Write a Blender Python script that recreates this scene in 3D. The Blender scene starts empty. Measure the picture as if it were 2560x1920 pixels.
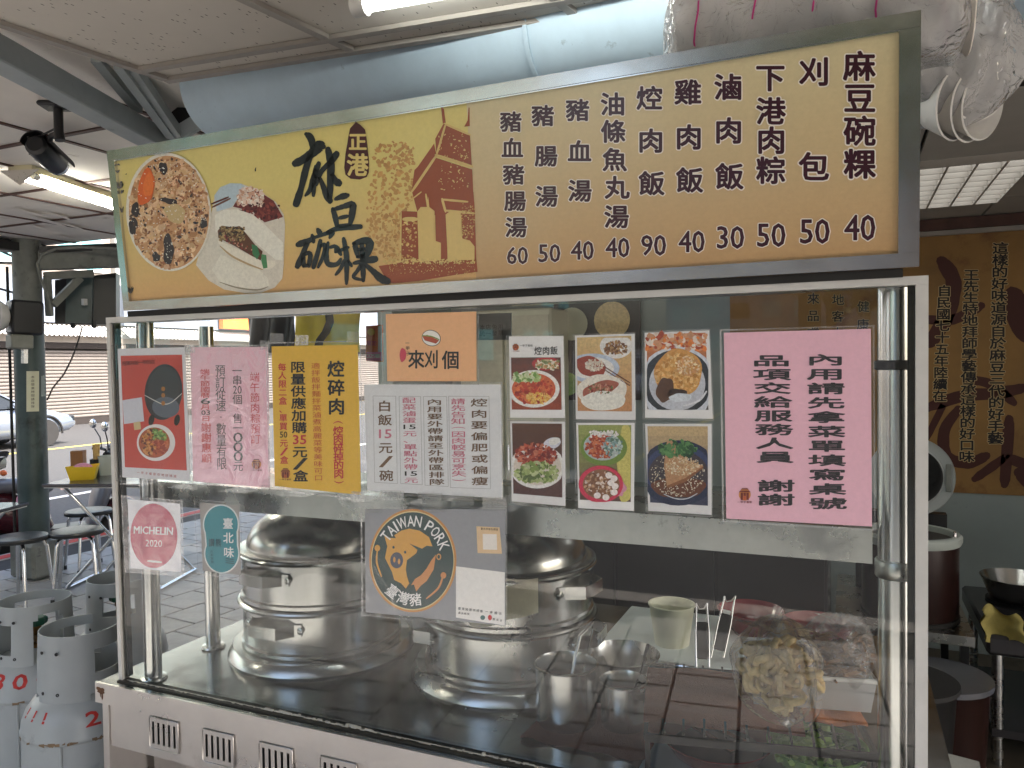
import bpy, bmesh, math, random
from mathutils import Vector, Matrix
import numpy as np
random.seed(7); rng = np.random.default_rng(7)
sc = bpy.context.scene; COL = sc.collection
PI = math.pi; R = math.radians

# ------------------------------------------------------------------ camera
W, H, F = 2560.0, 1920.0, 1930.7354
YAW, PITCH, ROLL = -0.4115, -0.0254, -0.0133
ZC = 0.80                                     # counter top height
CAM = np.array([1.5732, -1.28, ZC + 0.7313])
_f = np.array([math.cos(PITCH)*math.sin(YAW), math.cos(PITCH)*math.cos(YAW), math.sin(PITCH)])
_r0 = np.array([math.cos(YAW), -math.sin(YAW), 0.0]); _u0 = np.cross(_r0, _f)
_r = math.cos(ROLL)*_r0 + math.sin(ROLL)*_u0; _u = -math.sin(ROLL)*_r0 + math.cos(ROLL)*_u0
cd = bpy.data.cameras.new('camera'); cam = bpy.data.objects.new('camera', cd); COL.objects.link(cam)
cd.sensor_fit = 'HORIZONTAL'; cd.sensor_width = 36.0; cd.lens = F/W*36.0; cd.clip_start = .02; cd.clip_end = 900
cam.matrix_world = Matrix(((_r[0], _u[0], -_f[0], CAM[0]), (_r[1], _u[1], -_f[1], CAM[1]), (_r[2], _u[2], -_f[2], CAM[2]), (0, 0, 0, 1)))
sc.camera = cam

# ------------------------------------------------------------------ sky, sun, exposure
SUN_EL, SUN_AZ = 48, 102                       # azimuth of the sun, degrees from +y towards +x
wd = bpy.data.worlds.new('World'); sc.world = wd; wd.use_nodes = True
nt = wd.node_tree; bg = nt.nodes['Background']; sky = nt.nodes.new('ShaderNodeTexSky')
sky.sky_type = 'NISHITA'; sky.sun_disc = False; sky.sun_elevation = R(SUN_EL); sky.sun_rotation = R(SUN_AZ)
sky.air_density = 1.0; sky.dust_density = 5.0; sky.ozone_density = 1.0
nt.links.new(sky.outputs[0], bg.inputs[0]); bg.inputs[1].default_value = 0.15
sl = bpy.data.lights.new('sun', 'SUN'); sl.energy = 2.6; sl.angle = R(6); sl.color = (1, .96, .9)
so = bpy.data.objects.new('sun', sl); COL.objects.link(so)
_sd = Vector((math.sin(R(SUN_AZ))*math.cos(R(SUN_EL)), math.cos(R(SUN_AZ))*math.cos(R(SUN_EL)), math.sin(R(SUN_EL))))
so.rotation_euler = _sd.to_track_quat('Z', 'Y').to_euler()
vs = sc.view_settings; vs.view_transform = 'Standard'; vs.look = 'None'; vs.gamma = 1; vs.exposure = 2.15; vs.use_white_balance = True; vs.white_balance_temperature = 6650; vs.white_balance_tint = 10; vs.use_curve_mapping = False
sc.render.engine = 'CYCLES'
cy = sc.cycles; cy.use_denoising = True; cy.max_bounces = 10; cy.diffuse_bounces = 5; cy.glossy_bounces = 5
cy.transparent_max_bounces = 24; cy.transmission_bounces = 6; cy.caustics_reflective = False; cy.caustics_refractive = False
cy.sample_clamp_indirect = 6.0

# ------------------------------------------------------------------ photo pixel -> place
def ray(x, y): return _f + _r*(x-W/2)/F - _u*(y-H/2)/F
def at_z(x, y, z): d = ray(x, y); return Vector(CAM + d*(z-CAM[2])/d[2])
def at_y(x, y, Y): d = ray(x, y); return Vector(CAM + d*(Y-CAM[1])/d[1])
def at_x(x, y, X): d = ray(x, y); return Vector(CAM + d*(X-CAM[0])/d[0])
def at_d(x, y, D): return Vector(CAM + ray(x, y)*D)
K = 2560/2212.0
def D(*p): return [(x*K, y*K) for x, y in p]

class Plane:
    def __init__(s, o, u, v):
        s.o = np.array(o, float); s.u = np.array(u, float); s.v = np.array(v, float); s.n = np.cross(s.u, s.v)
    def pix(s, x, y):
        d = ray(x, y); t = ((s.o-CAM)@s.n)/(d@s.n); p = CAM+d*t-s.o
        return np.array([p@s.u, p@s.v])
    def pt(s, a, b, h=0): return Vector(s.o + s.u*a + s.v*b + s.n*h)
GT, ST = 0.011, 0.0946
GLASS = Plane((0, 0, ZC), (1, 0, 0), (0, -math.sin(GT), math.cos(GT)))
SIGN = Plane((0, -0.0239, ZC+0.864), (1, 0, 0), (0, -math.sin(ST), math.cos(ST)))
MURAL_Y = 3.28
MURAL = Plane((0, MURAL_Y, 0), (1, 0, 0), (0, 0, 1))

# ------------------------------------------------------------------ colours and materials
def lin(c): return c/12.92 if c <= .04045 else ((c+.055)/1.055)**2.4
def rgb(r, g, b, k=1.0): return tuple(min(.92, lin(v/255.0)*k) for v in (r, g, b))
MATS = {}
def mat(name, col, rough=.5, metal=0, var=.12, scale=6, bump=0, bscale=60, coat=0, rvar=.0, stain=None, spec=.5, stretch=(1, 1, 1), stain_scale=3, stain_at=.55, detail=5):
    m = bpy.data.materials.new(name); m.use_nodes = True; t = m.node_tree; N = t.nodes; L = t.links
    b = N['Principled BSDF']; MATS[name] = m
    tc = N.new('ShaderNodeTexCoord'); mp = N.new('ShaderNodeMapping'); mp.inputs['Scale'].default_value = stretch
    L.new(tc.outputs['Object'], mp.inputs[0])
    nz = N.new('ShaderNodeTexNoise'); nz.inputs['Scale'].default_value = scale; nz.inputs['Detail'].default_value = detail; nz.inputs['Roughness'].default_value = .65
    L.new(mp.outputs[0], nz.inputs['Vector'])
    mx = N.new('ShaderNodeMix'); mx.data_type = 'RGBA'
    mx.inputs['A'].default_value = (*[c*(1-var) for c in col], 1); mx.inputs['B'].default_value = (*[min(.95, c*(1+var)) for c in col], 1)
    rp = N.new('ShaderNodeMapRange'); rp.inputs[1].default_value = .3; rp.inputs[2].default_value = .7
    L.new(nz.outputs['Fac'], rp.inputs[0]); L.new(rp.outputs[0], mx.inputs['Factor'])
    out = mx.outputs['Result']
    if stain:
        n2 = N.new('ShaderNodeTexNoise'); n2.inputs['Scale'].default_value = stain_scale; n2.inputs['Detail'].default_value = 8; n2.inputs['Roughness'].default_value = .7
        L.new(mp.outputs[0], n2.inputs['Vector'])
        r2 = N.new('ShaderNodeMapRange'); r2.inputs[1].default_value = stain_at; r2.inputs[2].default_value = stain_at+.13
        L.new(n2.outputs['Fac'], r2.inputs[0])
        m2 = N.new('ShaderNodeMix'); m2.data_type = 'RGBA'; m2.inputs['B'].default_value = (*stain, 1)
        L.new(out, m2.inputs['A']); L.new(r2.outputs[0], m2.inputs['Factor']); out = m2.outputs['Result']
    L.new(out, b.inputs['Base Color'])
    b.inputs['Metallic'].default_value = metal; b.inputs['Roughness'].default_value = rough; b.inputs['Specular IOR Level'].default_value = spec
    if coat: b.inputs['Coat Weight'].default_value = coat; b.inputs['Coat Roughness'].default_value = .08
    if rvar:
        rr = N.new('ShaderNodeMapRange'); rr.inputs[1].default_value = .3; rr.inputs[2].default_value = .7
        rr.inputs[3].default_value = max(.02, rough-rvar); rr.inputs[4].default_value = min(1, rough+rvar)
        L.new(nz.outputs['Fac'], rr.inputs[0]); L.new(rr.outputs[0], b.inputs['Roughness'])
    if bump:
        n3 = N.new('ShaderNodeTexNoise'); n3.inputs['Scale'].default_value = bscale; n3.inputs['Detail'].default_value = 4
        L.new(mp.outputs[0], n3.inputs['Vector']); bp = N.new('ShaderNodeBump'); bp.inputs['Strength'].default_value = bump; bp.inputs['Distance'].default_value = .01
        L.new(n3.outputs['Fac'], bp.inputs['Height']); L.new(bp.outputs[0], b.inputs['Normal'])
    return m
def print_mat(name, rough=.4, bump=0, bscale=300, coat=0, mott=.05, mscale=120):
    m = bpy.data.materials.new(name); m.use_nodes = True; t = m.node_tree; b = t.nodes['Principled BSDF']; MATS[name] = m
    a = t.nodes.new('ShaderNodeVertexColor'); a.layer_name = 'ink'; 
    n0 = t.nodes.new('ShaderNodeTexNoise'); n0.inputs['Scale'].default_value = mscale; n0.inputs['Detail'].default_value = 6; n0.inputs['Roughness'].default_value = .75; c0 = t.nodes.new('ShaderNodeTexCoord'); t.links.new(c0.outputs['Object'], n0.inputs['Vector'])
    r0 = t.nodes.new('ShaderNodeMapRange'); r0.inputs[1].default_value = .28; r0.inputs[2].default_value = .72; r0.inputs[3].default_value = 1-mott*1.2; r0.inputs[4].default_value = 1+mott; t.links.new(n0.outputs['Fac'], r0.inputs[0])
    m0 = t.nodes.new('ShaderNodeMix'); m0.data_type = 'RGBA'; m0.blend_type = 'MULTIPLY'; m0.inputs['Factor'].default_value = 1; t.links.new(a.outputs[0], m0.inputs['A']); t.links.new(r0.outputs[0], m0.inputs['B']); t.links.new(m0.outputs['Result'], b.inputs['Base Color'])
    b.inputs['Roughness'].default_value = rough; b.inputs['Coat Weight'].default_value = coat; b.inputs['Coat Roughness'].default_value = .1
    if bump:
        n = t.nodes.new('ShaderNodeTexNoise'); n.inputs['Scale'].default_value = bscale; tc = t.nodes.new('ShaderNodeTexCoord')
        t.links.new(tc.outputs['Object'], n.inputs['Vector']); bp = t.nodes.new('ShaderNodeBump'); bp.inputs['Strength'].default_value = bump; bp.inputs['Distance'].default_value = .002
        t.links.new(n.outputs['Fac'], bp.inputs['Height']); t.links.new(bp.outputs[0], b.inputs['Normal'])
    return m
def film_mat(name, tint=(1, 1, 1), rough=.05, gain=1.4, bump=0, bscale=25, haze=0, hcol=(.85, .85, .86), stretch=(1, 1, 1), dirt_haze=0):
    """clear sheet: see-through, mirror by Fresnel, a little milky where hazy"""
    m = bpy.data.materials.new(name); m.use_nodes = True; t = m.node_tree; N = t.nodes; L = t.links; MATS[name] = m
    N.remove(N['Principled BSDF']); out = N['Material Output']
    tr = N.new('ShaderNodeBsdfTransparent'); tr.inputs[0].default_value = (*tint, 1)
    gl = N.new('ShaderNodeBsdfGlossy'); gl.inputs['Roughness'].default_value = rough
    fr = N.new('ShaderNodeFresnel'); fr.inputs[0].default_value = 1.5
    mu = N.new('ShaderNodeMath'); mu.operation = 'MULTIPLY'; mu.use_clamp = True; mu.inputs[1].default_value = gain; L.new(fr.outputs[0], mu.inputs[0])
    base = tr.outputs[0]; tc = N.new('ShaderNodeTexCoord'); mp = N.new('ShaderNodeMapping'); mp.inputs['Scale'].default_value = stretch; L.new(tc.outputs['Object'], mp.inputs[0])
    if haze or dirt_haze:
        df = N.new('ShaderNodeBsdfDiffuse'); df.inputs[0].default_value = (*hcol, 1)
        m1 = N.new('ShaderNodeMixShader'); m1.inputs[0].default_value = haze
        if dirt_haze:
            nz = N.new('ShaderNodeTexNoise'); nz.inputs['Scale'].default_value = 4; nz.inputs['Detail'].default_value = 8; L.new(mp.outputs[0], nz.inputs['Vector'])
            r2 = N.new('ShaderNodeMapRange'); r2.inputs[1].default_value = .45; r2.inputs[2].default_value = .75; r2.inputs[3].default_value = haze; r2.inputs[4].default_value = haze+dirt_haze
            L.new(nz.outputs['Fac'], r2.inputs[0]); L.new(r2.outputs[0], m1.inputs[0])
        L.new(tr.outputs[0], m1.inputs[1]); L.new(df.outputs[0], m1.inputs[2]); base = m1.outputs[0]
    if bump:
        nz = N.new('ShaderNodeTexNoise'); nz.inputs['Scale'].default_value = bscale; nz.inputs['Detail'].default_value = 3; nz.inputs['Distortion'].default_value = 1.2
        L.new(mp.outputs[0], nz.inputs['Vector']); bp = N.new('ShaderNodeBump'); bp.inputs['Strength'].default_value = bump; bp.inputs['Distance'].default_value = .02
        L.new(nz.outputs['Fac'], bp.inputs['Height']); L.new(bp.outputs[0], gl.inputs['Normal']); L.new(bp.outputs[0], fr.inputs['Normal'])
    mx = N.new('ShaderNodeMixShader'); L.new(mu.outputs[0], mx.inputs[0]); L.new(base, mx.inputs[1]); L.new(gl.outputs[0], mx.inputs[2])
    L.new(mx.outputs[0], out.inputs['Surface']); return m
def emit_mat(name, col, s):
    m = bpy.data.materials.new(name); m.use_nodes = True; b = m.node_tree.nodes['Principled BSDF']; MATS[name] = m
    b.inputs['Base Color'].default_value = (.8, .8, .8, 1); b.inputs['Emission Color'].default_value = (*col, 1); b.inputs['Emission Strength'].default_value = s
    return m

mat('steel', (.62, .62, .60), .27, 1, .10, 3, rvar=.10, stretch=(1, 1, 6), stain=(.42, .42, .40), stain_scale=2.5, stain_at=.56, bump=.03, bscale=30)
mat('steel_pot', (.54, .54, .52), .24, 1, .06, 5, rvar=.05)
mat('steel_post', (.64, .64, .62), .20, 1, .05, 5, rvar=.04)
mat('steel_mirror', (.62, .61, .59), .17, 1, .12, 4, rvar=.06, bump=.06, bscale=9, stain=(.30, .28, .26), stain_scale=6, stain_at=.66)
mat('steel_counter', (.40, .41, .40), .20, 1, .15, 4, rvar=.09, bump=.02, bscale=12)
mat('steel_front', (.54, .52, .505), .31, 1, .08, 5, rvar=.09, stain=(.40, .37, .35), stain_scale=4, stain_at=.6, bump=.02, bscale=8)
mat('steel_grimy', (.50, .50, .47), .30, 1, .2, 8, rvar=.14, stain=(.16, .15, .12), stain_scale=14, stain_at=.60, bump=.05, bscale=40)
mat('chrome', (.72, .72, .72), .14, 1, .05, 4)
mat('alu_white', rgb(206, 204, 200), .4, 0, .06, 20, stain=rgb(120, 115, 105), stain_scale=25, stain_at=.68)
mat('black', (.012, .012, .013), .4, 0, .2)
mat('black_rubber', (.02, .02, .02), .75, 0, .2)
mat('dark_gap', (.015, .014, .013), .8, 0, .3)
mat('void', (.003, .003, .003), .9, 0, .2, spec=0)
mat('seal_black', (.03, .028, .022), .6, 0, .4, 30, stain=rgb(110, 105, 92), stain_scale=40, stain_at=.70)
mat('sealant', rgb(190, 188, 178), .6, 0, .15, 60, bump=.4, bscale=120)
mat('rust', rgb(92, 62, 40), .8, 0, .4, 40)
def speckle_mat(name, col, dark, scale, thr):
    m = mat(name, col, .9, 0, .05, 2); t = m.node_tree; N = t.nodes; L = t.links; b = N['Principled BSDF']
    old = b.inputs['Base Color'].links[0].from_socket
    tc = N.new('ShaderNodeTexCoord'); mp = N.new('ShaderNodeMapping'); mp.inputs['Scale'].default_value = (scale, scale*.35, scale); L.new(tc.outputs['Object'], mp.inputs[0])
    vo = N.new('ShaderNodeTexVoronoi'); vo.inputs['Scale'].default_value = 1.0; L.new(mp.outputs[0], vo.inputs['Vector'])
    wn = N.new('ShaderNodeTexWhiteNoise'); L.new(vo.outputs['Color'], wn.inputs['Vector'])
    lt = N.new('ShaderNodeMath'); lt.operation = 'LESS_THAN'; lt.inputs[1].default_value = .17; L.new(vo.outputs['Distance'], lt.inputs[0])
    g2 = N.new('ShaderNodeMath'); g2.operation = 'GREATER_THAN'; g2.inputs[1].default_value = thr; L.new(wn.outputs['Value'], g2.inputs[0])
    mu = N.new('ShaderNodeMath'); mu.operation = 'MULTIPLY'; L.new(lt.outputs[0], mu.inputs[0]); L.new(g2.outputs[0], mu.inputs[1])
    mx = N.new('ShaderNodeMix'); mx.data_type = 'RGBA'; mx.inputs['B'].default_value = (*dark, 1); L.new(old, mx.inputs['A']); L.new(mu.outputs[0], mx.inputs['Factor'])
    L.new(mx.outputs['Result'], b.inputs['Base Color']); return m
speckle_mat('ceiling_tile', rgb(208, 202, 192), rgb(110, 105, 98), 95, .45)
mat('tbar', rgb(158, 151, 142), .5, 0, .06, 10)
mat('duct', rgb(182, 202, 214), .55, 0, .10, 5, stain=rgb(118, 132, 140), stain_scale=20, stain_at=.635, bump=.06, bscale=6, stretch=(1, 1, .7))
mat('duct_spot', rgb(92, 102, 106), .8, 0, .2, 30)
mat('beam_grey', rgb(164, 172, 174), .55, 0, .12, 6, stain=rgb(120, 126, 128), stain_scale=9, stain_at=.6)
mat('pillar_paint', rgb(62, 78, 78), .38, 0, .2, 7, stain=rgb(30, 38, 38), stain_scale=4, stain_at=.56, bump=.05, bscale=25)
mat('pillar_grey', rgb(120, 122, 116), .6, 0, .2, 9, stain=rgb(70, 72, 70), stain_scale=12, stain_at=.58)
mat('soffit_white', rgb(234, 228, 220), .8, 0, .05, 3, stain=rgb(178, 168, 156), stain_scale=5, stain_at=.62)
mat('soffit_yellow', rgb(214, 206, 170), .8, 0, .05, 3)
mat('batten', rgb(82, 56, 48), .7, 0, .2, 10)
mat('gas_grey', rgb(158, 164, 166), .34, 0, .06, 6, stain=rgb(128, 134, 138), stain_scale=7, stain_at=.60, bump=.02, bscale=12)
mat('gas_chip', rgb(120, 100, 78), .8, 0, .3, 30)
mat('green_knob', rgb(24, 78, 60), .5, 0, .2)
mat('brass', rgb(120, 92, 58), .4, 1, .2)
mat('red_stencil', rgb(176, 40, 34), .6, 0, .1, 30)
mat('tile_pave', rgb(164, 161, 157), .55, 0, .16, 7, stain=rgb(122, 119, 116), stain_scale=9, stain_at=.60, bump=.06, bscale=60)
mat('joint', rgb(58, 56, 54), .9, 0, .2, 20)
mat('asphalt', (.060, .060, .062), .85, 0, .25, 20, bump=.2, bscale=150)
mat('kerb_stone', rgb(170, 166, 160), .8, 0, .1, 10)
mat('red_paint', rgb(190, 70, 60), .7, 0, .15, 20)
mat('yellow_paint', rgb(230, 206, 90), .7, 0, .1, 15)
mat('white_paint', rgb(225, 225, 222), .7, 0, .1, 15)
mat('wall_white', rgb(186, 186, 182), .8, 0, .06, 4)
mat('wall_green', rgb(150, 160, 158), .7, 0, .06, 3, stain=rgb(120, 128, 126), stain_scale=3, stain_at=.62)
mat('mural_paper', rgb(150, 112, 60), .6, 0, .28, 2.2, stain=rgb(112, 72, 38), stain_scale=3, stain_at=.58)
mat('kitchen_ceiling', rgb(168, 164, 156), .85, 0, .06, 5)
mat('kitchen_floor', rgb(92, 84, 72), .5, 0, .2, 5, stain=rgb(60, 52, 42), stain_scale=5, stain_at=.52)
mat('facade_blue', rgb(126, 136, 150), .6, 0, .08, 3)
mat('facade_beige', rgb(150, 141, 132), .7, 0, .08, 3)
mat('slat', rgb(118, 112, 108), .5, .0, .06, 2)
mat('slat_gap', rgb(40, 34, 32), .8, 0, .1)
mat('window_teal', rgb(120, 175, 180), .12, 0, .1, 2)
mat('orange', rgb(236, 120, 62), .5, 0, .08, 8)
mat('blue_plastic', rgb(62, 104, 150), .45, 0, .08, 8)
mat('yellow_plastic', rgb(232, 196, 50), .4, 0, .06, 8)
mat('tote_yellow', rgb(222, 200, 60), .7, 0, .12, 12, bump=.1, bscale=30)
mat('cloth_yellow', rgb(172, 158, 92), .9, 0, .15, 20, bump=.2, bscale=60)
mat('pale_plastic', rgb(214, 212, 206), .35, 0, .04, 6)
mat('paper_cup', rgb(214, 214, 190), .55, 0, .04, 10)
mat('maroon', rgb(116, 38, 44), .25, 0, .1, 6, coat=.4)
mat('bowl_dark', rgb(56, 46, 48), .3, 0, .1, 8)
mat('bowl_green', rgb(118, 166, 84), .3, 0, .08, 8)
mat('towel_brown', rgb(150, 92, 68), .95, 0, .12, 160, bump=.6, bscale=420)
mat('towel_orange', rgb(196, 112, 50), .95, 0, .12, 160, bump=.5, bscale=420)
mat('cloth_cream', rgb(206, 202, 180), .9, 0, .08, 30, bump=.3, bscale=300)
mat('barrel_brown', rgb(42, 21, 18), .35, 0, .3, 9, stretch=(8, 8, .6))
mat('rim_grey', rgb(188, 196, 190), .35, 0, .05, 6)
mat('lid_metal', rgb(176, 180, 178), .35, .15, .06, 4)
mat('board_white', rgb(206, 214, 212), .35, 0, .04, 6)
mat('food_yellow', rgb(232, 198, 138), .5, 0, .25, 60, coat=.3)
mat('food_brown', rgb(120, 82, 44), .5, 0, .35, 60, coat=.3)
mat('food_green', rgb(150, 186, 96), .5, 0, .25, 50, coat=.2)
mat('food_dark_green', rgb(58, 92, 50), .5, 0, .3, 50, coat=.2)
mat('car_paint', rgb(132, 142, 158), .22, .5, .03, 4, coat=1)
mat('car_paint_white', rgb(225, 225, 225), .22, .0, .03, 4, coat=1)
mat('car_glass', (.02, .025, .03), .05, 0, .1)
mat('tyre', (.02, .02, .021), .8, 0, .15)
mat('bark', rgb(92, 78, 62), .9, 0, .3, 12, bump=.5, bscale=30)
mat('leaf', (.055, .10, .03), .55, 0, .5, 1.5)
mat('leaf_dark', (.03, .06, .02), .55, 0, .5, 1.5)
mat('scooter_grey', rgb(96, 98, 104), .35, 0, .1, 5, coat=.3)
mat('scooter_maroon', rgb(66, 20, 26), .25, 0, .1, 5, coat=.6)
mat('scooter_black', (.02, .02, .022), .35, 0, .1, 5)
mat('pink_cloth', rgb(226, 150, 170), .8, 0, .3, 40)
mat('stool_seat', (.035, .036, .038), .32, 0, .2, 50, bump=.2, bscale=90)
mat('table_top', (.045, .042, .045), .22, 0, .15, 5)
mat('wood', rgb(150, 104, 62), .6, 0, .2, 12, stretch=(1, 1, .2))
mat('bamboo', rgb(206, 172, 110), .6, 0, .15, 30)
mat('styrofoam', rgb(232, 226, 216), .6, 0, .04, 20)
mat('bowl_paper', rgb(232, 230, 226), .5, 0, .03, 20)
mat('mag_pink', rgb(206, 60, 140), .5, 0, .1)
mat('block_grey', rgb(110, 106, 100), .8, 0, .15, .6)
mat('block_brown', rgb(120, 96, 78), .8, 0, .15, .6)
mat('concrete', rgb(150, 148, 142), .85, 0, .12, 3)
film_mat('glass', (.95, .975, .965), .0, 1.3, haze=.012, dirt_haze=.03, hcol=(.6, .62, .6))
film_mat('sleeve', (.985, .985, .985), .13, .20, bump=.14, bscale=22, haze=.028)
film_mat('sleeve_glint', (.98, .98, .98), .12, .5, bump=.3, bscale=60, haze=.14, dirt_haze=.35, hcol=(.9, .9, .9))  # milky white puts the bright edge highlights of the sleeves into the colour
film_mat('tape_film', (.98, .98, .97), .10, .6, bump=.5, bscale=90, haze=.10, dirt_haze=.25, hcol=(.9, .9, .88))
film_mat('wrap', (.97, .97, .98), .09, 1.6, bump=.9, bscale=50, haze=.36, dirt_haze=.28, hcol=(.97, .97, .98))
film_mat('bag_film', (.985, .985, .985), .10, .6, bump=.4, bscale=30, haze=.03, dirt_haze=.12, hcol=(.9, .92, .93))
film_mat('tub_film', (.86, .87, .87), .2, 1.2, haze=.42, hcol=(.74, .73, .72))
print_mat('print_paper', .45); print_mat('print_gloss', .22, coat=.3); print_mat('print_sign', .24, bump=.12, bscale=180, coat=.25); print_mat('print_mural', .6); print_mat('print_food', .24, coat=.2, mott=.26, mscale=240); print_mat('print_food_sign', .24, bump=.12, bscale=180, coat=.25, mott=.13, mscale=150)
emit_mat('tube_lit', (1, .97, .86), 14); emit_mat('tube_dim', (.95, 1, .98), 5); emit_mat('louver_lit', (.93, .98, 1), .62)

# ------------------------------------------------------------------ objects
def thing(name, label, cat, loc=(0, 0, 0), group=None, kind=None):
    o = bpy.data.objects.new(name, None); COL.objects.link(o); o.location = loc; o.empty_display_size = .05
    o['label'] = label; o['category'] = cat
    if group: o['group'] = group
    return o
def tag(o, label, cat, group=None):
    o['label'] = label; o['category'] = cat
    if group: o['group'] = group
    return o
def link(name, me, m, parent=None, kind=None, label=None):
    o = bpy.data.objects.new(name, me); COL.objects.link(o)
    if m and not me.materials: me.materials.append(MATS[m])
    if parent:
        root = parent
        mw = Matrix.Identity(4); p = parent
        chain = []
        while p: chain.append(p); p = p.parent
        for q in reversed(chain):
            mw = mw @ (q.matrix_parent_inverse if q.parent else Matrix.Identity(4)) @ Matrix.LocRotScale(q.location, q.rotation_euler, q.scale)
        o.parent = parent; o.matrix_parent_inverse = mw.inverted()
    if kind: o['kind'] = kind
    if label: o['label'] = label
    return o
def dup(root, loc, rz=0, label=None, group=None):
    def cp(o, par):
        c = o.copy(); COL.objects.link(c)
        if par: c.parent = par
        for ch in KIDS.get(o.name, [x for x in bpy.data.objects if x.parent == o]): cp(ch, c)
        return c
    r = cp(root, None); r.location = loc; r.rotation_euler = (0, 0, rz)
    if label: r['label'] = label
    if group: r['group'] = group
    return r
KIDS = {}
class MB:
    def __init__(s): s.v = []; s.f = []
    def add(s, vs_, fs):
        k = len(s.v); s.v += [tuple(p) for p in vs_]; s.f += [tuple(i+k for i in f) for f in fs]; return s
    def box(s, c, size, rot=None, bevel=0, seg=1):
        if bevel:
            bm = bmesh.new(); bmesh.ops.create_cube(bm, size=1)
            for v in bm.verts: v.co = Vector((v.co.x*size[0], v.co.y*size[1], v.co.z*size[2]))
            bmesh.ops.bevel(bm, geom=bm.edges[:], offset=bevel, segments=seg, profile=.6, affect='EDGES')
            vv = [v.co.copy() for v in bm.verts]; bm.verts.index_update(); ff = [[v.index for v in f.verts] for f in bm.faces]; bm.free()
        else:
            vv = [Vector((x*size[0]/2, y*size[1]/2, z*size[2]/2)) for x in (-1, 1) for y in (-1, 1) for z in (-1, 1)]
            ff = [(0, 1, 3, 2), (4, 6, 7, 5), (0, 4, 5, 1), (2, 3, 7, 6), (0, 2, 6, 4), (1, 5, 7, 3)]
        if rot is not None: vv = [rot @ v for v in vv]
        return s.add([v+Vector(c) for v in vv], ff)
    def span(s, a, b, bevel=0):
        a = Vector(a); b = Vector(b); return s.box((a+b)/2, [abs(b[i]-a[i]) for i in range(3)], bevel=bevel)
    def bar(s, p0, p1, w, h, up=(0, 0, 1), bevel=0):
        p0 = Vector(p0); p1 = Vector(p1); d = (p1-p0); L = d.length; d.normalize(); u = Vector(up)
        sd = d.cross(u).normalized(); u = sd.cross(d).normalized()
        return s.box((p0+p1)/2, (L, w, h), Matrix((d, sd, u)).transposed(), bevel)
    def tube(s, path, r, n=8, closed=False, sq=1.0, cap=True):
        P = [Vector(p) for p in path]; m = len(P); rs = r if isinstance(r, (list, tuple)) else [r]*m
        rings = []; prev = None
        for i in range(m):
            a = P[i-1] if (i > 0 or closed) else P[i]; b = P[(i+1) % m] if (i < m-1 or closed) else P[i]
            t = (b-a).normalized()
            if prev is None:
                up = Vector((0, 0, 1)) if abs(t.z) < .9 else Vector((1, 0, 0)); x = t.cross(up).normalized()
            else:
                x = (prev - t*prev.dot(t)); x = x.normalized() if x.length > 1e-6 else t.orthogonal().normalized()
            prev = x; y = t.cross(x)
            rings.append([P[i] + x*math.cos(2*PI*k/n)*rs[i] + y*math.sin(2*PI*k/n)*rs[i]*sq for k in range(n)])
        k0 = len(s.v); s.v += [tuple(p) for q in rings for p in q]
        for i in range(m if closed else m-1):
            j = (i+1) % m
            for k in range(n): s.f.append((k0+i*n+k, k0+i*n+(k+1) % n, k0+j*n+(k+1) % n, k0+j*n+k))
        if cap and not closed: s.f.append(tuple(k0+k for k in range(n-1, -1, -1))); s.f.append(tuple(k0+(m-1)*n+k for k in range(n)))
        return s
    def lathe(s, prof, c=(0, 0, 0), n=32, rot=None, a0=0, a1=2*PI, sx=1, sy=1):
        full = abs(a1-a0-2*PI) < 1e-6; m = n if full else n+1; c = Vector(c); k0 = len(s.v)
        for r, z in prof:
            for k in range(m):
                a = a0+(a1-a0)*k/n; p = Vector((r*math.cos(a)*sx, r*math.sin(a)*sy, z)); s.v.append(tuple((rot @ p if rot is not None else p)+c))
        for i in range(len(prof)-1):
            for k in range(n):
                q = (k+1) % m; s.f.append((k0+i*m+k, k0+i*m+q, k0+(i+1)*m+q, k0+(i+1)*m+k))
        if full:
            if prof[0][0] > 1e-6: s.f.append(tuple(k0+k for k in range(m-1, -1, -1)))
            if prof[-1][0] > 1e-6: s.f.append(tuple(k0+(len(prof)-1)*m+k for k in range(m)))
        return s
    def ball(s, c, r, n=12, sc_=(1, 1, 1), rot=None):
        pr = [(math.sin(PI*i/n)*1.0, -math.cos(PI*i/n)) for i in range(n+1)]
        pr[0] = (1e-5, -1); pr[-1] = (1e-5, 1); k = len(s.v); s.lathe([(a*r, b*r) for a, b in pr], (0, 0, 0), max(8, n+4))
        for i in range(k, len(s.v)):
            p = Vector(s.v[i]); p = Vector((p.x*sc_[0], p.y*sc_[1], p.z*sc_[2]))
            if rot is not None: p = rot @ p
            s.v[i] = tuple(p+Vector(c))
        return s
    def prism(s, poly, d0, d1):
        """poly: list of Vectors, extruded from offset d0 to d1"""
        n = len(poly); a = [Vector(p)+Vector(d0) for p in poly]; b = [Vector(p)+Vector(d1) for p in poly]
        return s.add(a+b, [tuple(range(n-1, -1, -1)), tuple(range(n, 2*n))]+[(i, (i+1) % n, n+(i+1) % n, n+i) for i in range(n)])
    def grid(s, fn, nu, nv):
        k = len(s.v)
        for j in range(nv+1):
            for i in range(nu+1): s.v.append(tuple(fn(i/nu, j/nv)))
        for j in range(nv):
            for i in range(nu):
                a = k+j*(nu+1)+i; s.f.append((a, a+1, a+nu+2, a+nu+1))
        return s
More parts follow.
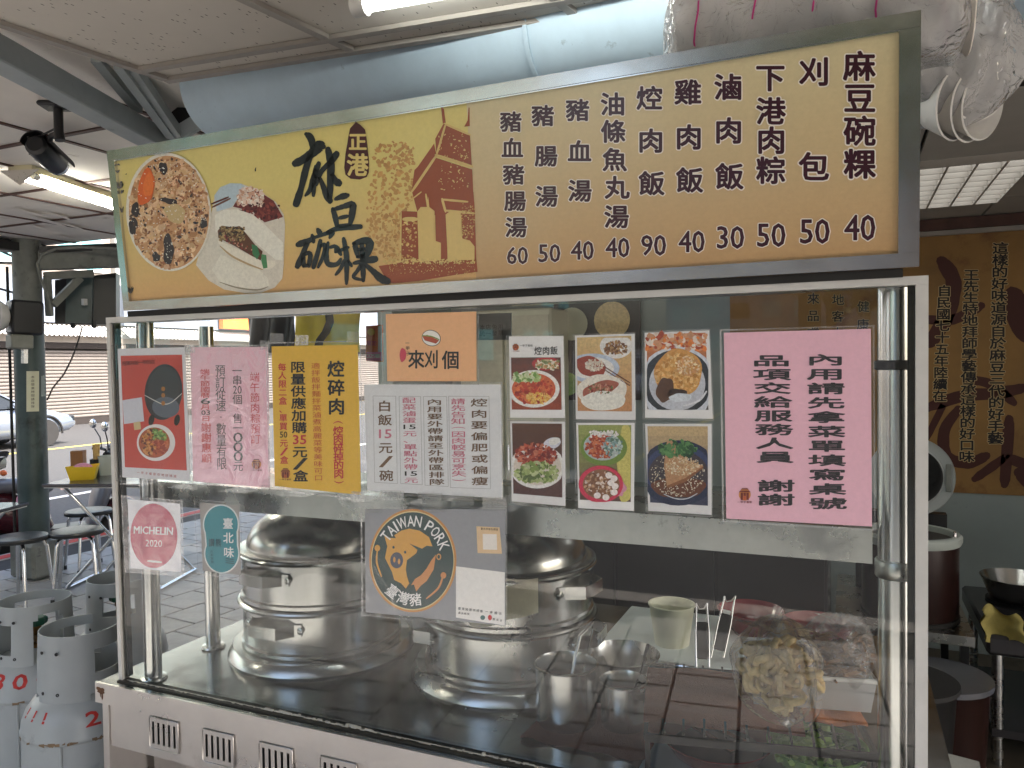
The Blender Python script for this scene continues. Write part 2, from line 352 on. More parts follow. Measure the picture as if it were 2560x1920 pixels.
    def mesh(s, name, smooth=40):
        me = bpy.data.meshes.new(name); me.from_pydata(s.v, [], s.f)
        bm = bmesh.new(); bm.from_mesh(me); bmesh.ops.recalc_face_normals(bm, faces=bm.faces); bm.to_mesh(me); bm.free()
        if smooth: me.shade_smooth(); me.set_sharp_from_angle(angle=R(smooth))
        me.update(); return me
    def build(s, name, m, parent=None, smooth=40, kind=None, label=None): return link(name, s.mesh(name, smooth), m, parent, kind, label)
def rotz(a): return Matrix.Rotation(a, 3, 'Z')
def jit(a): return random.uniform(-a, a)

# ------------------------------------------------------------------ lettering and flat print
_tc = bpy.data.curves.new('glyph', 'FONT'); _to = bpy.data.objects.new('glyph', _tc); COL.objects.link(_to); _tc.resolution_u = 2
GL = {}
def glyph(tok, off=0.0):
    k = (tok, round(off, 4))
    if k not in GL:
        _tc.body = tok; _tc.offset = off; dg = bpy.context.evaluated_depsgraph_get(); dg.update()
        me = _to.evaluated_get(dg).to_mesh(); v = np.array([(q.co.x, q.co.y) for q in me.vertices]).reshape(-1, 2)
        GL[k] = (v, [tuple(p.vertices) for p in me.polygons]); _to.evaluated_get(dg).to_mesh_clear()
    return GL[k]
FINE = .6
class Art:
    """flat print on a plane, drawn in photo pixels; h is the height above the plane"""
    def __init__(s, plane, h=.0): s.p = plane; s.v = []; s.f = []; s.c = []; s.h = h
    def raw(s, ab, faces, col, h):
        k = len(s.v); s.v += [tuple(s.p.pt(a, b, s.h+h)) for a, b in ab]; s.f += [tuple(i+k for i in f) for f in faces]; s.c += [col]*len(faces)
    def poly(s, pts, col, h=0, j=0):
        ab = [s.p.pix(*q) for q in pts]; s.raw(ab, [tuple(range(len(ab)))], col, h+random.random()*j)
    def ell(s, cx, cy_, rx, ry, col, h=0, rot=0, n=36, wob=0, j=0):
        P = []; ph = [random.uniform(0, 6.3) for _ in range(3)]
        for k in range(n):
            a = 2*PI*k/n; w = 1+wob*(math.sin(2*a+ph[0])+.7*math.sin(3*a+ph[1])+.5*math.sin(5*a+ph[2]))
            x, y = rx*w*math.cos(a), ry*w*math.sin(a); P.append((cx+x*math.cos(rot)-y*math.sin(rot), cy_+x*math.sin(rot)+y*math.cos(rot)))
        s.poly(P, col, h, j)
    def scatter(s, inside, box, n, size, cols, h=0, j=.0004, asp=1.6, wob=.18):
        n = int(n*2.6)
        x0, y0, x1, y1 = box; k = 0; tries = 0
        while k < n and tries < n*20:
            tries += 1; x, y = random.uniform(x0, x1), random.uniform(y0, y1)
            if inside and not inside(x, y): continue
            r = random.uniform(*size)*FINE; c = random.choice(cols); g = random.uniform(.85, 1.15)
            s.ell(x, y, r*random.uniform(1, asp), r, tuple(min(.9, q*g) for q in c), h, random.uniform(0, PI), 9, wob, j); k += 1
    def stroke(s, pts, w, col, h=0, scale=1, o=(0, 0), taper=.5):
        """brush stroke through pixel points"""
        P = [np.array((o[0]+x*scale, o[1]+y*scale)) for x, y in pts]; Q = []
        n = len(P)
        for i in range(n-1):
            a, b, c, d = P[max(0, i-1)], P[i], P[i+1], P[min(n-1, i+2)]
            for t in np.linspace(0, 1, 5, endpoint=False): Q.append(.5*((2*b)+(-a+c)*t+(2*a-5*b+4*c-d)*t*t+(-a+3*b-3*c+d)*t**3))
        Q.append(P[-1]); m = len(Q); Lf, Rt = [], []
        ws = w if isinstance(w, (list, tuple)) else [w]*n
        for i in range(m):
            t = Q[min(m-1, i+1)]-Q[max(0, i-1)]; t = t/(np.linalg.norm(t)+1e-9); nn = np.array((-t[1], t[0])); u = i/(m-1)
            ww = np.interp(u*(n-1), range(n), ws)*scale/2*(1-taper*(abs(2*u-1)**4)*.6)*random.uniform(.93, 1.07)
            Lf.append(Q[i]+nn*ww); Rt.append(Q[i]-nn*ww)
        ab = [s.p.pix(*q) for q in Lf+Rt]; s.raw(ab, [(i, i+1, m+i+1, m+i) for i in range(m-1)], col, h)
        for e, wv in ((Q[0], ws[0]), (Q[-1], ws[-1])): s.ell(e[0], e[1], wv*scale*.36, wv*scale*.36, col, h+.00002, 0, 10, .05)
    def tok(s, tok, x, y, w, h_, col, off=.0, h=0, rot=0, slant=0):
        v, f = glyph(tok, 0.0)
        if len(v) == 0: return
        c = s.p.pix(x, y); ex = (s.p.pix(x+w/2, y)-s.p.pix(x-w/2, y)); ey = (s.p.pix(x, y-h_/2)-s.p.pix(x, y+h_/2))
        if ord(tok[0]) > 0x2e00: q = (v-np.array([.5, .38]))/np.array([.94, .94])
        else:
            mn, mx = v.min(0), v.max(0)
            if tok in '.·,、': q = (v-(mn+mx)/2)/1.0
            else: q = (v-(mn+mx)/2)/np.maximum(mx-mn, .05)
        q = q.copy()
        dirs = [(0, 0)]
        if off > .009:
            nd = 6 if off < .045 else 12; asp = max(.4, min(2.5, w/max(1e-6, h_)))
            dirs += [(off*math.cos(2*PI*k/nd)/max(1, asp**.5), off*math.sin(2*PI*k/nd)*min(1, asp**.5)*1.0) for k in range(nd)]
        for k, (dx, dy) in enumerate(dirs):
            qq = (q+np.array([dx, dy]))*np.array([w, h_])
            if rot: cr, sr = math.cos(rot), math.sin(rot); qq = np.stack([qq[:, 0]*cr-qq[:, 1]*sr, qq[:, 0]*sr+qq[:, 1]*cr], 1)
            qq = qq/np.array([w, h_]); ab = c + qq[:, :1]*ex + qq[:, 1:]*ey; s.raw(ab, f, col, h+k*9e-6)
    def col(s, toks, p0, p1, w, h_, col, off=.015, h=0, halo=None, hoff=.05):
        toks = list(toks); n = len(toks)
        for i, t in enumerate(toks):
            u = i/max(1, n-1); x, y = p0[0]+(p1[0]-p0[0])*u, p0[1]+(p1[1]-p0[1])*u
            if t == ' ': continue
            num = t.isascii() and len(t) > 1
            cc = col(t) if callable(col) else col
            if halo: s.tok(t, x, y, w, h_, halo, hoff, h)
            s.tok(t, x, y, *((h_*.28, w*.95) if t in '()' else (w*(.9 if num else 1), h_*(.8 if num else 1))), cc, 0 if t in '()' else off, h+.00025, rot=(-PI/2 if t in '()' else 0))
    def build(s, name, m, parent, kind=None, label=None):
        me = bpy.data.meshes.new(name); me.from_pydata(s.v, [], s.f)
        at = me.color_attributes.new('ink', 'FLOAT_COLOR', 'CORNER'); buf = np.empty((len(me.loops), 4), np.float32); k = 0
        for p, c in zip(me.polygons, s.c):
            buf[k:k+p.loop_total] = (*c, 1); k += p.loop_total
        at.data.foreach_set('color', buf.ravel()); me.update()
        return link(name, me, m, parent, kind, label)
def bil(q, u, v):
    """photo pixel of (u,v) in a quad TL,TR,BR,BL (v down)"""
    (a, b), (c, d), (e, f), (g, h) = q
    x = (a*(1-u)+c*u)*(1-v)+(g*(1-u)+e*u)*v; y = (b*(1-u)+d*u)*(1-v)+(h*(1-u)+f*u)*v
    return (x, y)
# ================================================================== THE SETTING
def struct(name, mb, m, smooth=0):
    o = mb.build(name, m, None, smooth); o['kind'] = 'structure'; return o
struct('ground', MB().add([(-420, -420, -.25), (420, -420, -.25), (420, 420, -.25), (-420, 420, -.25)], [(0, 1, 2, 3)]), 'asphalt')
# raised pavement with separate paving tiles
PX0, PX1, PY0, PY1 = -4.75, 7.0, -3.3, 7.0
pave = struct('pavement', MB().span((PX0, PY0, -.245), (PX1, PY1, -.012)), 'joint')
TS = .30; tm = MB().box((0, 0, 0), (TS-.014, TS-.014, .02), bevel=.003).mesh('tile', 0); tm.materials.append(MATS['tile_pave'])
GR = rotz(R(-6)); cells = []
for i in range(-30, 36):
    for j in range(-22, 30):
        p = GR @ Vector((i*TS, j*TS+(TS/2 if i % 2 else 0), 0))
        if PX0+.32 < p.x < PX1-.2 and PY0+.32 < p.y < PY1-.2:
            # visible floor by the gas bottles, and the strip the glass mirrors
            a = (p-Vector((-2.0, 1.7, 0))).length; b = (p-Vector((.9, -1.15, 0))).length
            cells.append((min(a, b*1.35), p))
cells.sort(key=lambda c: c[0])
for k, (d, p) in enumerate(cells[:290]):
    o = bpy.data.objects.new('tile', tm); COL.objects.link(o); o.parent = pave
    o.location = (p.x, p.y, -.0105+jit(.0008)); o.rotation_euler = (0, 0, R(-6))
rest = MB()
for d, p in cells[290:]: rest.box((p.x, p.y, -.0115), (TS-.014, TS-.014, .02), GR)
rest.build('tile_field', 'tile_pave', pave, 0, kind='stuff')
struct('kerb', MB().span((PX0-.18, PY0-.18, -.25), (PX0, PY1, -.004)).span((PX0, PY0-.18, -.25), (PX1, PY0, -.004)), 'kerb_stone')
struct('kerb_line', MB().span((PX0-.13, PY0-.13, -.003), (PX0-.02, PY1, .001)), 'red_paint')
for n_, x0 in (('road_line', -15.0), ('road_line', -8.6)):
    struct(n_, MB().span((x0-.07, -60, -.249), (x0+.07, 60, -.245)), 'yellow_paint' if x0 < -10 else 'white_paint')
for k in range(7): struct('crossing_stripe', MB().span((-8+k*.95, -9.5, -.249), (-7.55+k*.95, -6.5, -.245)), 'white_paint')
struct('road_line', MB().span((-1.6, -70, -.2485), (-1.45, -10.5, -.2445)), 'yellow_paint')

# drop ceiling over the stall front: T-bars and mineral tiles (grid as measured from the photo)
CZ = 2.40
o0 = at_z(422, 197, CZ); ux = (at_z(1670, 0, CZ)-o0).normalized(); uy = -Vector((.16, 1, 0)).normalized()
SP = (at_z(880, 118, CZ)-at_z(1442, 30, CZ)).length
ceil = thing('drop_ceiling', 'beige speckled tile ceiling on a metal grid above the menu sign', 'ceiling', o0)
CE = 0.06
def cpt(a, b, dz=0): return o0+ux*a+uy*b+Vector((0, 0, dz))
rows = [(0, .095)]+[(.095+.6*k, .095+.6*(k+1)) for k in range(4)]
for r0, r1 in rows:
    for c in range(6):
        P = [cpt(c*SP+.008, r0+.008), cpt((c+1)*SP-.008, r0+.008), cpt((c+1)*SP-.008, r1-.008), cpt(c*SP+.008, r1-.008)]
        MB().prism(P, (0, 0, .004), (0, 0, .016)).build('ceiling_tile', 'ceiling_tile', ceil, 0)
for r in [0]+[q[1] for q in rows]: MB().bar(cpt(-.01, r, -.004), cpt(6*SP, r, -.004), .024, .012).build('grid_bar', 'tbar', ceil, 0)
for c in range(7): MB().bar(cpt(c*SP, .013, -.0028), cpt(c*SP, 2.48, -.0028), .024, .012).build('grid_bar', 'tbar', ceil, 0)
MB().bar(cpt(-.012, 0, .03), cpt(-.012, 2.49, .03), .012, .06).build('edge_trim', 'tbar', ceil, 0)

# unseen mass above the arcade, added to keep the sky light out
struct('unseen_sky_block', MB().span((-4.4, -2.35, 2.78), (7.2, 7.2, 6.0)), 'concrete')

# left soffit: white sheets between brown battens
SZ = 2.50
sof = thing('awning_soffit', 'white awning soffit sheets divided by thin brown battens', 'ceiling', (-2.4, 1.6, SZ))
bx = [-.35, -.86, -1.45, -2.04, -2.63, -3.22, -3.81, -4.15]; by = [-1.6, -.9, 0.0, .92, 1.52, 2.12, 2.80]
for i in range(len(bx)-1):
    for j in range(len(by)-1):
        far = (j == len(by)-2)
        MB().span((bx[i+1]+.005, by[j]+.005, SZ), (bx[i]-.005, by[j+1]-.005, SZ+.012)).build('sheet', 'soffit_white', sof, 0)
for x in bx[1:-1]: MB().span((x-.012, by[0], SZ-.006), (x+.012, by[-1], SZ-.0005)).build('batten', 'batten', sof, 0)
for y in by[1:-1]: MB().span((bx[-1], y-.012, SZ-.0075), (bx[0], y+.012, SZ-.0015)).build('batten', 'batten', sof, 0)
# peeling scraps near the far edge
for px, py, s in ((75, 540, .09), (118, 560, .11), (150, 548, .08), (165, 600, .06), (95, 575, .06), (190, 575, .07)):
    q = at_z(px, py, SZ-.03); a = random.uniform(0, 3)
    MB().add([q+Vector((-.3*s, -1.4*s, .028)), q+Vector((.35*s, -1.1*s, .028)), q+Vector((.5*s, .1*s, .012)), q+Vector((.3*s, 1.0*s, .0)), q+Vector((-.2*s, 1.3*s, .006)), q+Vector((-.45*s, .2*s, .020))], [(0, 1, 2, 3, 4, 5)]).build('peeling_paint', 'soffit_white', sof, 0)

# grey steel roof frame in front of the soffit
fr = thing('roof_frame', 'grey painted steel roof beam with diagonal braces beside the drop ceiling', 'roof frame', (-.75, .6, 2.4))
a0, a1 = at_d(-30, 120, 2.1), at_d(470, 392, 3.1)
MB().bar(a0+(a0-a1)*.25, a1+(a1-a0)*.9, .085, .075, bevel=.004).build('beam', 'beam_grey', fr, 30)
b1 = at_d(452, 372, 3.2)
for (x0, y0), (x1, y1), d0, d1, w in (((240, 140), (345, 268), 2.40, 2.75, .032), ((297, 158), (428, 335), 2.42, 2.85, .03), ((325, 165), (450, 350), 2.46, 2.9, .045)):
    MB().bar(at_d(x0, y0, d0), at_d(x1, y1, d1), w, .04).build('brace', 'beam_grey', fr, 30)
MB().bar(at_d(420, 322, 2.88), at_d(505, 256, 2.9), .05, .06).build('bracket', 'black', fr, 30)
MB().bar(at_d(438, 340, 2.86), at_d(520, 290, 2.88), .03, .05).build('bracket', 'beam_grey', fr, 30)

# exhaust duct behind the sign
dA, dB = Vector((-.40, .755, 2.466)), Vector((2.6, .64, 2.37)); dd = (dB-dA).normalized()
duct = thing('exhaust_duct', 'pale blue grey round sheet metal duct running above the menu sign', 'duct', dA)
rm = Matrix((Vector((0, 0, 1)).cross(dd).normalized(), dd.cross(Vector((0, 0, 1)).cross(dd).normalized()), dd)).transposed()
tS = .86+.40
def duct_seg(t0, t1, r0, r1):
    n = 14; prof = [(r0+(r1-r0)*i/n + .0012*math.sin(i*1.7), t0+(t1-t0)*i/n) for i in range(n+1)]
    MB().lathe(prof, dA, 56, rm).build('duct_section', 'duct', duct, 40)
duct_seg(0, tS+.004, .153, .155); duct_seg(tS-.03, 2.1, .158, .159); duct_seg(2.08, 3.0, .163, .163)
for t, w in ((tS-.03, .006), (2.08, .008)): MB().lathe([(.155, t-w), (.162, t-w), (.163, t+w), (.155, t+w)], dA, 56, rm).build('seam_band', 'duct', duct, 30)
pipe = MB().tube([dA+Vector((2.0, .30, -.08)), dA+Vector((3.6, .28, -.12))], .05, 14)
tag(pipe.build('drain_pipe', 'pillar_grey'), 'dull grey pipe running behind the duct at the kitchen entrance', 'pipe')

# kitchen: back wall, ceiling, floor
struct('kitchen_wall', MB().span((-.95, MURAL_Y+.006, 0), (5.2, MURAL_Y+.16, 2.9)), 'wall_green')
struct('kitchen_side_wall', MB().span((4.6, 1.3, 0), (4.75, MURAL_Y, 2.9)), 'wall_green')
struct('kitchen_partition', MB().span((-.95, 2.55, 0), (-.85, MURAL_Y, 2.9)), 'wall_green')
struct('kitchen_floor', MB().span((.2, 1.1, -.006), (4.6, MURAL_Y, .012)), 'kitchen_floor')
kc = thing('kitchen_ceiling', 'dim grey kitchen ceiling panels with dark joints', 'ceiling', (2.2, 2.2, 2.25))
kx = [-.2, .62, 1.24, 1.80, 2.19, 2.8, 3.4, 4.6]; ky = [1.16, 1.92, 2.78, MURAL_Y]
for i in range(len(kx)-1):
    for j in range(len(ky)-1):
        if kx[i] == 1.80 and j == 1: continue
        MB().span((kx[i]+.006, ky[j]+.006, 2.25), (kx[i+1]-.006, ky[j+1]-.006, 2.265)).build('ceiling_panel', 'kitchen_ceiling', kc, 0)
MB().span((-.2, 1.16, 2.266), (4.6, MURAL_Y, 2.28)).build('backing', 'dark_gap', kc, 0)
MB().span((-.2, 1.10, 2.25), (4.6, 1.157, 2.62)).build('header', 'dark_gap', kc, 0)
MB().span((.2, MURAL_Y-.05, 2.19), (4.6, MURAL_Y-.001, 2.245)).build('cornice', 'batten', kc, 0)
MB().span((.2, MURAL_Y-.03, 2.165), (4.6, MURAL_Y-.0015, 2.188)).build('cornice_trim', 'tbar', kc, 0)
lv = thing('louvre_lamp', 'lit white square louvre lamp recessed in the kitchen ceiling', 'ceiling lamp', (2.0, 2.35, 2.25))
MB().span((1.808, 1.93, 2.262), (2.183, 2.77, 2.2655)).build('lit_panel', 'louver_lit', lv, 0)
for i in range(5): MB().span((1.808+i*.375/4-.004, 1.93, 2.222), (1.808+i*.375/4+.004, 2.77, 2.258)).build('louvre_blade', 'tbar', lv, 0)
for j in range(9): MB().span((1.806, 1.93+j*.105-.003, 2.224), (2.185, 1.93+j*.105+.003, 2.256)).build('louvre_blade', 'tbar', lv, 0)
kcab = thing('kitchen_cabinet', 'long dark steel kitchen cabinet standing behind the glass case', 'cabinet', (.9, 2.0, 0))
MB().span((.3, 1.75, .012), (1.5, 2.35, .93)).build('carcass', 'table_top', kcab, 0); MB().span((.28, 1.73, .932), (1.52, 2.37, .955)).build('worktop', 'steel_counter', kcab, 0)
for k in range(3): MB().span((.32+k*.395, 1.735, .08), (.70+k*.395, 1.748, .90)).build('door', 'black', kcab, 0)
# mural with the stall's story
mu = thing('wall_mural', 'brown wallpaper mural with vertical lines of black brush lettering', 'mural', (2.4, MURAL_Y, .84))
MB().span((.95, MURAL_Y, .838), (4.5, MURAL_Y+.005, 2.165)).build('paper', 'mural_paper', mu, 0)
mt = Art(MURAL, .001)
DK = rgb(70, 26, 14)
def mstroke(p, w): mt.stroke(D(*p), w, DK, 0)
for p, w in (([(2035, 565), (2060, 610), (2045, 680), (2010, 740)], 40), ([(2000, 690), (2060, 690), (2120, 660)], 26), ([(2005, 880), (2080, 855), (2150, 850), (2212, 838)], 30), ([(2070, 885), (2040, 930), (2045, 985), (2090, 1000), (2130, 985)], 30),
             ([(2180, 905), (2175, 980), (2170, 1045)], 30), ([(2175, 985), (2140, 1010), (2105, 1035)], 22), ([(2180, 990), (2230, 1010), (2290, 1035)], 30), ([(2230, 900), (2250, 970), (2300, 990)], 40), ([(2200, 1020), (2240, 1050), (2300, 1030)], 34), ([(2190, 640), (2212, 700), (2240, 720)], 70), ([(2000, 950), (2025, 900), (2040, 870)], 18), ([(2090, 820), (2140, 830), (2190, 870)], 24)):
    mstroke(p, w)
mt.build('brush_pattern', 'print_mural', mu)
mt = Art(MURAL, .002); HL = rgb(196, 170, 120); BK = (.006, .004, .004)
mt.col('這樣的好味道源自於麻豆三代的好手藝', *D((2161, 536), (2150, 946)), 34*K, 25*K, BK, .03, 0, HL, .085)
mt.col('王先生特地拜師學藝傳承這樣的好口味', *D((2098, 594), (2088, 986)), 33*K, 24*K, BK, .03, 0, HL, .085)
mt.col('自民國七十五年陸續在', *D((2040, 628), (2030, 855)), 30*K, 24*K, BK, .03, 0, HL, .085)
mt.col('各地客人分享', *D((1811, 612), (1808, 790)), 26*K, 24*K, BK, .02, 0, HL, .06)
mt.col('來品嚐這碗粿', *D((1757, 645), (1755, 830)), 26*K, 24*K, BK, .02, 0, HL, .06)
mt.col('健康美味', *D((1865, 662), (1862, 780)), 26*K, 24*K, BK, .02, 0, HL, .06)
mt.build('lettering', 'print_mural', mu)

# ------------------------------------------------------------------ street on the left
def shutter_house(name, label, X, y0, y1, hgt, col, sign=None):
    t = thing(name, label, 'building', (X, (y0+y1)/2, -.25), 'houses across the street')
    MB().span((X-6, y0, -.25), (X-.12, y1, hgt)).build('wall', col, t, 0)
    n = max(1, round((y1-y0)/4.6)); w = (y1-y0)/n
    sm = MB().add([(0, -(w-.5)/2, 0), (0, (w-.5)/2, 0), (.028, (w-.5)/2, .035), (.028, (w-.5)/2, .075), (0, (w-.5)/2, .098), (0, -(w-.5)/2, .098), (.028, -(w-.5)/2, .075), (.028, -(w-.5)/2, .035)],
                  [(0, 1, 2, 7), (7, 2, 3, 6), (6, 3, 4, 5), (1, 4, 3, 2), (0, 7, 6, 5)]).mesh('slat', 0); sm.materials.append(MATS['slat'])
    for k in range(n):
        yc = y0+w*(k+.5)
        sh = MB().span((X-.118, yc-w/2+.22, -.24), (X-.09, yc+w/2-.22, 2.22)).build('shutter', 'slat_gap', t, 0)
        for s_ in range(20):
            o = link('slat', sm, None, sh); o.location = Vector((X-.085, yc, -.03+s_*.111))
        MB().span((X-.119, yc-w/2, -.25), (X+.04, yc-w/2+.2, 2.4)).build('column', 'facade_beige', t, 0)
        MB().span((X-.119, yc-w/2+.21, 2.23), (X+.06, yc+w/2-.01, 2.42)).build('shutter_box', 'slat_gap', t, 0)
    MB().span((X-.119, y0, 2.425), (X+.05, y1, 2.60)).build('lintel', 'facade_beige', t, 0)
    cor = MB()
    m = int((y1-y0)/.16)
    for i in range(m):
        yy = y0+i*.16; cor.add([(X+.06, yy, 2.95), (X+.06, yy+.08, 2.95), (X+.5, yy+.08, 2.62), (X+.5, yy, 2.62)], [(0, 1, 2, 3)]); cor.add([(X+.06, yy+.08, 2.99), (X+.06, yy+.16, 2.99), (X+.5, yy+.16, 2.66), (X+.5, yy+.08, 2.66)], [(0, 1, 2, 3)])
    cor.build('awning', 'white_paint', t, 0)
    MB().span((X-.119, y0+.1, 3.05), (X+.10, y1-.1, 4.45)).build('sign_panel', 'facade_blue', t, 0)
    for fl in range(int((hgt-4.6)/2.9)):
        for k in range(n*2):
            yc = y0+(y1-y0)*(k+.5)/(n*2); zz = 4.8+fl*2.9
            wn_ = MB().span((X-.119, yc-.85, zz), (X-.05, yc+.85, zz+1.5)).build('window', 'white_paint', t, 0)
            for e in (-1, 1): MB().span((X-.049, yc+e*.41-.38, zz+.06), (X-.04, yc+e*.41+.38, zz+1.44)).build('pane', 'window_teal', wn_, 0)
    return t
shutter_house('shop_house', 'shuttered shop house with pale blue sign band across the street', -21.5, 8.2, 17.6, 11, 'facade_beige')
h2 = shutter_house('shop_house', 'shuttered shop house with an orange signboard further along the street', -21.5, 17.8, 27.0, 11, 'wall_white')
MB().span((-21.3, 22.2, 3.1), (-21.1, 26.2, 4.4)).build('signboard', 'orange', h2, 0)
shutter_house('shop_house', 'tall shuttered shop house at the far end of the row', -21.5, 27.2, 45, 14, 'facade_beige')
shutter_house('shop_house', 'shuttered shop house opposite the parked scooter and pillar', -21.5, -8, 8.0, 11, 'wall_white')

def make_wheel(t, c, r=.32, w=.2, spokes=10):
    ty = MB().lathe([(r*.66, -w/2), (r*.95, -w/2), (r, -w*.3), (r, w*.3), (r*.95, w/2), (r*.66, w/2)], c, 36, Matrix.Rotation(PI/2, 3, 'Y'))
    wh = ty.build('wheel', 'tyre', t, 40)
    rim = MB().lathe([(r*.57, .0), (r*.66, w*.48), (r*.66, -.02), (r*.57, -.02)], c, 36, Matrix.Rotation(PI/2, 3, 'Y')); s = 1
    for k in range(spokes):
        a = 2*PI*k/spokes; rim.bar(Vector(c)+Vector((s*w*.42, 0, 0)), Vector(c)+Vector((s*w*.40, math.cos(a)*r*.62, math.sin(a)*r*.62)), .045, .02, up=(1, 0, 0))
    rim.lathe([(.001, w*.46), (r*.17, w*.45), (r*.17, w*.1)], c, 16, Matrix.Rotation(PI/2, 3, 'Y'))
    rim.build('rim', 'chrome', wh, 40); MB().lathe([(.001, -.01), (r*.64, -.01), (r*.64, .0)], c, 24, Matrix.Rotation(PI/2, 3, 'Y')).build('brake_disc', 'dark_gap', wh, 30)
def make_car(label, paint, group):
    """car along y, front towards +y, near side +x"""
    t = thing('parked_car', label, 'car', (0, 0, 0), group)
    st = [(-2.2, .45, .62, .80), (-2.15, .30, .98, .84), (-1.6, .22, 1.02, .88), (-.9, .20, .96, .89), (0, .20, .95, .9), (.8, .20, .95, .89), (1.5, .22, .90, .87), (2.05, .30, .74, .82), (2.2, .42, .58, .76)]
    b = MB(); k0 = 0; n = 12
    rings = []
    for y, zb, zt, hw in st:
        ring = []
        for k in range(n):
            a = 2*PI*(k+.5)/n; ca, sa = math.cos(a), math.sin(a)
            x = hw*math.copysign(min(1, abs(ca)**.35), ca); z = (zb+zt)/2+(zt-zb)/2*math.copysign(min(1, abs(sa)**.5), sa); ring.append((x, y, z))
        rings.append(ring)
    V = [p for r_ in rings for p in r_]; Fc = [(i*n+k, i*n+(k+1) % n, (i+1)*n+(k+1) % n, (i+1)*n+k) for i in range(len(rings)-1) for k in range(n)]
    Fc += [tuple(range(n)), tuple((len(rings)-1)*n+k for k in range(n))]
    b.add(V, Fc); b.build('body', paint, t, 50)
    cab = MB(); P0 = [(-.80, -1.75), (.80, -1.75), (.80, .95), (-.80, .95)]; P1 = [(-.58, -1.05), (.58, -1.05), (.58, .15), (-.58, .15)]
    cab.add([(x, y, .93) for x, y in P0]+[(x, y, 1.42) for x, y in P1], [(0, 1, 5, 4), (1, 2, 6, 5), (2, 3, 7, 6), (3, 0, 4, 7), (4, 5, 6, 7)])
    cab.build('cabin_glass', 'car_glass', t, 30)
    rf = MB().add([(-.60, -1.08, 1.41), (.60, -1.08, 1.41), (.60, .18, 1.41), (-.60, .18, 1.41), (-.5, -.95, 1.47), (.5, -.95, 1.47), (.5, .05, 1.47), (-.5, .05, 1.47)], [(0, 1, 5, 4), (1, 2, 6, 5), (2, 3, 7, 6), (3, 0, 4, 7), (4, 5, 6, 7), (3, 2, 1, 0)])
    for sx in (-1, 1):
        for (y0, z0), (y1, z1) in (((-1.75, .94), (-1.05, 1.43)), ((-.35, .94), (-.38, 1.43)), ((.95, .94), (.15, 1.43))):
            rf.bar((sx*.81, y0, z0), (sx*.59, y1, z1), .05, .03, up=(0, 1, .1))
    rf.build('roof', paint, t, 30)
    for sx in (-1, 1):
        for y in (-1.32, 1.36): make_wheel(t, (sx*.80, y, .32)) if sx > 0 else MB().lathe([(.05, -.1), (.3, -.1), (.32, -.05), (.32, .05), (.3, .1), (.05, .1)], (-.80, y, .32), 24, Matrix.Rotation(PI/2, 3, 'Y')).build('wheel', 'tyre', t, 40)
        for y in (-1.32, 1.36):
            MB().tube([(sx*.885, y+.40*math.cos(a), .32+.40*math.sin(a)) for a in np.linspace(-.1, PI+.1, 12)], .028, 6).build('wheel_arch', 'scooter_black', t, 40)
        MB().box((sx*.62, 2.1, .62), (.34, .16, .14), bevel=.03).build('headlight', 'car_glass', t, 40)
        MB().box((sx*.9, .62, 1.0), (.16, .10, .11), bevel=.03).build('mirror', paint, t, 40)
        MB().box((sx*.898, -.45, .82), (.02, .16, .03), bevel=.006).build('door_handle', 'chrome', t, 40)
    return t
car = make_car('silver blue car parked beside the shuttered shop house', 'car_paint', 'cars on the street')
car.location = (-16.55, 9.55, -.25)
car2 = make_car('white car stopped on the street facing the stall front', 'car_paint_white', 'cars on the street'); car2.location = (-4.6, -24, -.25); car2.rotation_euler = (0, 0, 0)
KIDS.clear()
dup(car2, (-7.4, -34, -.25), 0, 'white car further up the street facing the stall front')
# ================================================================== THE FOOD CART
GW, GH = 1.6787, 0.8518
cart = thing('food_cart', 'stainless steel food cart with a glass display case on its counter', 'food cart', (.82, .4, 0))
MB().span((-.045, -.030, ZC-.006), (1.74, .96, ZC)).build('counter_top', 'steel_counter', cart, 0)
MB().span((-.046, -.034, ZC-.046), (1.742, -.0285, ZC+.0015)).span((-.0455, -.028, ZC-.045), (1.7415, .955, ZC-.0065)).build('counter_edge', 'steel_front', cart, 0)
rp_ = MB()
for cx_, cz_, rx_, rz_ in ((-.026, -.016, .013, .0075), (-.036, -.012, .006, .004), (-.022, -.026, .003, .012), (-.028, -.022, .002, .010)): rp_.add([(cx_+rx_*math.cos(k_*.524)*random.uniform(.7, 1.2), -.0344-random.random()*.0002, ZC+cz_+rz_*math.sin(k_*.524)*random.uniform(.7, 1.2)) for k_ in range(12)], [tuple(range(12))])
rp_.build('rust_patch', 'rust', cart, 0, kind='stuff')
MB().span((-.015, -.020, ZC-.137), (1.72, -.012, ZC-.0465)).build('front_panel', 'steel_front', cart, 0)
MB().span((-.035, -.024, 0), (-.016, .0, ZC-.0465)).build('corner_leg', 'steel_front', cart, 0)
MB().span((1.705, -.024, 0), (1.724, .0, ZC-.0465)).build('corner_leg', 'steel_front', cart, 0)
MB().span((-.030, .90, 0), (-.01, .92, ZC-.0465)).build('corner_leg', 'steel_front', cart, 0)
MB().span((-.032, .0, .10), (-.028, .90, ZC-.05)).build('side_panel', 'steel_front', cart, 0)
MB().span((-.015, .10, .04), (1.70, .108, ZC-.14)).build('inner_panel', 'steel_front', cart, 0)
MB().span((-.015, -.019, ZC-.150), (1.72, .005, ZC-.1375)).build('rail', 'steel_front', cart, 0)
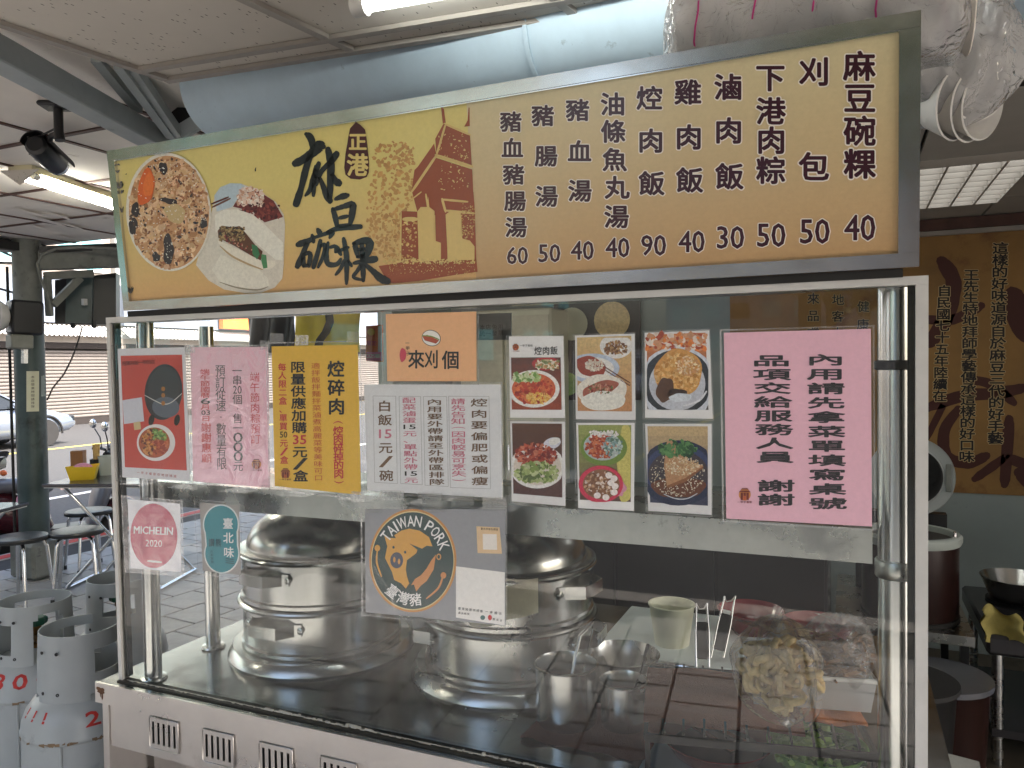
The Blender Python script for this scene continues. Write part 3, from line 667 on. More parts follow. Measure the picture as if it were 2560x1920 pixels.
for px0, px1, py0, py1 in ((366, 458, 1777, 1863), (498, 597, 1808, 1902), (640, 744, 1842, 1938), (792, 905, 1880, 1980), (960, 1080, 1915, 2020), (1145, 1275, 1955, 2070)):
    a = at_y(px0, (py0+py1)/2, -.021); b = at_y(px1, (py0+py1)/2, -.021); xc = (a.x+b.x)/2; w = .088; h = .072; zc = ZC-.092
    vp = MB()
    for i in range(6): vp.span((xc-w/2+.006+i*.0155-.0052, -.0235, zc-h/2+.010), (xc-w/2+.006+i*.0155+.0052-(.0015 if i < 5 else 0), -.0205, zc+h/2-.010)) if 0 < i < 5 else None
    x0, x1 = xc-w/2, xc+w/2
    vp = MB(); ns = 5; sw = .0066; pit = .0162
    ed = [x0]+[v for k in range(ns) for v in (xc+(k-2)*pit-sw/2, xc+(k-2)*pit+sw/2)]+[x1]
    for i in range(0, len(ed), 2): vp.span((ed[i], -.0236, zc-h/2+.011), (ed[i+1], -.0206, zc+h/2-.011))
    vp.span((x0, -.0236, zc+h/2-.011), (x1, -.0206, zc+h/2)); vp.span((x0, -.0236, zc-h/2), (x1, -.0206, zc-h/2+.011))
    g_ = vp.build('vent_plate', 'steel_front', cart, 0)
    MB().span((x0+.004, -.0204, zc-h/2+.004), (x1-.004, -.0201, zc+h/2-.004)).build('slot_shade', 'void', g_, 0)  # black sheet stands in for the shade inside the vent slots
    MB().tube([(x0+r_x, -.0240, zc+r_z) for r_x, r_z in ((.004, -h/2), (w-.004, -h/2), (w, -h/2+.004), (w, h/2-.004), (w-.004, h/2), (.004, h/2), (0, h/2-.004), (0, -h/2+.004))], .0013, 6, True).build('pressed_rim', 'steel_front', g_, 60)
def gbox(a0, b0, a1, b1, h0, h1, pl=GLASS):
    P = [pl.pt(a, b, h) for h in (h0, h1) for a, b in ((a0, b0), (a1, b0), (a1, b1), (a0, b1))]
    return P, [(3, 2, 1, 0), (4, 5, 6, 7), (0, 1, 5, 4), (1, 2, 6, 5), (2, 3, 7, 6), (3, 0, 4, 7)]
for nm, q, m in (('frame_bar', (0, GH-.0125, GW, GH, -.018, .007), 'alu_white'), ('frame_bar', (0, .004, .0105, GH-.0127, -.018, .0066), 'alu_white'), ('frame_bar', (GW-.0165, .004, GW, GH-.0127, -.018, .0066), 'alu_white'),
                 ('inner_frame', (.0107, .01, .020, GH-.013, -.016, -.004), 'seal_black'), ('inner_frame', (GW-.026, .01, GW-.0167, GH-.013, -.016, -.004), 'seal_black'),
                 ('bottom_seal', (.0, -.001, GW, .0038, -.012, .012), 'seal_black')):
    MB().add(*gbox(*q)).build(nm, m, cart, 0)
sl_ = MB()
x = .02
while x < 1.66:
    w = random.uniform(.003, .012); hh = abs(random.gauss(0, .0016))*(2.2 if .42 < x < .72 else (1 if .9 < x < 1.3 else .25))+.0003
    sl_.add(*gbox(x, .0030, min(1.67, x+w), .0039+hh, .0005, random.uniform(.002, .006))); x += w
sl_.build('sealant_bead', 'sealant', cart, 0, kind='stuff')
MB().add([GLASS.pt(.010, .004), GLASS.pt(GW-.016, .004), GLASS.pt(GW-.016, GH-.012), GLASS.pt(.010, GH-.012)], [(0, 1, 2, 3)]).build('glass_pane', 'glass', cart, 0)
def post(x, y, r, z1):
    MB().lathe([(r, ZC), (r, z1)], (x, y, 0), 24).build('post', 'steel_post', cart, 40)
    MB().lathe([(r+.002, ZC), (r+.012, ZC+.001), (r+.010, ZC+.006), (r+.002, ZC+.007)], (x, y, 0), 24).build('post_flange', 'steel', cart, 40)
post(.064, .035, .0195, 1.640); post(.042, .245, .0185, 1.640); post(1.640, .055, .0265, 1.640); post(.04, .80, .02, 1.640)
MB().lathe([(.029, 1.192), (.0305, 1.194), (.0305, 1.218), (.029, 1.220)], (1.640, .055, 0), 24).build('clamp_collar', 'steel_grimy', cart, 40)
MB().lathe([(.0285, 1.515), (.031, 1.517), (.031, 1.528), (.0285, 1.530)], (1.640, .055, 0), 24).build('clamp_collar', 'dark_gap', cart, 40)
MB().span((.02, .068, 1.206), (1.607, .071, 1.262)).span((.02, .0715, 1.258), (1.607, .36, 1.262)).span((.02, .0715, 1.206), (1.607, .080, 1.2085)).build('shelf', 'steel_grimy', cart, 0)
MB().span((.03, .02, 1.640), (1.65, .05, 1.652)).build('top_rail', 'steel', cart, 0)

# ------------------------------------------------------------------ menu sign box
SH, SL, SR = .3506, .0768, 1.6656
sign = thing('menu_sign', 'long yellow menu box with steel frame and prices above the case', 'menu sign', (.87, -.04, ZC+.864))
def sbox(*q): return gbox(*q, pl=SIGN)
MB().add(*sbox(SL+.004, .004, SR-.004, SH-.004, -.11, -.004)).build('case', 'steel_grimy', sign, 0)
for q in ((SL, SH-.0215, SR, SH, -.112, .008), (SL, 0, SR, .0205, -.112, .008), (SL, .0207, SL+.0195, SH-.0217, -.112, .0075), (SR-.027, .0207, SR, SH-.0217, -.112, .0075)):
    MB().add(*sbox(*q)).build('frame_bar', 'steel_mirror', sign, 0)
MB().add(*sbox(SL+.0196, SH-.0238, SR-.0272, SH-.0218, 0, .006)).build('inner_lip', 'chrome', sign, 0)
MB().add(*sbox(SL-.003, -.014, SR-.02, -.001, -.10, -.004)).build('underside', 'dark_gap', sign, 0)
fa = Art(SIGN, .0); xm = SIGN.pix(1183, 560)[0]
def lerp(a, b, t): return tuple(a[i]*(1-t)+b[i]*t for i in range(3))
NS = 40
for i in range(NS):
    b0 = .0206+(SH-.0424)*i/NS; b1 = .0206+(SH-.0424)*(i+1)/NS; t = i/(NS-1)
    cl = lerp(rgb(196, 156, 104, 1.25), rgb(204, 190, 118, 1.25), min(1, t*1.35)); cr = lerp(rgb(178, 144, 102, 1.25), rgb(196, 184, 146, 1.25), t)
    fa.raw([(SL+.0195, b0), (xm, b0), (xm, b1), (SL+.0195, b1)], [(0, 1, 2, 3)], cl, 0)
    fa.raw([(xm, b0), (SR-.027, b0), (SR-.027, b1), (xm, b1)], [(0, 1, 2, 3)], cr, 0)
fa.build('face', 'print_sign', sign)
# menu columns
tx = Art(SIGN, .0006); INK = rgb(62, 26, 38); HALO = rgb(232, 224, 214, 1.1)
menu = [('豬血豬腸湯', [(1104, 263), (1107, 320), (1110, 377), (1113, 434), (1115, 491)], '60', (1118, 552)), ('豬腸湯', [(1173, 250), (1180, 337), (1181, 424)], '50', (1187, 547)),
        ('豬血湯', [(1248, 238), (1252, 327), (1253, 412)], '40', (1258, 541)), ('油條魚丸湯', [(1324, 225), (1325, 284), (1328, 345), (1333, 405), (1332, 468)], '40', (1334, 535)),
        ('焢肉飯', [(1403, 212), (1406, 304), (1408, 396)], '90', (1412, 530)), ('雞肉飯', [(1486, 199), (1488, 296), (1490, 389)], '40', (1494, 522)), ('滷肉飯', [(1573, 188), (1574, 282), (1576, 381)], '30', (1578, 513)),
        ('下港肉粽', [(1664, 168), (1665, 240), (1666, 303), (1665, 368)], '50', (1666, 508)), ('刈包', [(1759, 155), (1758, 360)], '50', (1760, 500)), ('麻豆碗粿', [(1856, 143), (1857, 212), (1857, 283), (1857, 354)], '40', (1857, 492))]
pr_ = Art(SIGN, .0006)
for name, pos, price, pp in menu:
    s = (46+(pp[0]-1118)/740*22)*K
    for ch, (x, y) in zip(name, pos):
        tx.tok(ch, x*K, y*K, s*.98, s*.93, HALO, .078, 0); tx.tok(ch, x*K, y*K, s*.98, s*.93, INK, .032, .0003)
    for hf in ((HALO, .058, 0), (INK, .018, .0003)): pr_.tok(price, pp[0]*K, pp[1]*K, s*.96, s*.80, hf[0], hf[1], hf[2])
tx.build('menu_lettering', 'print_sign', sign); pr_.build('price_lettering', 'print_sign', sign)
# brush calligraphy, drawn stroke by stroke (crop pixels: 640,0 and 640,480 at 3.456x)
br = Art(SIGN, .0012); S5 = 1/3.456; BW = 1.3; O5 = (640, 0); O6 = (640, 480); BI = (.010, .011, .014)
for p, w in (([(435, 1158), (470, 1185), (490, 1240), (488, 1310)], [34, 50, 46, 30]), ([(345, 1412), (400, 1385), (480, 1330), (555, 1262), (578, 1268)], [70, 52, 60, 78, 60]),
             ([(480, 1310), (432, 1470), (395, 1620), (350, 1765)], [44, 48, 40, 62]), ([(545, 1415), (500, 1540), (470, 1640), (430, 1690)], [44, 40, 34, 22]), ([(520, 1440), (505, 1560), (500, 1690)], [34, 34, 30]), ([(625, 1290), (650, 1420), (645, 1560), (640, 1745)], [50, 52, 48, 40]),
             ([(700, 1330), (650, 1400), (570, 1480), (525, 1600)], [56, 40, 32, 26]), ([(545, 1520), (580, 1600), (615, 1700), (648, 1735)], [26, 34, 42, 46]), ([(650, 1490), (690, 1560), (722, 1585)], [26, 44, 60])):
    br.stroke(p, [q*BW for q in w], BI, 0, S5, O5)
for p, w in (([(690, 62), (740, 42), (792, 30)], [30, 40, 44]), ([(668, 150), (690, 230), (705, 305)], [40, 36, 34]), ([(680, 150), (760, 125), (835, 112), (832, 200), (815, 285)], [36, 34, 52, 44, 34]), ([(725, 225), (800, 208)], [30, 26]), ([(700, 300), (815, 285)], [30, 28]), ([(600, 358), (700, 318), (800, 308), (905, 300)], [24, 36, 34, 46]),
             ([(365, 455), (430, 432), (490, 408)], [48, 40, 36]), ([(452, 425), (410, 530), (360, 645)], [38, 34, 46]), ([(410, 545), (415, 640)], [30, 34]), ([(405, 545), (470, 530), (460, 640)], [26, 30, 34]), ([(415, 640), (462, 632)], [24, 22]),
             ([(540, 328), (560, 365)], [40, 34]), ([(488, 372), (500, 430)], [26, 34]), ([(500, 398), (600, 362), (665, 345), (640, 395)], [26, 28, 36, 26]), ([(560, 420), (540, 510), (500, 650)], [34, 30, 40]), ([(545, 480), (600, 455), (580, 560), (540, 650)], [22, 28, 26, 24]), ([(625, 440), (610, 540), (625, 620), (700, 625), (735, 580)], [30, 34, 38, 34, 28]), ([(640, 480), (690, 470), (690, 520)], [24, 26, 22]),
             ([(760, 405), (785, 560), (785, 790)], [34, 36, 30]), ([(690, 520), (800, 480)], [24, 26]), ([(700, 470), (735, 540)], [26, 30]), ([(765, 590), (735, 660), (692, 715)], [26, 26, 22]), ([(790, 580), (830, 640)], [20, 24]),
             ([(850, 445), (940, 420), (985, 445), (960, 540), (880, 560)], [40, 44, 60, 40, 32]), ([(855, 450), (880, 550)], [40, 34]), ([(870, 500), (960, 490)], [24, 24]), ([(915, 430), (925, 600), (930, 765)], [34, 36, 34]), ([(850, 615), (950, 595), (1035, 580)], [30, 36, 58]), ([(915, 620), (880, 680), (845, 735), (920, 760)], [30, 26, 24, 22]), ([(940, 620), (1020, 690), (1080, 745), (1140, 770)], [30, 40, 54, 62])):
    br.stroke(p, [q*BW for q in w], BI, 0, S5, O6)
br.build('brush_lettering', 'print_sign', sign, label='black brush stroke lettering')
# maroon seal
se = Art(SIGN, .0010); MR = rgb(72, 20, 28)
def c5(*p): return [(640+x/3.456, y/3.456) for x, y in p]
se.poly(c5((865, 1055), (900, 1075), (945, 1120), (958, 1200), (968, 1290), (980, 1400), (978, 1490), (960, 1530), (900, 1552), (820, 1545), (775, 1510), (765, 1450), (775, 1330), (790, 1250), (800, 1180), (815, 1110)), MR)
SC = rgb(206, 186, 116, 1.2)
se.tok('正', *c5((882, 1225))[0], 150/3.456, 150/3.456, SC, .035, .0003); se.tok('港', *c5((880, 1425))[0], 175/3.456, 190/3.456, SC, .035, .0003)
se.build('seal', 'print_sign', sign)
# temple print
te = Art(SIGN, .0004); TR = rgb(146, 74, 48, 1.1); TP = rgb(202, 176, 112, 1.2); TM = rgb(184, 142, 84, 1.2)
def c6(*p): return [(640+x/3.456, 480+y/3.456) for x, y in p]
wf = Art(SIGN, .0003)
def tri(x, y): return (y > 330+ (x-930)*.55 if x < 1020 else True)
te.scatter(lambda x, y: x < 1040 and y > 352 and (x-930) > (430-y)*.15 and (x-925)*1.25 > (430-y)*.3, (918, 355, 1035, 640), 150, (3, 9), [TM, TM, rgb(176, 132, 78, 1.2)], 0, .0001)
te.poly(c5((1370, 1470), (1400, 1440), (1540, 1240), (1560, 1340), (1350, 1659), (1345, 1659)), TR, .0002)
te.poly(c5((1620, 1070), (1660, 1075), (1760, 1130), (1850, 1160), (1866, 1440), (1720, 1400), (1560, 1330), (1550, 1200)), TR, .0002)
te.poly(c5((1600, 930), (1625, 940), (1640, 1060), (1615, 1070)), TR, .0002); te.poly(c5((1838, 930), (1846, 930), (1848, 1090), (1800, 1095), (1830, 1040)), TR, .0002)
te.poly(c5((1545, 1360), (1870, 1465), (1878, 1660), (1350, 1660)), TR, .00025)
te.poly(c6((1350, 0), (1880, 0), (1895, 200), (1240, 200), (1250, 165), (1395, 170)), TR, .00025)
te.poly(c6((1245, 195), (1400, 190), (1405, 600), (1250, 610)), TR, .0002); te.poly(c6((1550, 190), (1650, 190), (1655, 600), (1560, 600)), TR, .0002); te.poly(c6((1775, 195), (1893, 195), (1905, 600), (1790, 590)), TR, .0002)
te.poly(c6((1060, 640), (1250, 610), (1905, 580), (1915, 690), (1700, 720), (1400, 770), (1180, 790), (1130, 760)), TR, .0002)
for q in ([(1395, 170), (1425, 130), (1480, 130), (1490, 40), (1500, 130), (1545, 165), (1548, 420), (1600, 440), (1600, 590), (1410, 600)], [(1640, 195), (1680, 165), (1770, 175), (1780, 400), (1850, 420), (1890, 470), (1890, 585), (1660, 595)]): te.poly(c6(*q), TP, .0005)
for a, b, w in (((1560, 1345), (1640, 1075), 9), ((1640, 1075), (1850, 1165), 9), ((1555, 1340), (1870, 1440), 12), ((1350, 1655), (1560, 1345), 12)): te.stroke(c5(a, b), w/3.456*2, TP, .0006)
for a, b, w in (((1610, 60), (1640, 170), 16), ((1610, 65), (1830, 85), 14), ((1640, 160), (1890, 185), 14), ((1280, 235), (1390, 235), 26), ((1255, 170), (1250, 600), 10), ((1470, 20), (1490, 150), 12), ((1290, 110), (1430, 0), 8)): te.stroke(c6(a, b), w/3.456*1.4, TP, .0006)
te.scatter(lambda x, y: True, (*c6((1100, 580))[0], *c6((1890, 620))[0]), 90, (1, 4), [TP], .0007, .0002); te.scatter(lambda x, y: True, (*c6((1150, 610))[0], *c6((1900, 720))[0]), 60, (.8, 2.4), [TP, TM], .0007, .0002)
te.scatter(lambda x, y: True, (*c6((1110, 250))[0], *c6((1390, 600))[0]), 60, (1.5, 5), [TP, TM], .0007, .0002); te.scatter(lambda x, y: True, (*c5((1580, 1150))[0], *c5((1840, 1640))[0]), 36, (1, 3), [TP], .0007, .0002, 3)
te.scatter(lambda x, y: True, (*c6((1780, 100))[0], *c6((1890, 400))[0]), 50, (1, 3), [TP, TM], .0007, .0002)
te.build('temple_print', 'print_sign', sign)
# bowl photograph and bun photograph on the sign (crop 260,380 at 4.424x)
fo = Art(SIGN, .0008)
def c7(*p): return [(260+x/4.424, 380+y/4.424) for x, y in p]
def e7(x, y, rx, ry, col, h, rot=0, wob=0, n=40): (cx, cy_), = c7((x, y)); fo.ell(cx, cy_, rx/4.424, ry/4.424, col, h, rot, n, wob)
# bun plate
pl = c7((1225, 480), (1290, 390), (1400, 345), (1520, 350), (1700, 420), (1900, 550), (1990, 690), (2005, 800), (1990, 1250), (1975, 1400), (1890, 1500), (1740, 1555), (1560, 1560), (1330, 1520), (1160, 1420), (1020, 1250), (1110, 900), (1200, 640))
fo.poly(pl, rgb(206, 200, 186, 1.15), 0)
fo.poly(c7((1225, 480), (1290, 390), (1400, 345), (1520, 350), (1560, 380), (1480, 520), (1420, 610), (1250, 660)), rgb(176, 194, 204, 1.15), .0002)
fo.poly(c7((1560, 390), (1700, 425), (1880, 540), (1985, 720), (1780, 780), (1650, 660), (1430, 605)), rgb(108, 40, 40), .0002)
def inblob(x, y): return True
for cols, bx_, n, sz in (([rgb(230, 206, 190), rgb(206, 160, 136), rgb(240, 226, 214)], (1480, 400, 1760, 590), 60, (12, 34)), ([rgb(98, 30, 34), rgb(140, 60, 54), rgb(70, 20, 26)], (1500, 560, 1950, 740), 40, (12, 36))):
    fo.scatter(None, (*c7((bx_[0], bx_[1]))[0], *c7((bx_[2], bx_[3]))[0]), n, (sz[0]/4.424, sz[1]/4.424), cols, .0003, .0002)
fo.stroke(c7((1195, 575), (1380, 500)), 5, rgb(90, 50, 44), .0005); fo.stroke(c7((1205, 610), (1400, 515)), 5, rgb(110, 70, 60), .0005)
fo.poly(c7((1230, 700), (1330, 640), (1480, 635), (1650, 690), (1780, 800), (1900, 920), (1985, 1000), (1980, 1200), (1900, 1190), (1700, 1020), (1520, 840), (1300, 820), (1240, 900)), rgb(222, 220, 208, 1.15), .0006)
fo.poly(c7((1260, 980), (1330, 1000), (1560, 1110), (1760, 1200), (1890, 1200), (1905, 1250), (1840, 1300), (1700, 1290), (1500, 1220), (1330, 1100)), rgb(220, 214, 198, 1.15), .0006)
fo.poly(c7((1300, 1130), (1500, 1230), (1720, 1300), (1820, 1400), (1830, 1480), (1700, 1520), (1480, 1500), (1280, 1430), (1200, 1300)), rgb(216, 212, 198, 1.15), .0006)
fo.stroke(c7((1290, 1040), (1420, 1150), (1600, 1240), (1760, 1300)), [3, 5, 5, 3], rgb(186, 160, 120), .0009); fo.stroke(c7((1290, 1440), (1480, 1500), (1700, 1525), (1820, 1490)), [2, 4, 4, 2], rgb(150, 142, 122), .0009)
fo.poly(c7((1265, 870), (1310, 815), (1420, 830), (1510, 820), (1600, 930), (1680, 1030), (1760, 1100), (1740, 1200), (1640, 1150), (1450, 1040), (1270, 950)), rgb(96, 58, 38), .0007)
fo.scatter(None, (*c7((1290, 830))[0], *c7((1560, 980))[0]), 60, (2, 6), [rgb(60, 46, 34), rgb(128, 100, 66), rgb(170, 140, 90)], .0008, .0002)
for k in range(40):
    u = random.random(); x, y = 1330+u*330, 950+u*170+random.uniform(-40, 30); e7(x, y, 10, 7, random.choice([rgb(206, 150, 120), rgb(150, 60, 50), rgb(120, 30, 34)]), .0010+random.random()*.0002, random.random()*3, .1, 9)
fo.poly(c7((1640, 1020), (1700, 1040), (1730, 1130), (1700, 1190), (1650, 1130)), rgb(60, 118, 76), .0011); fo.poly(c7((1750, 1130), (1800, 1140), (1815, 1280), (1770, 1290), (1745, 1200)), rgb(80, 140, 92), .0011)
# bowl
e7(722, 665, 470, 655, rgb(222, 218, 204, 1.1), .0013, -.06); e7(728, 668, 443, 626, rgb(196, 150, 108, 1.1), .0015, -.06)
def inb(x, y): X, Y = (x-260)*4.424-728, (y-380)*4.424-668; return (X/425)**2+(Y/605)**2 < 1
bxx = (*c7((290, 50))[0], *c7((1165, 1280))[0])
fo.scatter(inb, bxx, 230, (4, 14), [rgb(206, 168, 124, 1.1), rgb(222, 190, 150, 1.1), rgb(180, 130, 90), rgb(214, 176, 140, 1.1)], .0016, .0003)
fo.scatter(inb, bxx, 100, (1.5, 5), [rgb(150, 100, 72), rgb(166, 110, 80), rgb(128, 84, 62)], .0019, .0003, 2.2)
fo.scatter(inb, bxx, 30, (2, 6), [rgb(84, 66, 60), rgb(84, 62, 56), rgb(52, 46, 56)], .0022, .0003, 2.2)
fo.scatter(inb, bxx, 110, (1, 2.6), [rgb(240, 224, 204), rgb(250, 240, 226)], .0026, .0002)
for x, y, rx, ry in ((670, 180, 60, 80), (735, 545, 110, 45), (360, 640, 60, 90), (335, 820, 60, 110), (725, 1080, 80, 190), (590, 1160, 60, 60), (1115, 790, 55, 65)): e7(x, y, rx*.8, ry*.8, rgb(60, 50, 54), .0024, random.uniform(-.4, .4), .14)
e7(800, 680, 120, 100, rgb(196, 172, 126, 1.1), .0025, .2, .1); e7(480, 390, 95, 190, rgb(222, 104, 50), .0026, .15, .08); e7(505, 370, 60, 120, rgb(234, 120, 56), .0028, .15, .1)
fo.build('food_print', 'print_food_sign', sign)
nk = Art(SIGN, .0011)
for x, y, rx, ry in ((165, 140, 14, 12), (165, 215, 10, 20), (195, 365, 26, 34), (205, 440, 14, 26), (250, 245, 5, 8), (1680, 195, 9, 20), (310, 1530, 14, 50), (210, 640, 8, 40)): nk.ell(*c7((x, y))[0], rx/4.424, ry/4.424, rgb(46, 42, 30), random.random()*.0002, .3, 12, .25)
nk.build('worn_spots', 'print_sign', sign, kind='stuff')
# ================================================================== NOTICES ON THE GLASS
def sheet(name, label, cat, quad, col, m='print_paper', sleeve=.012, group=None, wav=.0012, h0=.0012):
    t = thing(name, label, cat, GLASS.pt(*GLASS.pix(*bil(quad, .5, 1)), .002), group)
    nu, nv = 10, 12; ph = random.uniform(0, 6)
    def pt(u, v, dh=0):
        a, b = GLASS.pix(*bil(quad, u, v)); return GLASS.pt(a, b, h0+dh+wav*.0)
    g = MB().grid(lambda u, v: pt(u, v), nu, nv); g.grid(lambda u, v: pt(u, 1-v, -.0006), nu, nv)
    me = g.mesh('sheet', 0); at = me.color_attributes.new('ink', 'FLOAT_COLOR', 'CORNER')
    at.data.foreach_set('color', np.tile(np.array((*col, 1), np.float32), len(me.loops)))
    link('sheet', me, m, t)
    if sleeve:
        ph = [random.uniform(0, 6.3) for _ in range(6)]
        def fp(u, v):
            w = abs(quad[1][0]-quad[0][0]); hh = abs(quad[3][1]-quad[0][1]); e = sleeve*900
            a, b = GLASS.pix(*bil(quad, -e/w+(1+2*e/w)*u, -e*.9/hh+(1+1.8*e/hh)*v))
            wr = .00022*(math.sin(9*u+5*v+ph[0])+math.sin(5*u-11*v+ph[1])+.8*math.sin(17*u+13*v*v+ph[2])+.6*math.sin(27*u*v+ph[3]))
            return GLASS.pt(a, b, h0+.0045+wr)
        so_ = MB().grid(fp, 26, 30).build('plastic_sleeve', 'sleeve', t, 60)
        e_ = MB()
        for (u0, v0), (u1, v1), (du, dv) in (((0, 0), (1, 0), (0, .007)), ((0, 1), (1, 1), (0, -.007)), ((0, 0), (0, 1), (.011, 0)), ((1, 0), (1, 1), (-.011, 0))):
            e_.grid(lambda a, b: fp(u0+(u1-u0)*a+du*b, v0+(v1-v0)*a+dv*b)+GLASS.pt(0, 0, .0004)-GLASS.pt(0, 0, 0), 20, 1)
        e_.build('sleeve_glint', 'sleeve_glint', so_, 60)  # pale border strips paint in the highlights along the sleeve edges
    return t
def tape(t, x, y, w=26, h=22):
    P = [GLASS.pt(*GLASS.pix(x+dx*w, y+dy*h), .0062+random.uniform(0, .0012)) for dx, dy in ((-.5, -.5), (.5, -.45), (.5, .5), (-.48, .55))]
    MB().add(P, [(0, 1, 2, 3)]).build('tape', 'tape_film', t, 0)
def lettering(t, h=.0016): return Art(GLASS, h)
WHT = rgb(214, 214, 218, 1.2); RED = rgb(206, 52, 62); BLK = (.008, .008, .009)
def emblem(a, x, y, s):
    c = rgb(196, 92, 50); d = rgb(120, 40, 30)
    a.ell(x, y, s*.5, s*.5, rgb(214, 140, 70), .0); a.poly([(x-s*.5, y-s*.2), (x+s*.5, y-s*.2), (x+s*.38, y-s*.34), (x-s*.38, y-s*.34)], d, .0003); a.poly([(x-s*.35, y-s*.42), (x+s*.35, y-s*.42), (x+s*.2, y-s*.54), (x-s*.2, y-s*.54)], d, .0003)
    for k in (-.34, -.1, .14): a.poly([(x+s*k, y-s*.16), (x+s*(k+.2), y-s*.16), (x+s*(k+.2), y+s*.45), (x+s*k, y+s*.45)], d, .0003)
    a.poly([(x-s*.1, y+.1*s), (x+s*.1, y+.1*s), (x+s*.1, y+s*.45), (x-s*.1, y+s*.45)], c, .0005)
    a.col('一甲子餐飲', (x-s*.5, y+s*.62), (x+s*.5, y+s*.62), s*.22, s*.2, d, .01, .0001)
# 1 red poster with wok and rice bowl
q = [(295, 872), (463, 868), (477, 1203), (307, 1193)]
t = sheet('poster', 'red poster of a black wok and a rice bowl with white border', 'poster', q, WHT)
a = lettering(t)
a.poly([bil(q, .045, .055), bil(q, .955, .055), bil(q, .955, .92), bil(q, .045, .92)], rgb(206, 78, 66), 0)
wx, wy = bil(q, .66, .335); a.ell(wx, wy, 47, 70, rgb(44, 48, 54), .0003, .1); a.ell(wx+2, wy-12, 40, 52, rgb(58, 62, 66), .0005, .1); a.ell(wx+6, wy+38, 34, 26, rgb(96, 106, 118), .0006, .1)
for dx in (-30, 34): a.ell(wx+dx, wy+70, 7, 14, rgb(40, 32, 30), .0004, .2)
a.stroke([(wx-46, wy+8), (wx-20, wy+22), (wx, wy+30), (wx+20, wy+26), (wx+46, wy+4)], 2.2, rgb(214, 214, 210), .0009)
for dy in (-8, 8, 28): a.ell(wx, wy+dy, 5, 6, rgb(176, 120, 66), .0010, 0, 8)
a.poly([bil(q, .05, .40), bil(q, .34, .375), bil(q, .36, .56), bil(q, .06, .585)], rgb(206, 208, 218, 1.1), .0008); a.poly([bil(q, .20, .57), bil(q, .30, .56), bil(q, .31, .62), bil(q, .21, .63)], rgb(214, 190, 140), .0008)
bx0, by0 = bil(q, .52, .72); a.ell(bx0, by0, 48, 46, rgb(226, 222, 220, 1.15), .0004); a.ell(bx0-4, by0, 39, 38, rgb(176, 92, 54), .0006)
ib = lambda x, y: (x-bx0+4)**2+(y-by0)**2 < 34**2
a.scatter(lambda x, y: ib(x, y) and x > bx0-8 and y < by0-8, (bx0-40, by0-40, bx0+40, by0+40), 40, (2, 6), [rgb(120, 160, 76), rgb(160, 190, 110), rgb(86, 120, 60)], .0008, .0002)
a.scatter(lambda x, y: ib(x, y) and x < bx0+2, (bx0-40, by0-40, bx0+40, by0+40), 50, (2, 6), [rgb(206, 132, 60), rgb(120, 60, 40), rgb(214, 150, 90), rgb(90, 46, 36)], .0008, .0002)
a.scatter(lambda x, y: ib(x, y) and x > bx0-4 and y > by0-6, (bx0-40, by0-40, bx0+40, by0+40), 34, (4, 9), [rgb(190, 96, 62), rgb(206, 120, 84), rgb(160, 70, 50)], .0008, .0002)
a.col('冠軍丼飯一甲的店', bil(q, .10, .115), bil(q, .52, .105), 11, 11, rgb(110, 46, 42), .01, .0004); a.col('一甲子餐飲在地好味道', bil(q, .24, .955), bil(q, .78, .968), 7, 7, rgb(180, 70, 66), .0, .0)
a.build('print', 'print_gloss', t)
# 2 pink notice
q = [(477, 868), (671, 867), (676, 1219), (484, 1203)]
t = sheet('notice', 'narrow pink notice with red and black columns taking rice dumpling orders', 'notice', q, rgb(222, 172, 188, 1.2), sleeve=.006)
a = lettering(t); G6 = 280; 
def c8(*p): return [(280+x/3.253, 730+y/3.253) for x, y in p]
a.col(['端', '午', '節', '國', '曆', '6', '月', '03', '日'], *c8((760, 650), (768, 1028)), 24, 14.5, lambda s: BLK if s.isascii() else RED, .014); a.col('謝謝惠顧', *c8((770, 1100), (775, 1350)), 25, 23, RED, .014)
a.col(['預', '訂', '從', '速', '·', '數', '量', '有', '限'], *c8((885, 640), (897, 1395)), 25, 30, BLK, .006); a.col(['一', '串', '20', '個', '·', '售', '一', '0', '0', '0', '元'], *c8((1022, 640), (1032, 1415)), 24, 25, BLK, .006)
a.col('端午節肉粽預訂', *c8((1165, 690), (1172, 1195)), 24, 24, RED, .006); emblem(a, *c8((1178, 1400))[0], 24); a.build('lettering', 'print_paper', t)
for x, y in ((480, 872), (668, 862), (486, 1212), (672, 1222)): tape(t, x, y)
# 3 yellow notice
q = [(680, 866), (895, 862), (903, 1237), (688, 1215)]
t = sheet('notice', 'yellow notice with black and red brush columns in a clear sleeve', 'notice', q, rgb(222, 178, 62, 1.2))
a = lettering(t)
a.col('焢碎肉', *c8((1825, 625), (1830, 930)), 41, 40, BLK, .03); a.col('(焢肉碎掉的肉)', *c8((1842, 1060), (1850, 1545)), 25, 24, RED, .02)
a.col('適拌飯拌麵拌菜滷煮高麗菜等美味可口', *c8((1660, 600), (1685, 1510)), 22, 14.5, rgb(206, 92, 52), .0); a.col(['限', '量', '供', '應', '加', '購', '35', '元', '/', '盒'], *c8((1515, 610), (1538, 1495)), 36, 28, lambda s: RED if s == '35' else BLK, .024)
a.col(['每', '人', '限', '二', '盒', '、', '單', '買', '50', '元', '/', '盒'], *c8((1388, 610), (1405, 1365)), 20, 19, lambda s: BLK if s == '50' else RED, .016); emblem(a, *c8((1415, 1475))[0], 24); a.build('lettering', 'print_paper', t)
for x, y in ((697, 846), (760, 850), (890, 842), (700, 1226), (900, 1240)): tape(t, x, y, 34, 26)
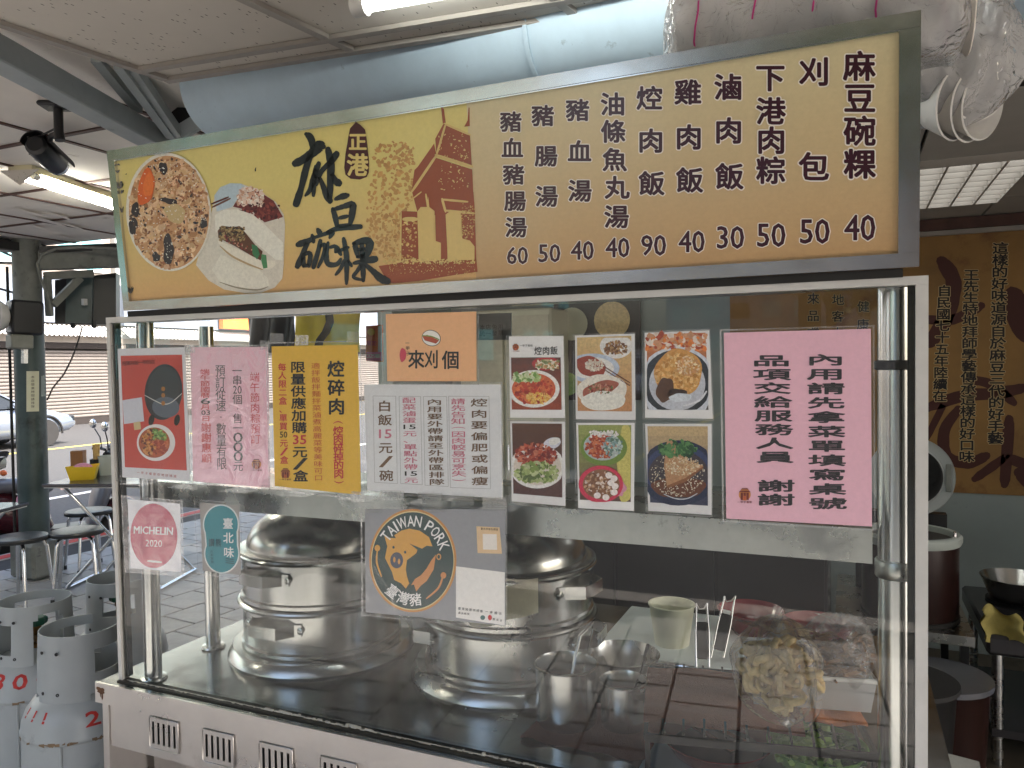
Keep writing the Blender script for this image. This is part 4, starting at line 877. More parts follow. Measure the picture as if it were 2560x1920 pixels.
# 4 peach card
q = [(965, 785), (1191, 779), (1192, 953), (969, 953)]
t = sheet('card', 'peach card with a small filled bun drawing and three brush characters', 'card', q, rgb(222, 170, 124, 1.2), sleeve=.010)
a = lettering(t)
a.tok('來', *c6((1388, 1445))[0], 40, 46, BLK, .02, 0); a.tok('刈', *c6((1520, 1445))[0], 34, 46, BLK, .02, 0); a.tok('個', *c6((1685, 1450))[0], 42, 46, BLK, .02, 0)
a.col('一甲子', *c6((1312, 1305), (1318, 1395)), 10, 10, BLK, .01); a.ell(*c6((1272, 1408))[0], 8, 18, rgb(206, 70, 92), 0, 0, 20, .06)
bx1, by1 = c6((1518, 1262))[0]; a.ell(bx1, by1, 24, 20, rgb(60, 50, 46), 0, .3); a.ell(bx1, by1, 22.5, 18.5, rgb(232, 230, 224, 1.1), .0003, .3); a.poly([(bx1-22, by1-4), (bx1-10, by1-8), (bx1+20, by1+6), (bx1+12, by1+14), (bx1-16, by1+6)], rgb(176, 74, 46), .0005); a.stroke([(bx1-22, by1-6), (bx1, by1-4), (bx1+20, by1+4)], 3, rgb(120, 150, 70), .0007)
a.build('print', 'print_paper', t)
# 5 white rules sheet
q = [(911, 961), (1253, 961), (1257, 1246), (919, 1226)]
t = sheet('notice', 'white landscape notice with five ruled columns of brown and pink characters', 'notice', q, rgb(204, 206, 208, 1.2), sleeve=.006)
a = lettering(t); BR_ = rgb(110, 84, 62); PK = rgb(206, 120, 140); LN = rgb(160, 160, 160)
def c9(*p): return [(640+x/3.456, 960+y/3.456) for x, y in p]
for x0, y0, x1, y1 in ((1015, 103, 1225, 860), (1240, 105, 1440, 870), (1450, 107, 1665, 885), (1668, 105, 2030, 905)):
    for p in (((x0, y0), (x1-14, y0+2)), ((x1-14, y0+2), (x1, y1)), ((x1, y1), (x0+14, y1-12)), ((x0+14, y1-12), (x0, y0))): a.stroke(c9(*p), .9, LN, 0, taper=0)
a.col(['白', '飯', '15', '元', '/', '碗'], *c9((1115, 190), (1130, 790)), 34, 27, lambda s: PK if s == '15' else BR_, .02); a.col(['配', '菜', '滷', '蛋', '15', '元', '、', '單', '點', '外', '帶', '15', '元'], *c9((1325, 140), (1345, 830)), 34, 14, lambda s: BLK if s == '15' else PK, .01)
a.col('內用要外帶請至外帶區排隊', *c9((1545, 155), (1565, 845)), 38, 15, BR_, .02); a.col('請先告知(因肉較易可烹失)', *c9((1750, 150), (1757, 830)), 36, 15, PK, .01); a.col('焢肉要偏肥或偏瘦', *c9((1930, 160), (1938, 838)), 41, 20, BR_, .018)
a.build('lettering', 'print_paper', t)
for x, y in ((985, 1236), (1080, 1242), (1160, 1250), (1240, 1252)): tape(t, x, y, 60, 24)
# 6 six dish photographs
def photo(label, q, draw, top=0.0, cap=False):
    t = sheet('dish_photo', label, 'photo', q, rgb(216, 216, 216, 1.2), sleeve=.004, group='dish photographs on the glass', wav=0)
    a = lettering(t); m = .035; x0, x1, y0, y1 = m, 1-m*1.6, (.26 if cap else m*.7), 1-.10
    Q = [bil(q, x0, y0), bil(q, x1, y0), bil(q, x1, y1), bil(q, x0, y1)]
    def P(u, v): return bil(Q, u, v)
    sx = abs(Q[1][0]-Q[0][0]); sy = abs(Q[3][1]-Q[0][1])
    def E(u, v, ru, rv, col, h, rot=0, wob=0): 
        x, y = P(u, v); pts = []
        n = 32; ph = [random.uniform(0, 6.3) for _ in range(2)]
        for k in range(n):
            g = 2*PI*k/n; w = 1+wob*(math.sin(2*g+ph[0])+.7*math.sin(5*g+ph[1])); X, Y = ru*sx*w*math.cos(g), rv*sy*w*math.sin(g); X, Y = X*math.cos(rot)-Y*math.sin(rot), X*math.sin(rot)+Y*math.cos(rot)
            pts.append((min(max(x+X, Q[0][0]+.3), Q[2][0]-.3), min(max(y+Y, Q[0][1]+.3), Q[2][1]-.3)))
        a.poly(pts, col, h)
    def SCt(u0, v0, u1, v1, n, s, cols, h, ins=None, asp=1.6): 
        a.scatter((lambda x, y: ins((x-Q[0][0])/sx, (y-Q[0][1])/sy)) if ins else None, (*P(u0, v0), *P(u1, v1)), n, (s[0]*sx, s[1]*sx), cols, h, .0003, asp)
    def BG(c0, c1):
        for k in range(8): a.poly([P(0, k/8), P(1, k/8), P(1, (k+1)/8), P(0, (k+1)/8)], lerp(c0, c1, k/7), 0)
    draw(P, E, SCt, BG, a); a.build('print', 'print_food', t); return t
el = lambda cu, cv, ru, rv: (lambda u, v: ((u-cu)/ru)**2+((v-cv)/rv)**2 < 1)
WP = rgb(228, 226, 222, 1.15)
def d1(P, E, S, BG, a):
    BG(rgb(96, 48, 40), rgb(150, 66, 40)); E(.70, .12, .28, .13, rgb(176, 40, 44), .0002); E(.72, .13, .2, .09, rgb(214, 190, 150), .0004); S(.5, .06, .95, .22, 30, (.015, .05), [rgb(190, 140, 90), rgb(230, 220, 200), rgb(120, 130, 80)], .0005)
    E(.45, .60, .52, .36, WP, .0006); E(.45, .60, .44, .30, rgb(206, 96, 52), .0008)
    S(0, .3, .9, .9, 70, (.03, .08), [rgb(190, 60, 36), rgb(214, 110, 60), rgb(160, 44, 30)], .0009, el(.45, .6, .40, .27)); S(.05, .3, .6, .45, 34, (.03, .07), [rgb(110, 150, 70), rgb(170, 196, 120), rgb(206, 214, 170)], .0013, el(.3, .40, .3, .12)); S(.3, .68, .8, .88, 44, (.015, .045), [rgb(226, 170, 70), rgb(240, 196, 110)], .0013, el(.55, .77, .25, .12))
def d2(P, E, S, BG, a):
    BG(rgb(222, 190, 130), rgb(206, 150, 100)); E(.72, .13, .3, .17, WP, .0002); S(.5, .05, .95, .24, 46, (.015, .045), [rgb(150, 104, 66), rgb(190, 150, 100), rgb(110, 76, 50)], .0004, el(.72, .15, .22, .10))
    E(.28, .42, .5, .20, rgb(190, 202, 220, 1.1), .0003); E(.28, .42, .40, .15, WP, .0005); E(.25, .40, .28, .14, rgb(156, 62, 42), .0006, .2, .06); S(.15, .3, .5, .46, 50, (.012, .035), [rgb(240, 230, 214), rgb(226, 206, 186)], .0008, el(.32, .38, .17, .08))
    a.stroke([P(.5, .40), P(.75, .52), P(.97, .62)], 2.6, rgb(104, 56, 44), .0010); a.stroke([P(.5, .44), P(.75, .56), P(.97, .66)], 2.6, rgb(120, 70, 54), .0010)
    E(.45, .72, .46, .22, rgb(232, 226, 214, 1.12), .0010, 0, .03); E(.42, .70, .34, .10, rgb(176, 96, 74), .0012, -.25, .06); S(.2, .62, .65, .8, 40, (.012, .035), [rgb(140, 60, 50), rgb(90, 110, 60), rgb(206, 150, 120)], .0013, el(.42, .70, .28, .07)); E(.48, .86, .42, .13, rgb(236, 232, 222, 1.12), .0015, 0, .03)
def d3(P, E, S, BG, a):
    BG(rgb(206, 120, 60), rgb(96, 92, 92)); S(0, 0, 1, .22, 60, (.03, .09), [rgb(226, 130, 60), rgb(206, 150, 110), rgb(236, 220, 206), rgb(170, 70, 40)], .0002); E(.5, .66, .68, .50, rgb(206, 212, 222, 1.1), .0004); E(.5, .64, .60, .44, rgb(46, 50, 56), .0006); E(.5, .66, .48, .36, rgb(196, 200, 210), .0007)
    E(.52, .52, .42, .32, rgb(214, 158, 84), .0008, 0, .04); S(.1, .2, .95, .85, 100, (.02, .06), [rgb(226, 176, 104), rgb(196, 136, 66), rgb(236, 196, 130)], .0009, el(.52, .52, .38, .28)); S(.45, .3, .95, .6, 50, (.015, .04), [rgb(244, 214, 170), rgb(206, 150, 96)], .0013, el(.7, .42, .2, .13))
    E(.30, .74, .14, .18, rgb(92, 62, 42), .0014, .2, .08); E(.5, .80, .2, .07, rgb(60, 42, 32), .0014, 0, .1); E(.55, .84, .18, .06, rgb(214, 222, 230), .0016, 0, .08); a.stroke([P(.6, .95), P(.85, .88), P(.98, .76)], 5, rgb(226, 228, 234), .0016)
def d4(P, E, S, BG, a):
    BG(rgb(96, 60, 40), rgb(84, 50, 44)); E(.8, .27, .18, .08, rgb(216, 216, 226, 1.1), .0002, -.3); E(.85, .24, .12, .05, WP, .0004, -.3); E(.5, .60, .56, .31, WP, .0004); E(.5, .60, .48, .26, rgb(226, 214, 200), .0006)
    S(.0, .28, 1, .6, 90, (.03, .075), [rgb(156, 54, 40), rgb(190, 86, 60), rgb(120, 40, 32), rgb(206, 120, 90)], .0007, el(.48, .46, .42, .17)); S(.0, .5, 1, .9, 80, (.03, .085), [rgb(128, 150, 76), rgb(170, 186, 116), rgb(92, 112, 56), rgb(196, 204, 150)], .0012, el(.5, .70, .42, .14))
def d5(P, E, S, BG, a):
    BG(rgb(150, 160, 90), rgb(96, 70, 62)); E(.9, .5, .18, .5, rgb(206, 196, 110), .0001, 0, .1); E(.48, .30, .44, .24, rgb(112, 140, 60), .0004); E(.46, .28, .36, .19, rgb(180, 190, 190), .0006); S(.1, .06, .9, .5, 80, (.02, .06), [rgb(170, 70, 46), rgb(206, 120, 80), rgb(150, 60, 40)], .0007, el(.42, .28, .28, .16)); S(.5, .1, .9, .45, 40, (.02, .05), [rgb(130, 160, 160), rgb(190, 206, 196), rgb(96, 124, 110)], .0012, el(.66, .28, .17, .13)); S(.2, .06, .8, .15, 30, (.015, .04), [rgb(232, 228, 222)], .0012, el(.48, .12, .3, .05))
    E(.42, .78, .42, .25, rgb(206, 56, 84), .0013); E(.43, .78, .35, .20, rgb(140, 96, 70), .0015); S(.1, .6, .8, .98, 40, (.02, .05), [rgb(190, 150, 116), rgb(120, 84, 60), rgb(226, 206, 190)], .0016, el(.43, .78, .3, .17))
    for u, v in ((.58, .66), (.68, .70), (.62, .76), (.7, .80), (.35, .93), (.52, .95), (.68, .88)): E(u, v, .065, .042, rgb(238, 226, 222, 1.1), .0021, 0, .03)
    E(.8, .84, .1, .1, rgb(214, 150, 170), .0012, 0, .2)
def d6(P, E, S, BG, a):
    BG(rgb(206, 180, 136), rgb(60, 66, 90)); E(.5, .60, .66, .43, rgb(40, 50, 78), .0002); E(.5, .58, .56, .36, rgb(56, 70, 110), .0003); E(.5, .62, .5, .32, rgb(70, 64, 70), .0004)
    E(.5, .78, .42, .15, rgb(110, 66, 46), .0006, 0, .08); S(.05, .35, .98, .9, 130, (.006, .02), [rgb(236, 226, 206), rgb(226, 210, 180)], .0007, el(.5, .64, .46, .28)); S(.2, .2, .85, .42, 40, (.03, .07), [rgb(56, 104, 62), rgb(90, 140, 84), rgb(40, 80, 50)], .0008, el(.5, .30, .3, .11))
    a.poly([P(.32, .20), P(.40, .18), P(.62, .42), P(.93, .50), P(.62, .66), P(.30, .77), P(.26, .5)], rgb(196, 150, 110), .0014); a.poly([P(.30, .77), P(.62, .66), P(.93, .50), P(.92, .53), P(.6, .72), P(.31, .80)], rgb(150, 100, 68), .0015)
    S(.3, .4, .9, .66, 90, (.008, .025), [rgb(240, 226, 196), rgb(214, 180, 136), rgb(226, 200, 160)], .0016, el(.58, .52, .28, .12)); S(.3, .2, .65, .44, 26, (.02, .055), [rgb(60, 110, 64), rgb(96, 146, 88)], .0019, el(.45, .32, .18, .1)); a.stroke([P(.25, .88), P(.45, .93), P(.65, .92), P(.82, .85)], 2.4, rgb(220, 224, 232), .0018)
p1 = photo('photo of red braised pork rice with a printed white caption strip', [(1273, 841), (1409, 840), (1413, 1045), (1276, 1044)], d1, cap=True)
a = lettering(p1); a.col('焢肉飯', (1346, 877), (1386, 876), 18, 21, BLK, .012); emblem(a, 1290, 868, 16); a.col('一甲子餐飲', (1303, 864), (1330, 864), 6, 6, BLK, .0); a.build('caption', 'print_paper', p1)
photo('photo of a filled white bun beside chopsticks and a blue plate', [(1438, 839), (1587, 834), (1589, 1050), (1440, 1048)], d2)
photo('photo of a golden rice dumpling on a grey patterned plate', [(1612, 832), (1773, 826), (1782, 1047), (1613, 1044)], d3)
photo('photo of red pork and sliced cucumber on a white plate', [(1276, 1053), (1413, 1054), (1414, 1265), (1280, 1253)], d4)
photo('faded photo of a green plate above a pink bowl of fish balls', [(1441, 1057), (1587, 1057), (1585, 1277), (1446, 1270)], d5)
photo('photo of a folded bun with peanut powder on a dark blue plate', [(1613, 1060), (1779, 1060), (1779, 1287), (1621, 1277)], d6)
# 7 large pink notice
q = [(1810, 832), (2177, 822), (2180, 1316), (1816, 1296)]
t = sheet('notice', 'large pink notice with two columns of wide black clerical characters', 'notice', q, rgb(224, 176, 192, 1.2), sleeve=.010)
a = lettering(t); GI = rgb(40, 36, 40)
a.col('內用請先拿菜單填寫桌號', *D((1783, 777), (1788, 1087)), 92, 28, GI, .035); a.col('品項交給服務人員', *D((1666, 779), (1674, 987)), 92, 28, GI, .035); a.col('謝謝', *D((1676, 1049), (1676, 1079)), 92, 29, GI, .035); emblem(a, *D((1609, 1068))[0], 30); a.build('lettering', 'print_paper', t)
# 8 round guide award sticker
q = [(320, 1248), (451, 1259), (454, 1430), (328, 1420)]
t = sheet('award_sticker', 'white sheet with a crimson oval award emblem and white capital letters', 'sticker', q, rgb(222, 222, 228, 1.2), sleeve=.012)
a = lettering(t); a.ell(386, 1339, 59, 80, rgb(192, 62, 92), 0, -.03, 48, .006); a.tok('MICHELIN', 384.5, 1326, 97, 19, rgb(236, 234, 236, 1.1), .012, .0003, -.04); a.tok('2020', 386, 1358, 41, 17, rgb(236, 234, 236, 1.1), .008, .0003, -.04)
a.stroke([(372, 1402), (405, 1405)], 5, rgb(236, 234, 236), .0003); a.build('print', 'print_gloss', t)
# 9 teal city food sticker (mascot left out)
q = [(500, 1256), (598, 1264), (603, 1438), (508, 1426)]
t = sheet('award_sticker', 'teal double round sticker with white vertical characters in a clear pouch', 'sticker', q, rgb(176, 172, 168), sleeve=.010)
a = lettering(t)
for r, c, h in ((3.5, rgb(226, 232, 230, 1.1), 0), (0, rgb(66, 150, 162), .0003)):
    a.ell(554, 1311, 42+r, 47+r, c, h); a.ell(556, 1383, 41+r, 47+r, c, h+.00005); a.poly([(516-r, 1330), (593+r, 1330), (594+r, 1366), (519-r, 1366)], c, h+.0001)
a.col('臺北味', (572, 1308), (574, 1380), 25, 27, rgb(232, 236, 236, 1.1), .02, .0006); a.col('熊讚', (548, 1356), (531, 1356), 14, 20, rgb(46, 92, 104), .02, .0006); a.col('店家推薦', (531, 1378), (533, 1404), 7, 6, rgb(46, 92, 104), .0, .0006)
for k in range(3): a.stroke([(566, 1396+k*5), (586, 1398+k*5)], 2, rgb(40, 70, 80), .0006)
a.build('print', 'print_gloss', t)
# 10 national pork label sheet
q = [(913, 1272), (1264, 1273), (1264, 1564), (915, 1530)]
t = sheet('pork_label', 'grey sheet with a round green and gold pig emblem and a white card', 'label', q, rgb(146, 148, 152, 1.1), 'print_gloss', sleeve=.008)
a = lettering(t); cx, cy_ = 1033, 1401; GO = rgb(206, 146, 84); GN = rgb(58, 78, 76)
a.ell(cx, cy_, 109, 129, GO, 0, 0, 64); a.ell(cx, cy_, 104, 124, rgb(226, 206, 150), .0003, 0, 64); a.ell(cx, cy_, 102, 121, GN, .0005, 0, 64)
def arc(txt, r, a0, a1, w, h_):
    wd_ = [{'I': .55, 'W': 1.45, ' ': .7}.get(c_, 1.05) for c_ in txt]; cum = [sum(wd_[:i])+wd_[i]/2 for i in range(len(txt))]
    for i, ch in enumerate(txt):
        if ch == ' ': continue
        g = R(a0+(a1-a0)*(cum[i]-cum[0])/(cum[-1]-cum[0])); up = 1 if r > 0 else -1
        a.tok(ch, cx+abs(r)*109/129*math.sin(g), cy_-abs(r)*math.cos(g), w*(.26 if ch == 'I' else 1)*(1.4 if ch == 'W' else 1), h_, rgb(230, 230, 228, 1.1), .012, .0008, -g if r > 0 else PI-g)
arc('TAIWAN PORK', 99, -52, 68, 17, 27); arc('臺灣豬', -97, 218, 175, 30, 32)
PG = lambda *p: [(640+x/3.456, 960+y/3.456) for x, y in p]
a.poly(PG((1115, 1310), (1140, 1325), (1215, 1330), (1200, 1305), (1260, 1265), (1330, 1247), (1420, 1265), (1500, 1320), (1530, 1400), (1480, 1395), (1440, 1420), (1390, 1400), (1330, 1375), (1400, 1430), (1390, 1460), (1310, 1520), (1300, 1600), (1310, 1659), (1330, 1720), (1300, 1765), (1260, 1720), (1200, 1690), (1180, 1620), (1120, 1500), (1140, 1400)), rgb(222, 168, 84), .0008)
a.poly(PG((1560, 1470), (1540, 1600), (1480, 1700), (1430, 1740), (1390, 1790), (1370, 1730), (1345, 1735), (1380, 1680), (1430, 1650), (1480, 1590), (1520, 1520)), rgb(214, 150, 96), .0008)
a.ell(*PG((1222, 1520))[0], 16, 20, rgb(86, 90, 104), .0011)
for x, y, r in ((1195, 1408, 3), (1295, 1450, 3)): a.ell(*PG((x, y))[0], r, r*1.2, GN, .0012, 0, 12)
for x, y in ((1202, 1515), (1243, 1530)): a.ell(*PG((x, y))[0], 3, 7, rgb(216, 160, 90), .0014, 0, 12)
a.ell(*PG((1585, 1490))[0], 6, 8, rgb(214, 160, 96), .0009); a.ell(*PG((1585, 1490))[0], 3.4, 5, GN, .0011)
a.ell(*PG((1055, 1415))[0], 7, 8, rgb(222, 168, 84), .0009); a.stroke(PG((1055, 1430), (1050, 1540), (1090, 1660)), [3.4, 5, 4], rgb(222, 168, 84), .0009); a.ell(*PG((1625, 1650))[0], 7, 8, rgb(214, 150, 96), .0009); a.stroke(PG((1620, 1660), (1580, 1760), (1480, 1850)), [5, 5, 4], rgb(214, 150, 96), .0009)
a.poly([(1192, 1315), (1250, 1318), (1256, 1384), (1195, 1382)], rgb(220, 190, 150, 1.1), .0003); a.poly([(1208, 1334), (1243, 1335), (1244, 1374), (1209, 1373)], rgb(232, 226, 218, 1.1), .0006); a.col('臺北市衛生稽查', (1206, 1321), (1244, 1323), 5.5, 5.5, BLK, 0, .0006)
a.poly([(1141, 1415), (1263, 1430), (1263, 1563), (1141, 1543)], rgb(228, 226, 222, 1.15), .0003); a.col('臺灣豬證明標章', (1150, 1520), (1205, 1527), 7, 7, BLK, 0, .0006); a.col('一掃揭示', (1218, 1528), (1252, 1533), 7, 7, BLK, 0, .0006); a.col('產品編號', (1150, 1531), (1172, 1534), 6, 6, BLK, 0, .0006)
a.ell(1208, 1543, 6, 6, rgb(70, 110, 110), .0006, 0, 14); a.ell(1226, 1543, 5, 7, rgb(206, 60, 60), .0006, 0, 14); a.col('農委會', (1236, 1547), (1254, 1550), 6, 6, BLK, 0, .0006)
a.build('print', 'print_gloss', t)
for x, y in ((1035, 1552), (930, 1268), (1090, 1266), (1240, 1262)): tape(t, x, y, 60, 26)
# grey notice plate and small orange card inside the case
t = thing('grey_plate', 'small grey plate with two lines of black type behind the glass', 'sign', at_y(1232, 850, .16))
P = [at_y(x, y, .16) for x, y in ((1192, 785), (1278, 782), (1278, 850), (1192, 850))]; MB().prism(P, (0, 0, 0), (0, .003, 0)).build('plate', 'wall_green', t, 0)
pp_ = Plane((0, .159, 0), (1, 0, 0), (0, 0, 1)); a = Art(pp_, .0004); a.col('本店免用', (1206, 818), (1252, 817), 13, 13, BLK, .015); a.col('統一發票', (1206, 834), (1252, 832), 13, 13, BLK, .015); a.build('lettering', 'print_paper', t)
t = thing('promo_card', 'small orange and pink price card standing inside the case', 'card', at_y(932, 900, .2))
P = [at_y(x, y, .2) for x, y in ((915, 815), (956, 812), (957, 905), (915, 902))]; MB().prism(P, (0, 0, 0), (0, .003, 0)).build('card_sheet', 'orange', t, 0)
a = Art(Plane((0, .199, 0), (1, 0, 0), (0, 0, 1)), .0004); a.ell(928, 830, 9, 9, rgb(240, 210, 90), 0); a.poly([(945, 815), (955, 814), (955, 880), (945, 880)], rgb(236, 236, 240), 0); a.poly([(916, 880), (956, 880), (956, 902), (916, 901)], rgb(232, 140, 190), 0); a.col('0291', (920, 890), (945, 890), 10, 10, rgb(240, 240, 240), .01, .0003); a.col('限定', (922, 858), (936, 858), 12, 12, rgb(206, 60, 120), .01, .0003); a.build('print', 'print_paper', t)
# ================================================================== COOKWARE IN THE CASE
def strap_handle(t, c, r, ang, z, w=.066, out=.030, hgt=.020, lab='handle'):
    c = Vector(c); R_ = rotz(ang); y0 = math.sqrt(max(0, r*r-w*w))
    path = [(y0-.002, -w-.016), (y0+.004, -w), (r+out, -w*.62), (r+out+.003, 0), (r+out, w*.62), (y0+.004, w), (y0-.002, w+.016)]
    V = []; 
    for x, y in path:
        for dz in (-hgt/2, hgt/2): V.append(c+R_@Vector((x, y, z+dz)))
    V2 = [c+(v-c)+R_@Vector((.0025, 0, 0)) for v in V]; n = len(path)
    Fs = [(2*i, 2*i+2, 2*i+3, 2*i+1) for i in range(n-1)]; m = 2*n
    h = MB().add(V+V2, Fs+[tuple(m+k for k in f[::-1]) for f in Fs]+[(2*i+1, 2*i+3, m+2*i+3, m+2*i+1) for i in range(n-1)]+[(2*i, m+2*i, m+2*i+2, 2*i+2) for i in range(n-1)])
    ho = h.build(lab, 'steel_pot', t, 30)
    for s in (-1, 1):
        p = c+R_@Vector((y0+.002, s*(w+.013), z)); MB().lathe([(.0085, -.004), (.0085, .0015), (.0045, .003), (.004, .0055), (.001, .006)], p, 14, R_@Matrix.Rotation(PI/2, 3, 'Y')).build('rivet', 'steel_pot', ho, 40)
def steamer(label, c, angs, cloth=False):
    t = thing('steamer_pot', label, 'steamer', (c[0], c[1], ZC)); c = (c[0], c[1], ZC)
    MB().lathe([(.19, .001), (.236, .001), (.238, .004), (.228, .026), (.224, .029), (.19, .030), (.188, .024)], c, 72).build('base_ring', 'steel_pot', t, 35)
    def tier(z0, z1):
        MB().lathe([(.19, z0+.004), (.199, z0), (.2035, z0+.004), (.2035, z0+.012), (.1985, z0+.016), (.1985, z1-.014), (.2095, z1-.010), (.2125, z1-.004), (.2105, z1), (.205, z1+.002), (.195, z1-.002), (.194, z0+.02), (.001, z0+.018)], c, 72).build('tier', 'steel_pot', t, 35)
    tier(.030, .146); tier(.148, .268)
    n = 16; lid = [(.2085, .270), (.2095, .274), (.200, .2765), (.190, .277)]+[(.188*math.cos(PI/2*(i/n)**.92), .277+.105*math.sin(PI/2*(i/n)**.92)) for i in range(n+1)]
    lid[-1] = (.002, lid[-1][1]); lo = MB().lathe(lid, c, 72).build('lid', 'steel_pot', t, 35)
    MB().lathe([(.012, .380), (.010, .392), (.024, .400), (.026, .410), (.014, .418), (.001, .419)], c, 24).build('lid_knob', 'black', lo, 40)
    for k, a in enumerate(angs): strap_handle(t, c, .199, a, (.105, .225)[k % 2], hgt=.028)
    return t, c
view = lambda c: math.atan2(CAM[1]-c[1], CAM[0]-c[0])
s1, c1 = steamer('stacked steel steamer with dark domed lid standing left in the glass case', (.30, .37), (view((.30, .37))-.66, view((.30, .37))-.80, view((.30, .37))+1.5, view((.30, .37))+1.45))
s2, c2 = steamer('stacked steel steamer half hidden behind the pig emblem sheet', (.82, .41), (view((.82, .41))+1.18, view((.82, .41))+.98, view((.82, .41))-1.42, view((.82, .41))-1.5))
va = view(c2)
def cl(u, v):
    a = va-.42+.72*u; z = ZC+.272-.095*v*(1+.12*math.sin(5*u+1)-.35*max(0, u-.75)*2); return Vector((c2[0]+(.2115+.003*math.sin(9*u))*math.cos(a), c2[1]+(.2115+.003*math.sin(9*u))*math.sin(a), z))
tag(MB().grid(cl, 18, 10).build('steam_cloth', 'cloth_cream', None, 60), 'cream cloth hanging out from under the right steamer lid', 'cloth')
def skew(p, d, L, r, mat_, nm, t): pass

# steel cups with utensils, on a brown towel
tw = at_z(1470, 1815, ZC)
def towel(u, v):
    return Vector((.985+.245*u, .085+.21*v, ZC+.003+.0025*math.sin(14*u+3*v)*math.sin(9*v+1)+.006*max(0, 1-6*v)*(.5+.5*math.sin(20*u))))
g = MB().grid(towel, 30, 22); g.grid(lambda u, v: towel(u, v)-Vector((0, 0, .0028)), 30, 22)
tag(g.build('brown_towel', 'towel_brown', None, 60), 'folded brown towel under the two steel cups', 'towel')
def cup(label, c, r, h, group='steel cups on the brown towel'):
    t = thing('steel_cup', label, 'cup', (*c, ZC+.006), group); c3 = (*c, ZC+.006)
    MB().lathe([(.001, 0), (r*.95, 0), (r*.985, .004), (r, .02), (r, h-.004), (r+.0035, h-.003), (r+.004, h), (r+.0005, h+.0015), (r-.002, h-.004), (r-.0025, .012), (.001, .010)], c3, 48).build('body', 'steel_pot', t, 40)
    MB().lathe([(.001, h*.55), (r-.003, h*.55)], c3, 32).build('contents', 'food_brown', t, 0)
    return t
cup('larger steel cup holding a ladle on the brown towel', (1.045, .185), .062, .118); cup('smaller steel cup with a thin spoon on the brown towel', (1.157, .212), .0455, .090)
def utensil(name, label, cat, path, r, m='steel_pot', blade=None):
    t = thing(name, label, cat, path[0]); MB().tube(path, r, 8).build('shaft', m, t, 40)
    if blade: MB().ball(blade[0], blade[1], 10, blade[2]).build('bowl', 'steel_pot', t, 60)
    return t
b0 = Vector((1.045, .185, ZC+.05))
utensil('ladle', 'steel ladle with dark handle end leaning in the larger cup', 'ladle', [b0, at_d(1450, 1590, 1.62), at_d(1480, 1560, 1.66)], [.0035, .004, .0045]); utensil('ladle', 'second thin steel ladle leaning in the larger cup', 'ladle', [b0+Vector((.02, .02, 0)), at_d(1468, 1640, 1.62), at_d(1482, 1575, 1.68)], [.0035, .0035, .0035])
utensil('spoon', 'thin black tipped spoon standing in the smaller cup', 'spoon', [Vector((1.157, .212, ZC+.03)), at_d(1600, 1690, 1.58), at_d(1612, 1640, 1.62), at_d(1620, 1612, 1.64)], [.002, .002, .003, .004], 'scooter_black')
# small pan lid and pans on a white board behind
bd = MB().span((.98, .56, ZC+.001), (1.58, .94, ZC+.012), bevel=.003); tag(bd.build('white_board', 'board_white', None, 30), 'white cutting board behind the cups and tongs', 'board')
pn = thing('small_pan', 'small steel pan with wire handle behind the cups', 'pan', (1.09, .45, ZC))
MB().lathe([(.001, 0), (.055, 0), (.078, .03), (.084, .055), (.086, .056), (.084, .058), (.076, .033), (.053, .004), (.001, .004)], (1.09, .45, ZC+.001), 40).build('body', 'steel_pot', pn, 40)
MB().tube([(1.165, .43, ZC+.05), (1.20, .41, ZC+.062), (1.245, .40, ZC+.066), (1.262, .405, ZC+.064)], .0035, 8).build('handle', 'chrome', pn, 40)
pot = thing('paper_tub', 'empty cream paper tub standing on the white board', 'paper tub', (1.16, .70, ZC+.012))
pc = at_z(1680, 1608, ZC+.012); 
MB().lathe([(.001, 0), (.043, 0), (.0435, .003), (.0565, .098), (.0595, .1), (.0595, .103), (.056, .103), (.0425, .006), (.001, .005)], (pc.x, pc.y, ZC+.012), 44).build('body', 'paper_cup', pot, 40)
a = Art(Plane((pc.x, pc.y, ZC+.012), (1, 0, 0), (0, 0, 1)), 0)
def tongs(label, base, top, w=.030, wide=.0):
    t = thing('tongs', label, 'tongs', base, 'black handled tongs'); base = Vector(base); top = Vector(top); d = (top-base); sd = Vector((_r0[0], _r0[1], 0))*w/2
    for s in (-1, 1):
        MB().tube([base+sd*s, base+d*.55+sd*s*1.05, base+d*.72+sd*s*.95, base+d*.93+sd*s*.85, top+sd*s*.9], .0022, 8).build('wire_arm', 'chrome', t, 60)
    MB().bar(base+d*.12, base+d*.70, w*.96, .012, up=(0, 1, 0), bevel=.004).build('grip', 'black_rubber', t, 40)
    MB().tube([top+sd*.9, top-d.normalized()*.012+sd*.4, top-d.normalized()*.014-sd*.4, top-sd*.9], .002, 6).build('hinge_wire', 'chrome', t, 60)
    MB().bar(base+d*.70, base+d*.76, w*.6, .008, up=(0, 1, 0)).build('lock_tab', 'alu_white', t, 30)
tongs('black handled tongs standing beside the cream paper tub', at_d(1757, 1668, 1.80), at_d(1754, 1508, 1.86)); tongs('black handled tongs leaning behind the first plastic bag', at_d(1793, 1645, 1.84), at_d(1825, 1490, 1.90))
def bowl(name, label, c, r, h, m_out, group=None, m_in=None):
    t = thing(name, label, 'bowl', c, group)
    MB().lathe([(.001, 0), (r*.5, 0), (r*.52, .004), (r*.80, h*.45), (r*.98, h*.97), (r*1.01, h), (r*.985, h+.001), (r*.96, h*.96), (r*.78, h*.48), (r*.5, .008), (.001, .006)], c, 48).build('body', m_out, t, 50)
    return t
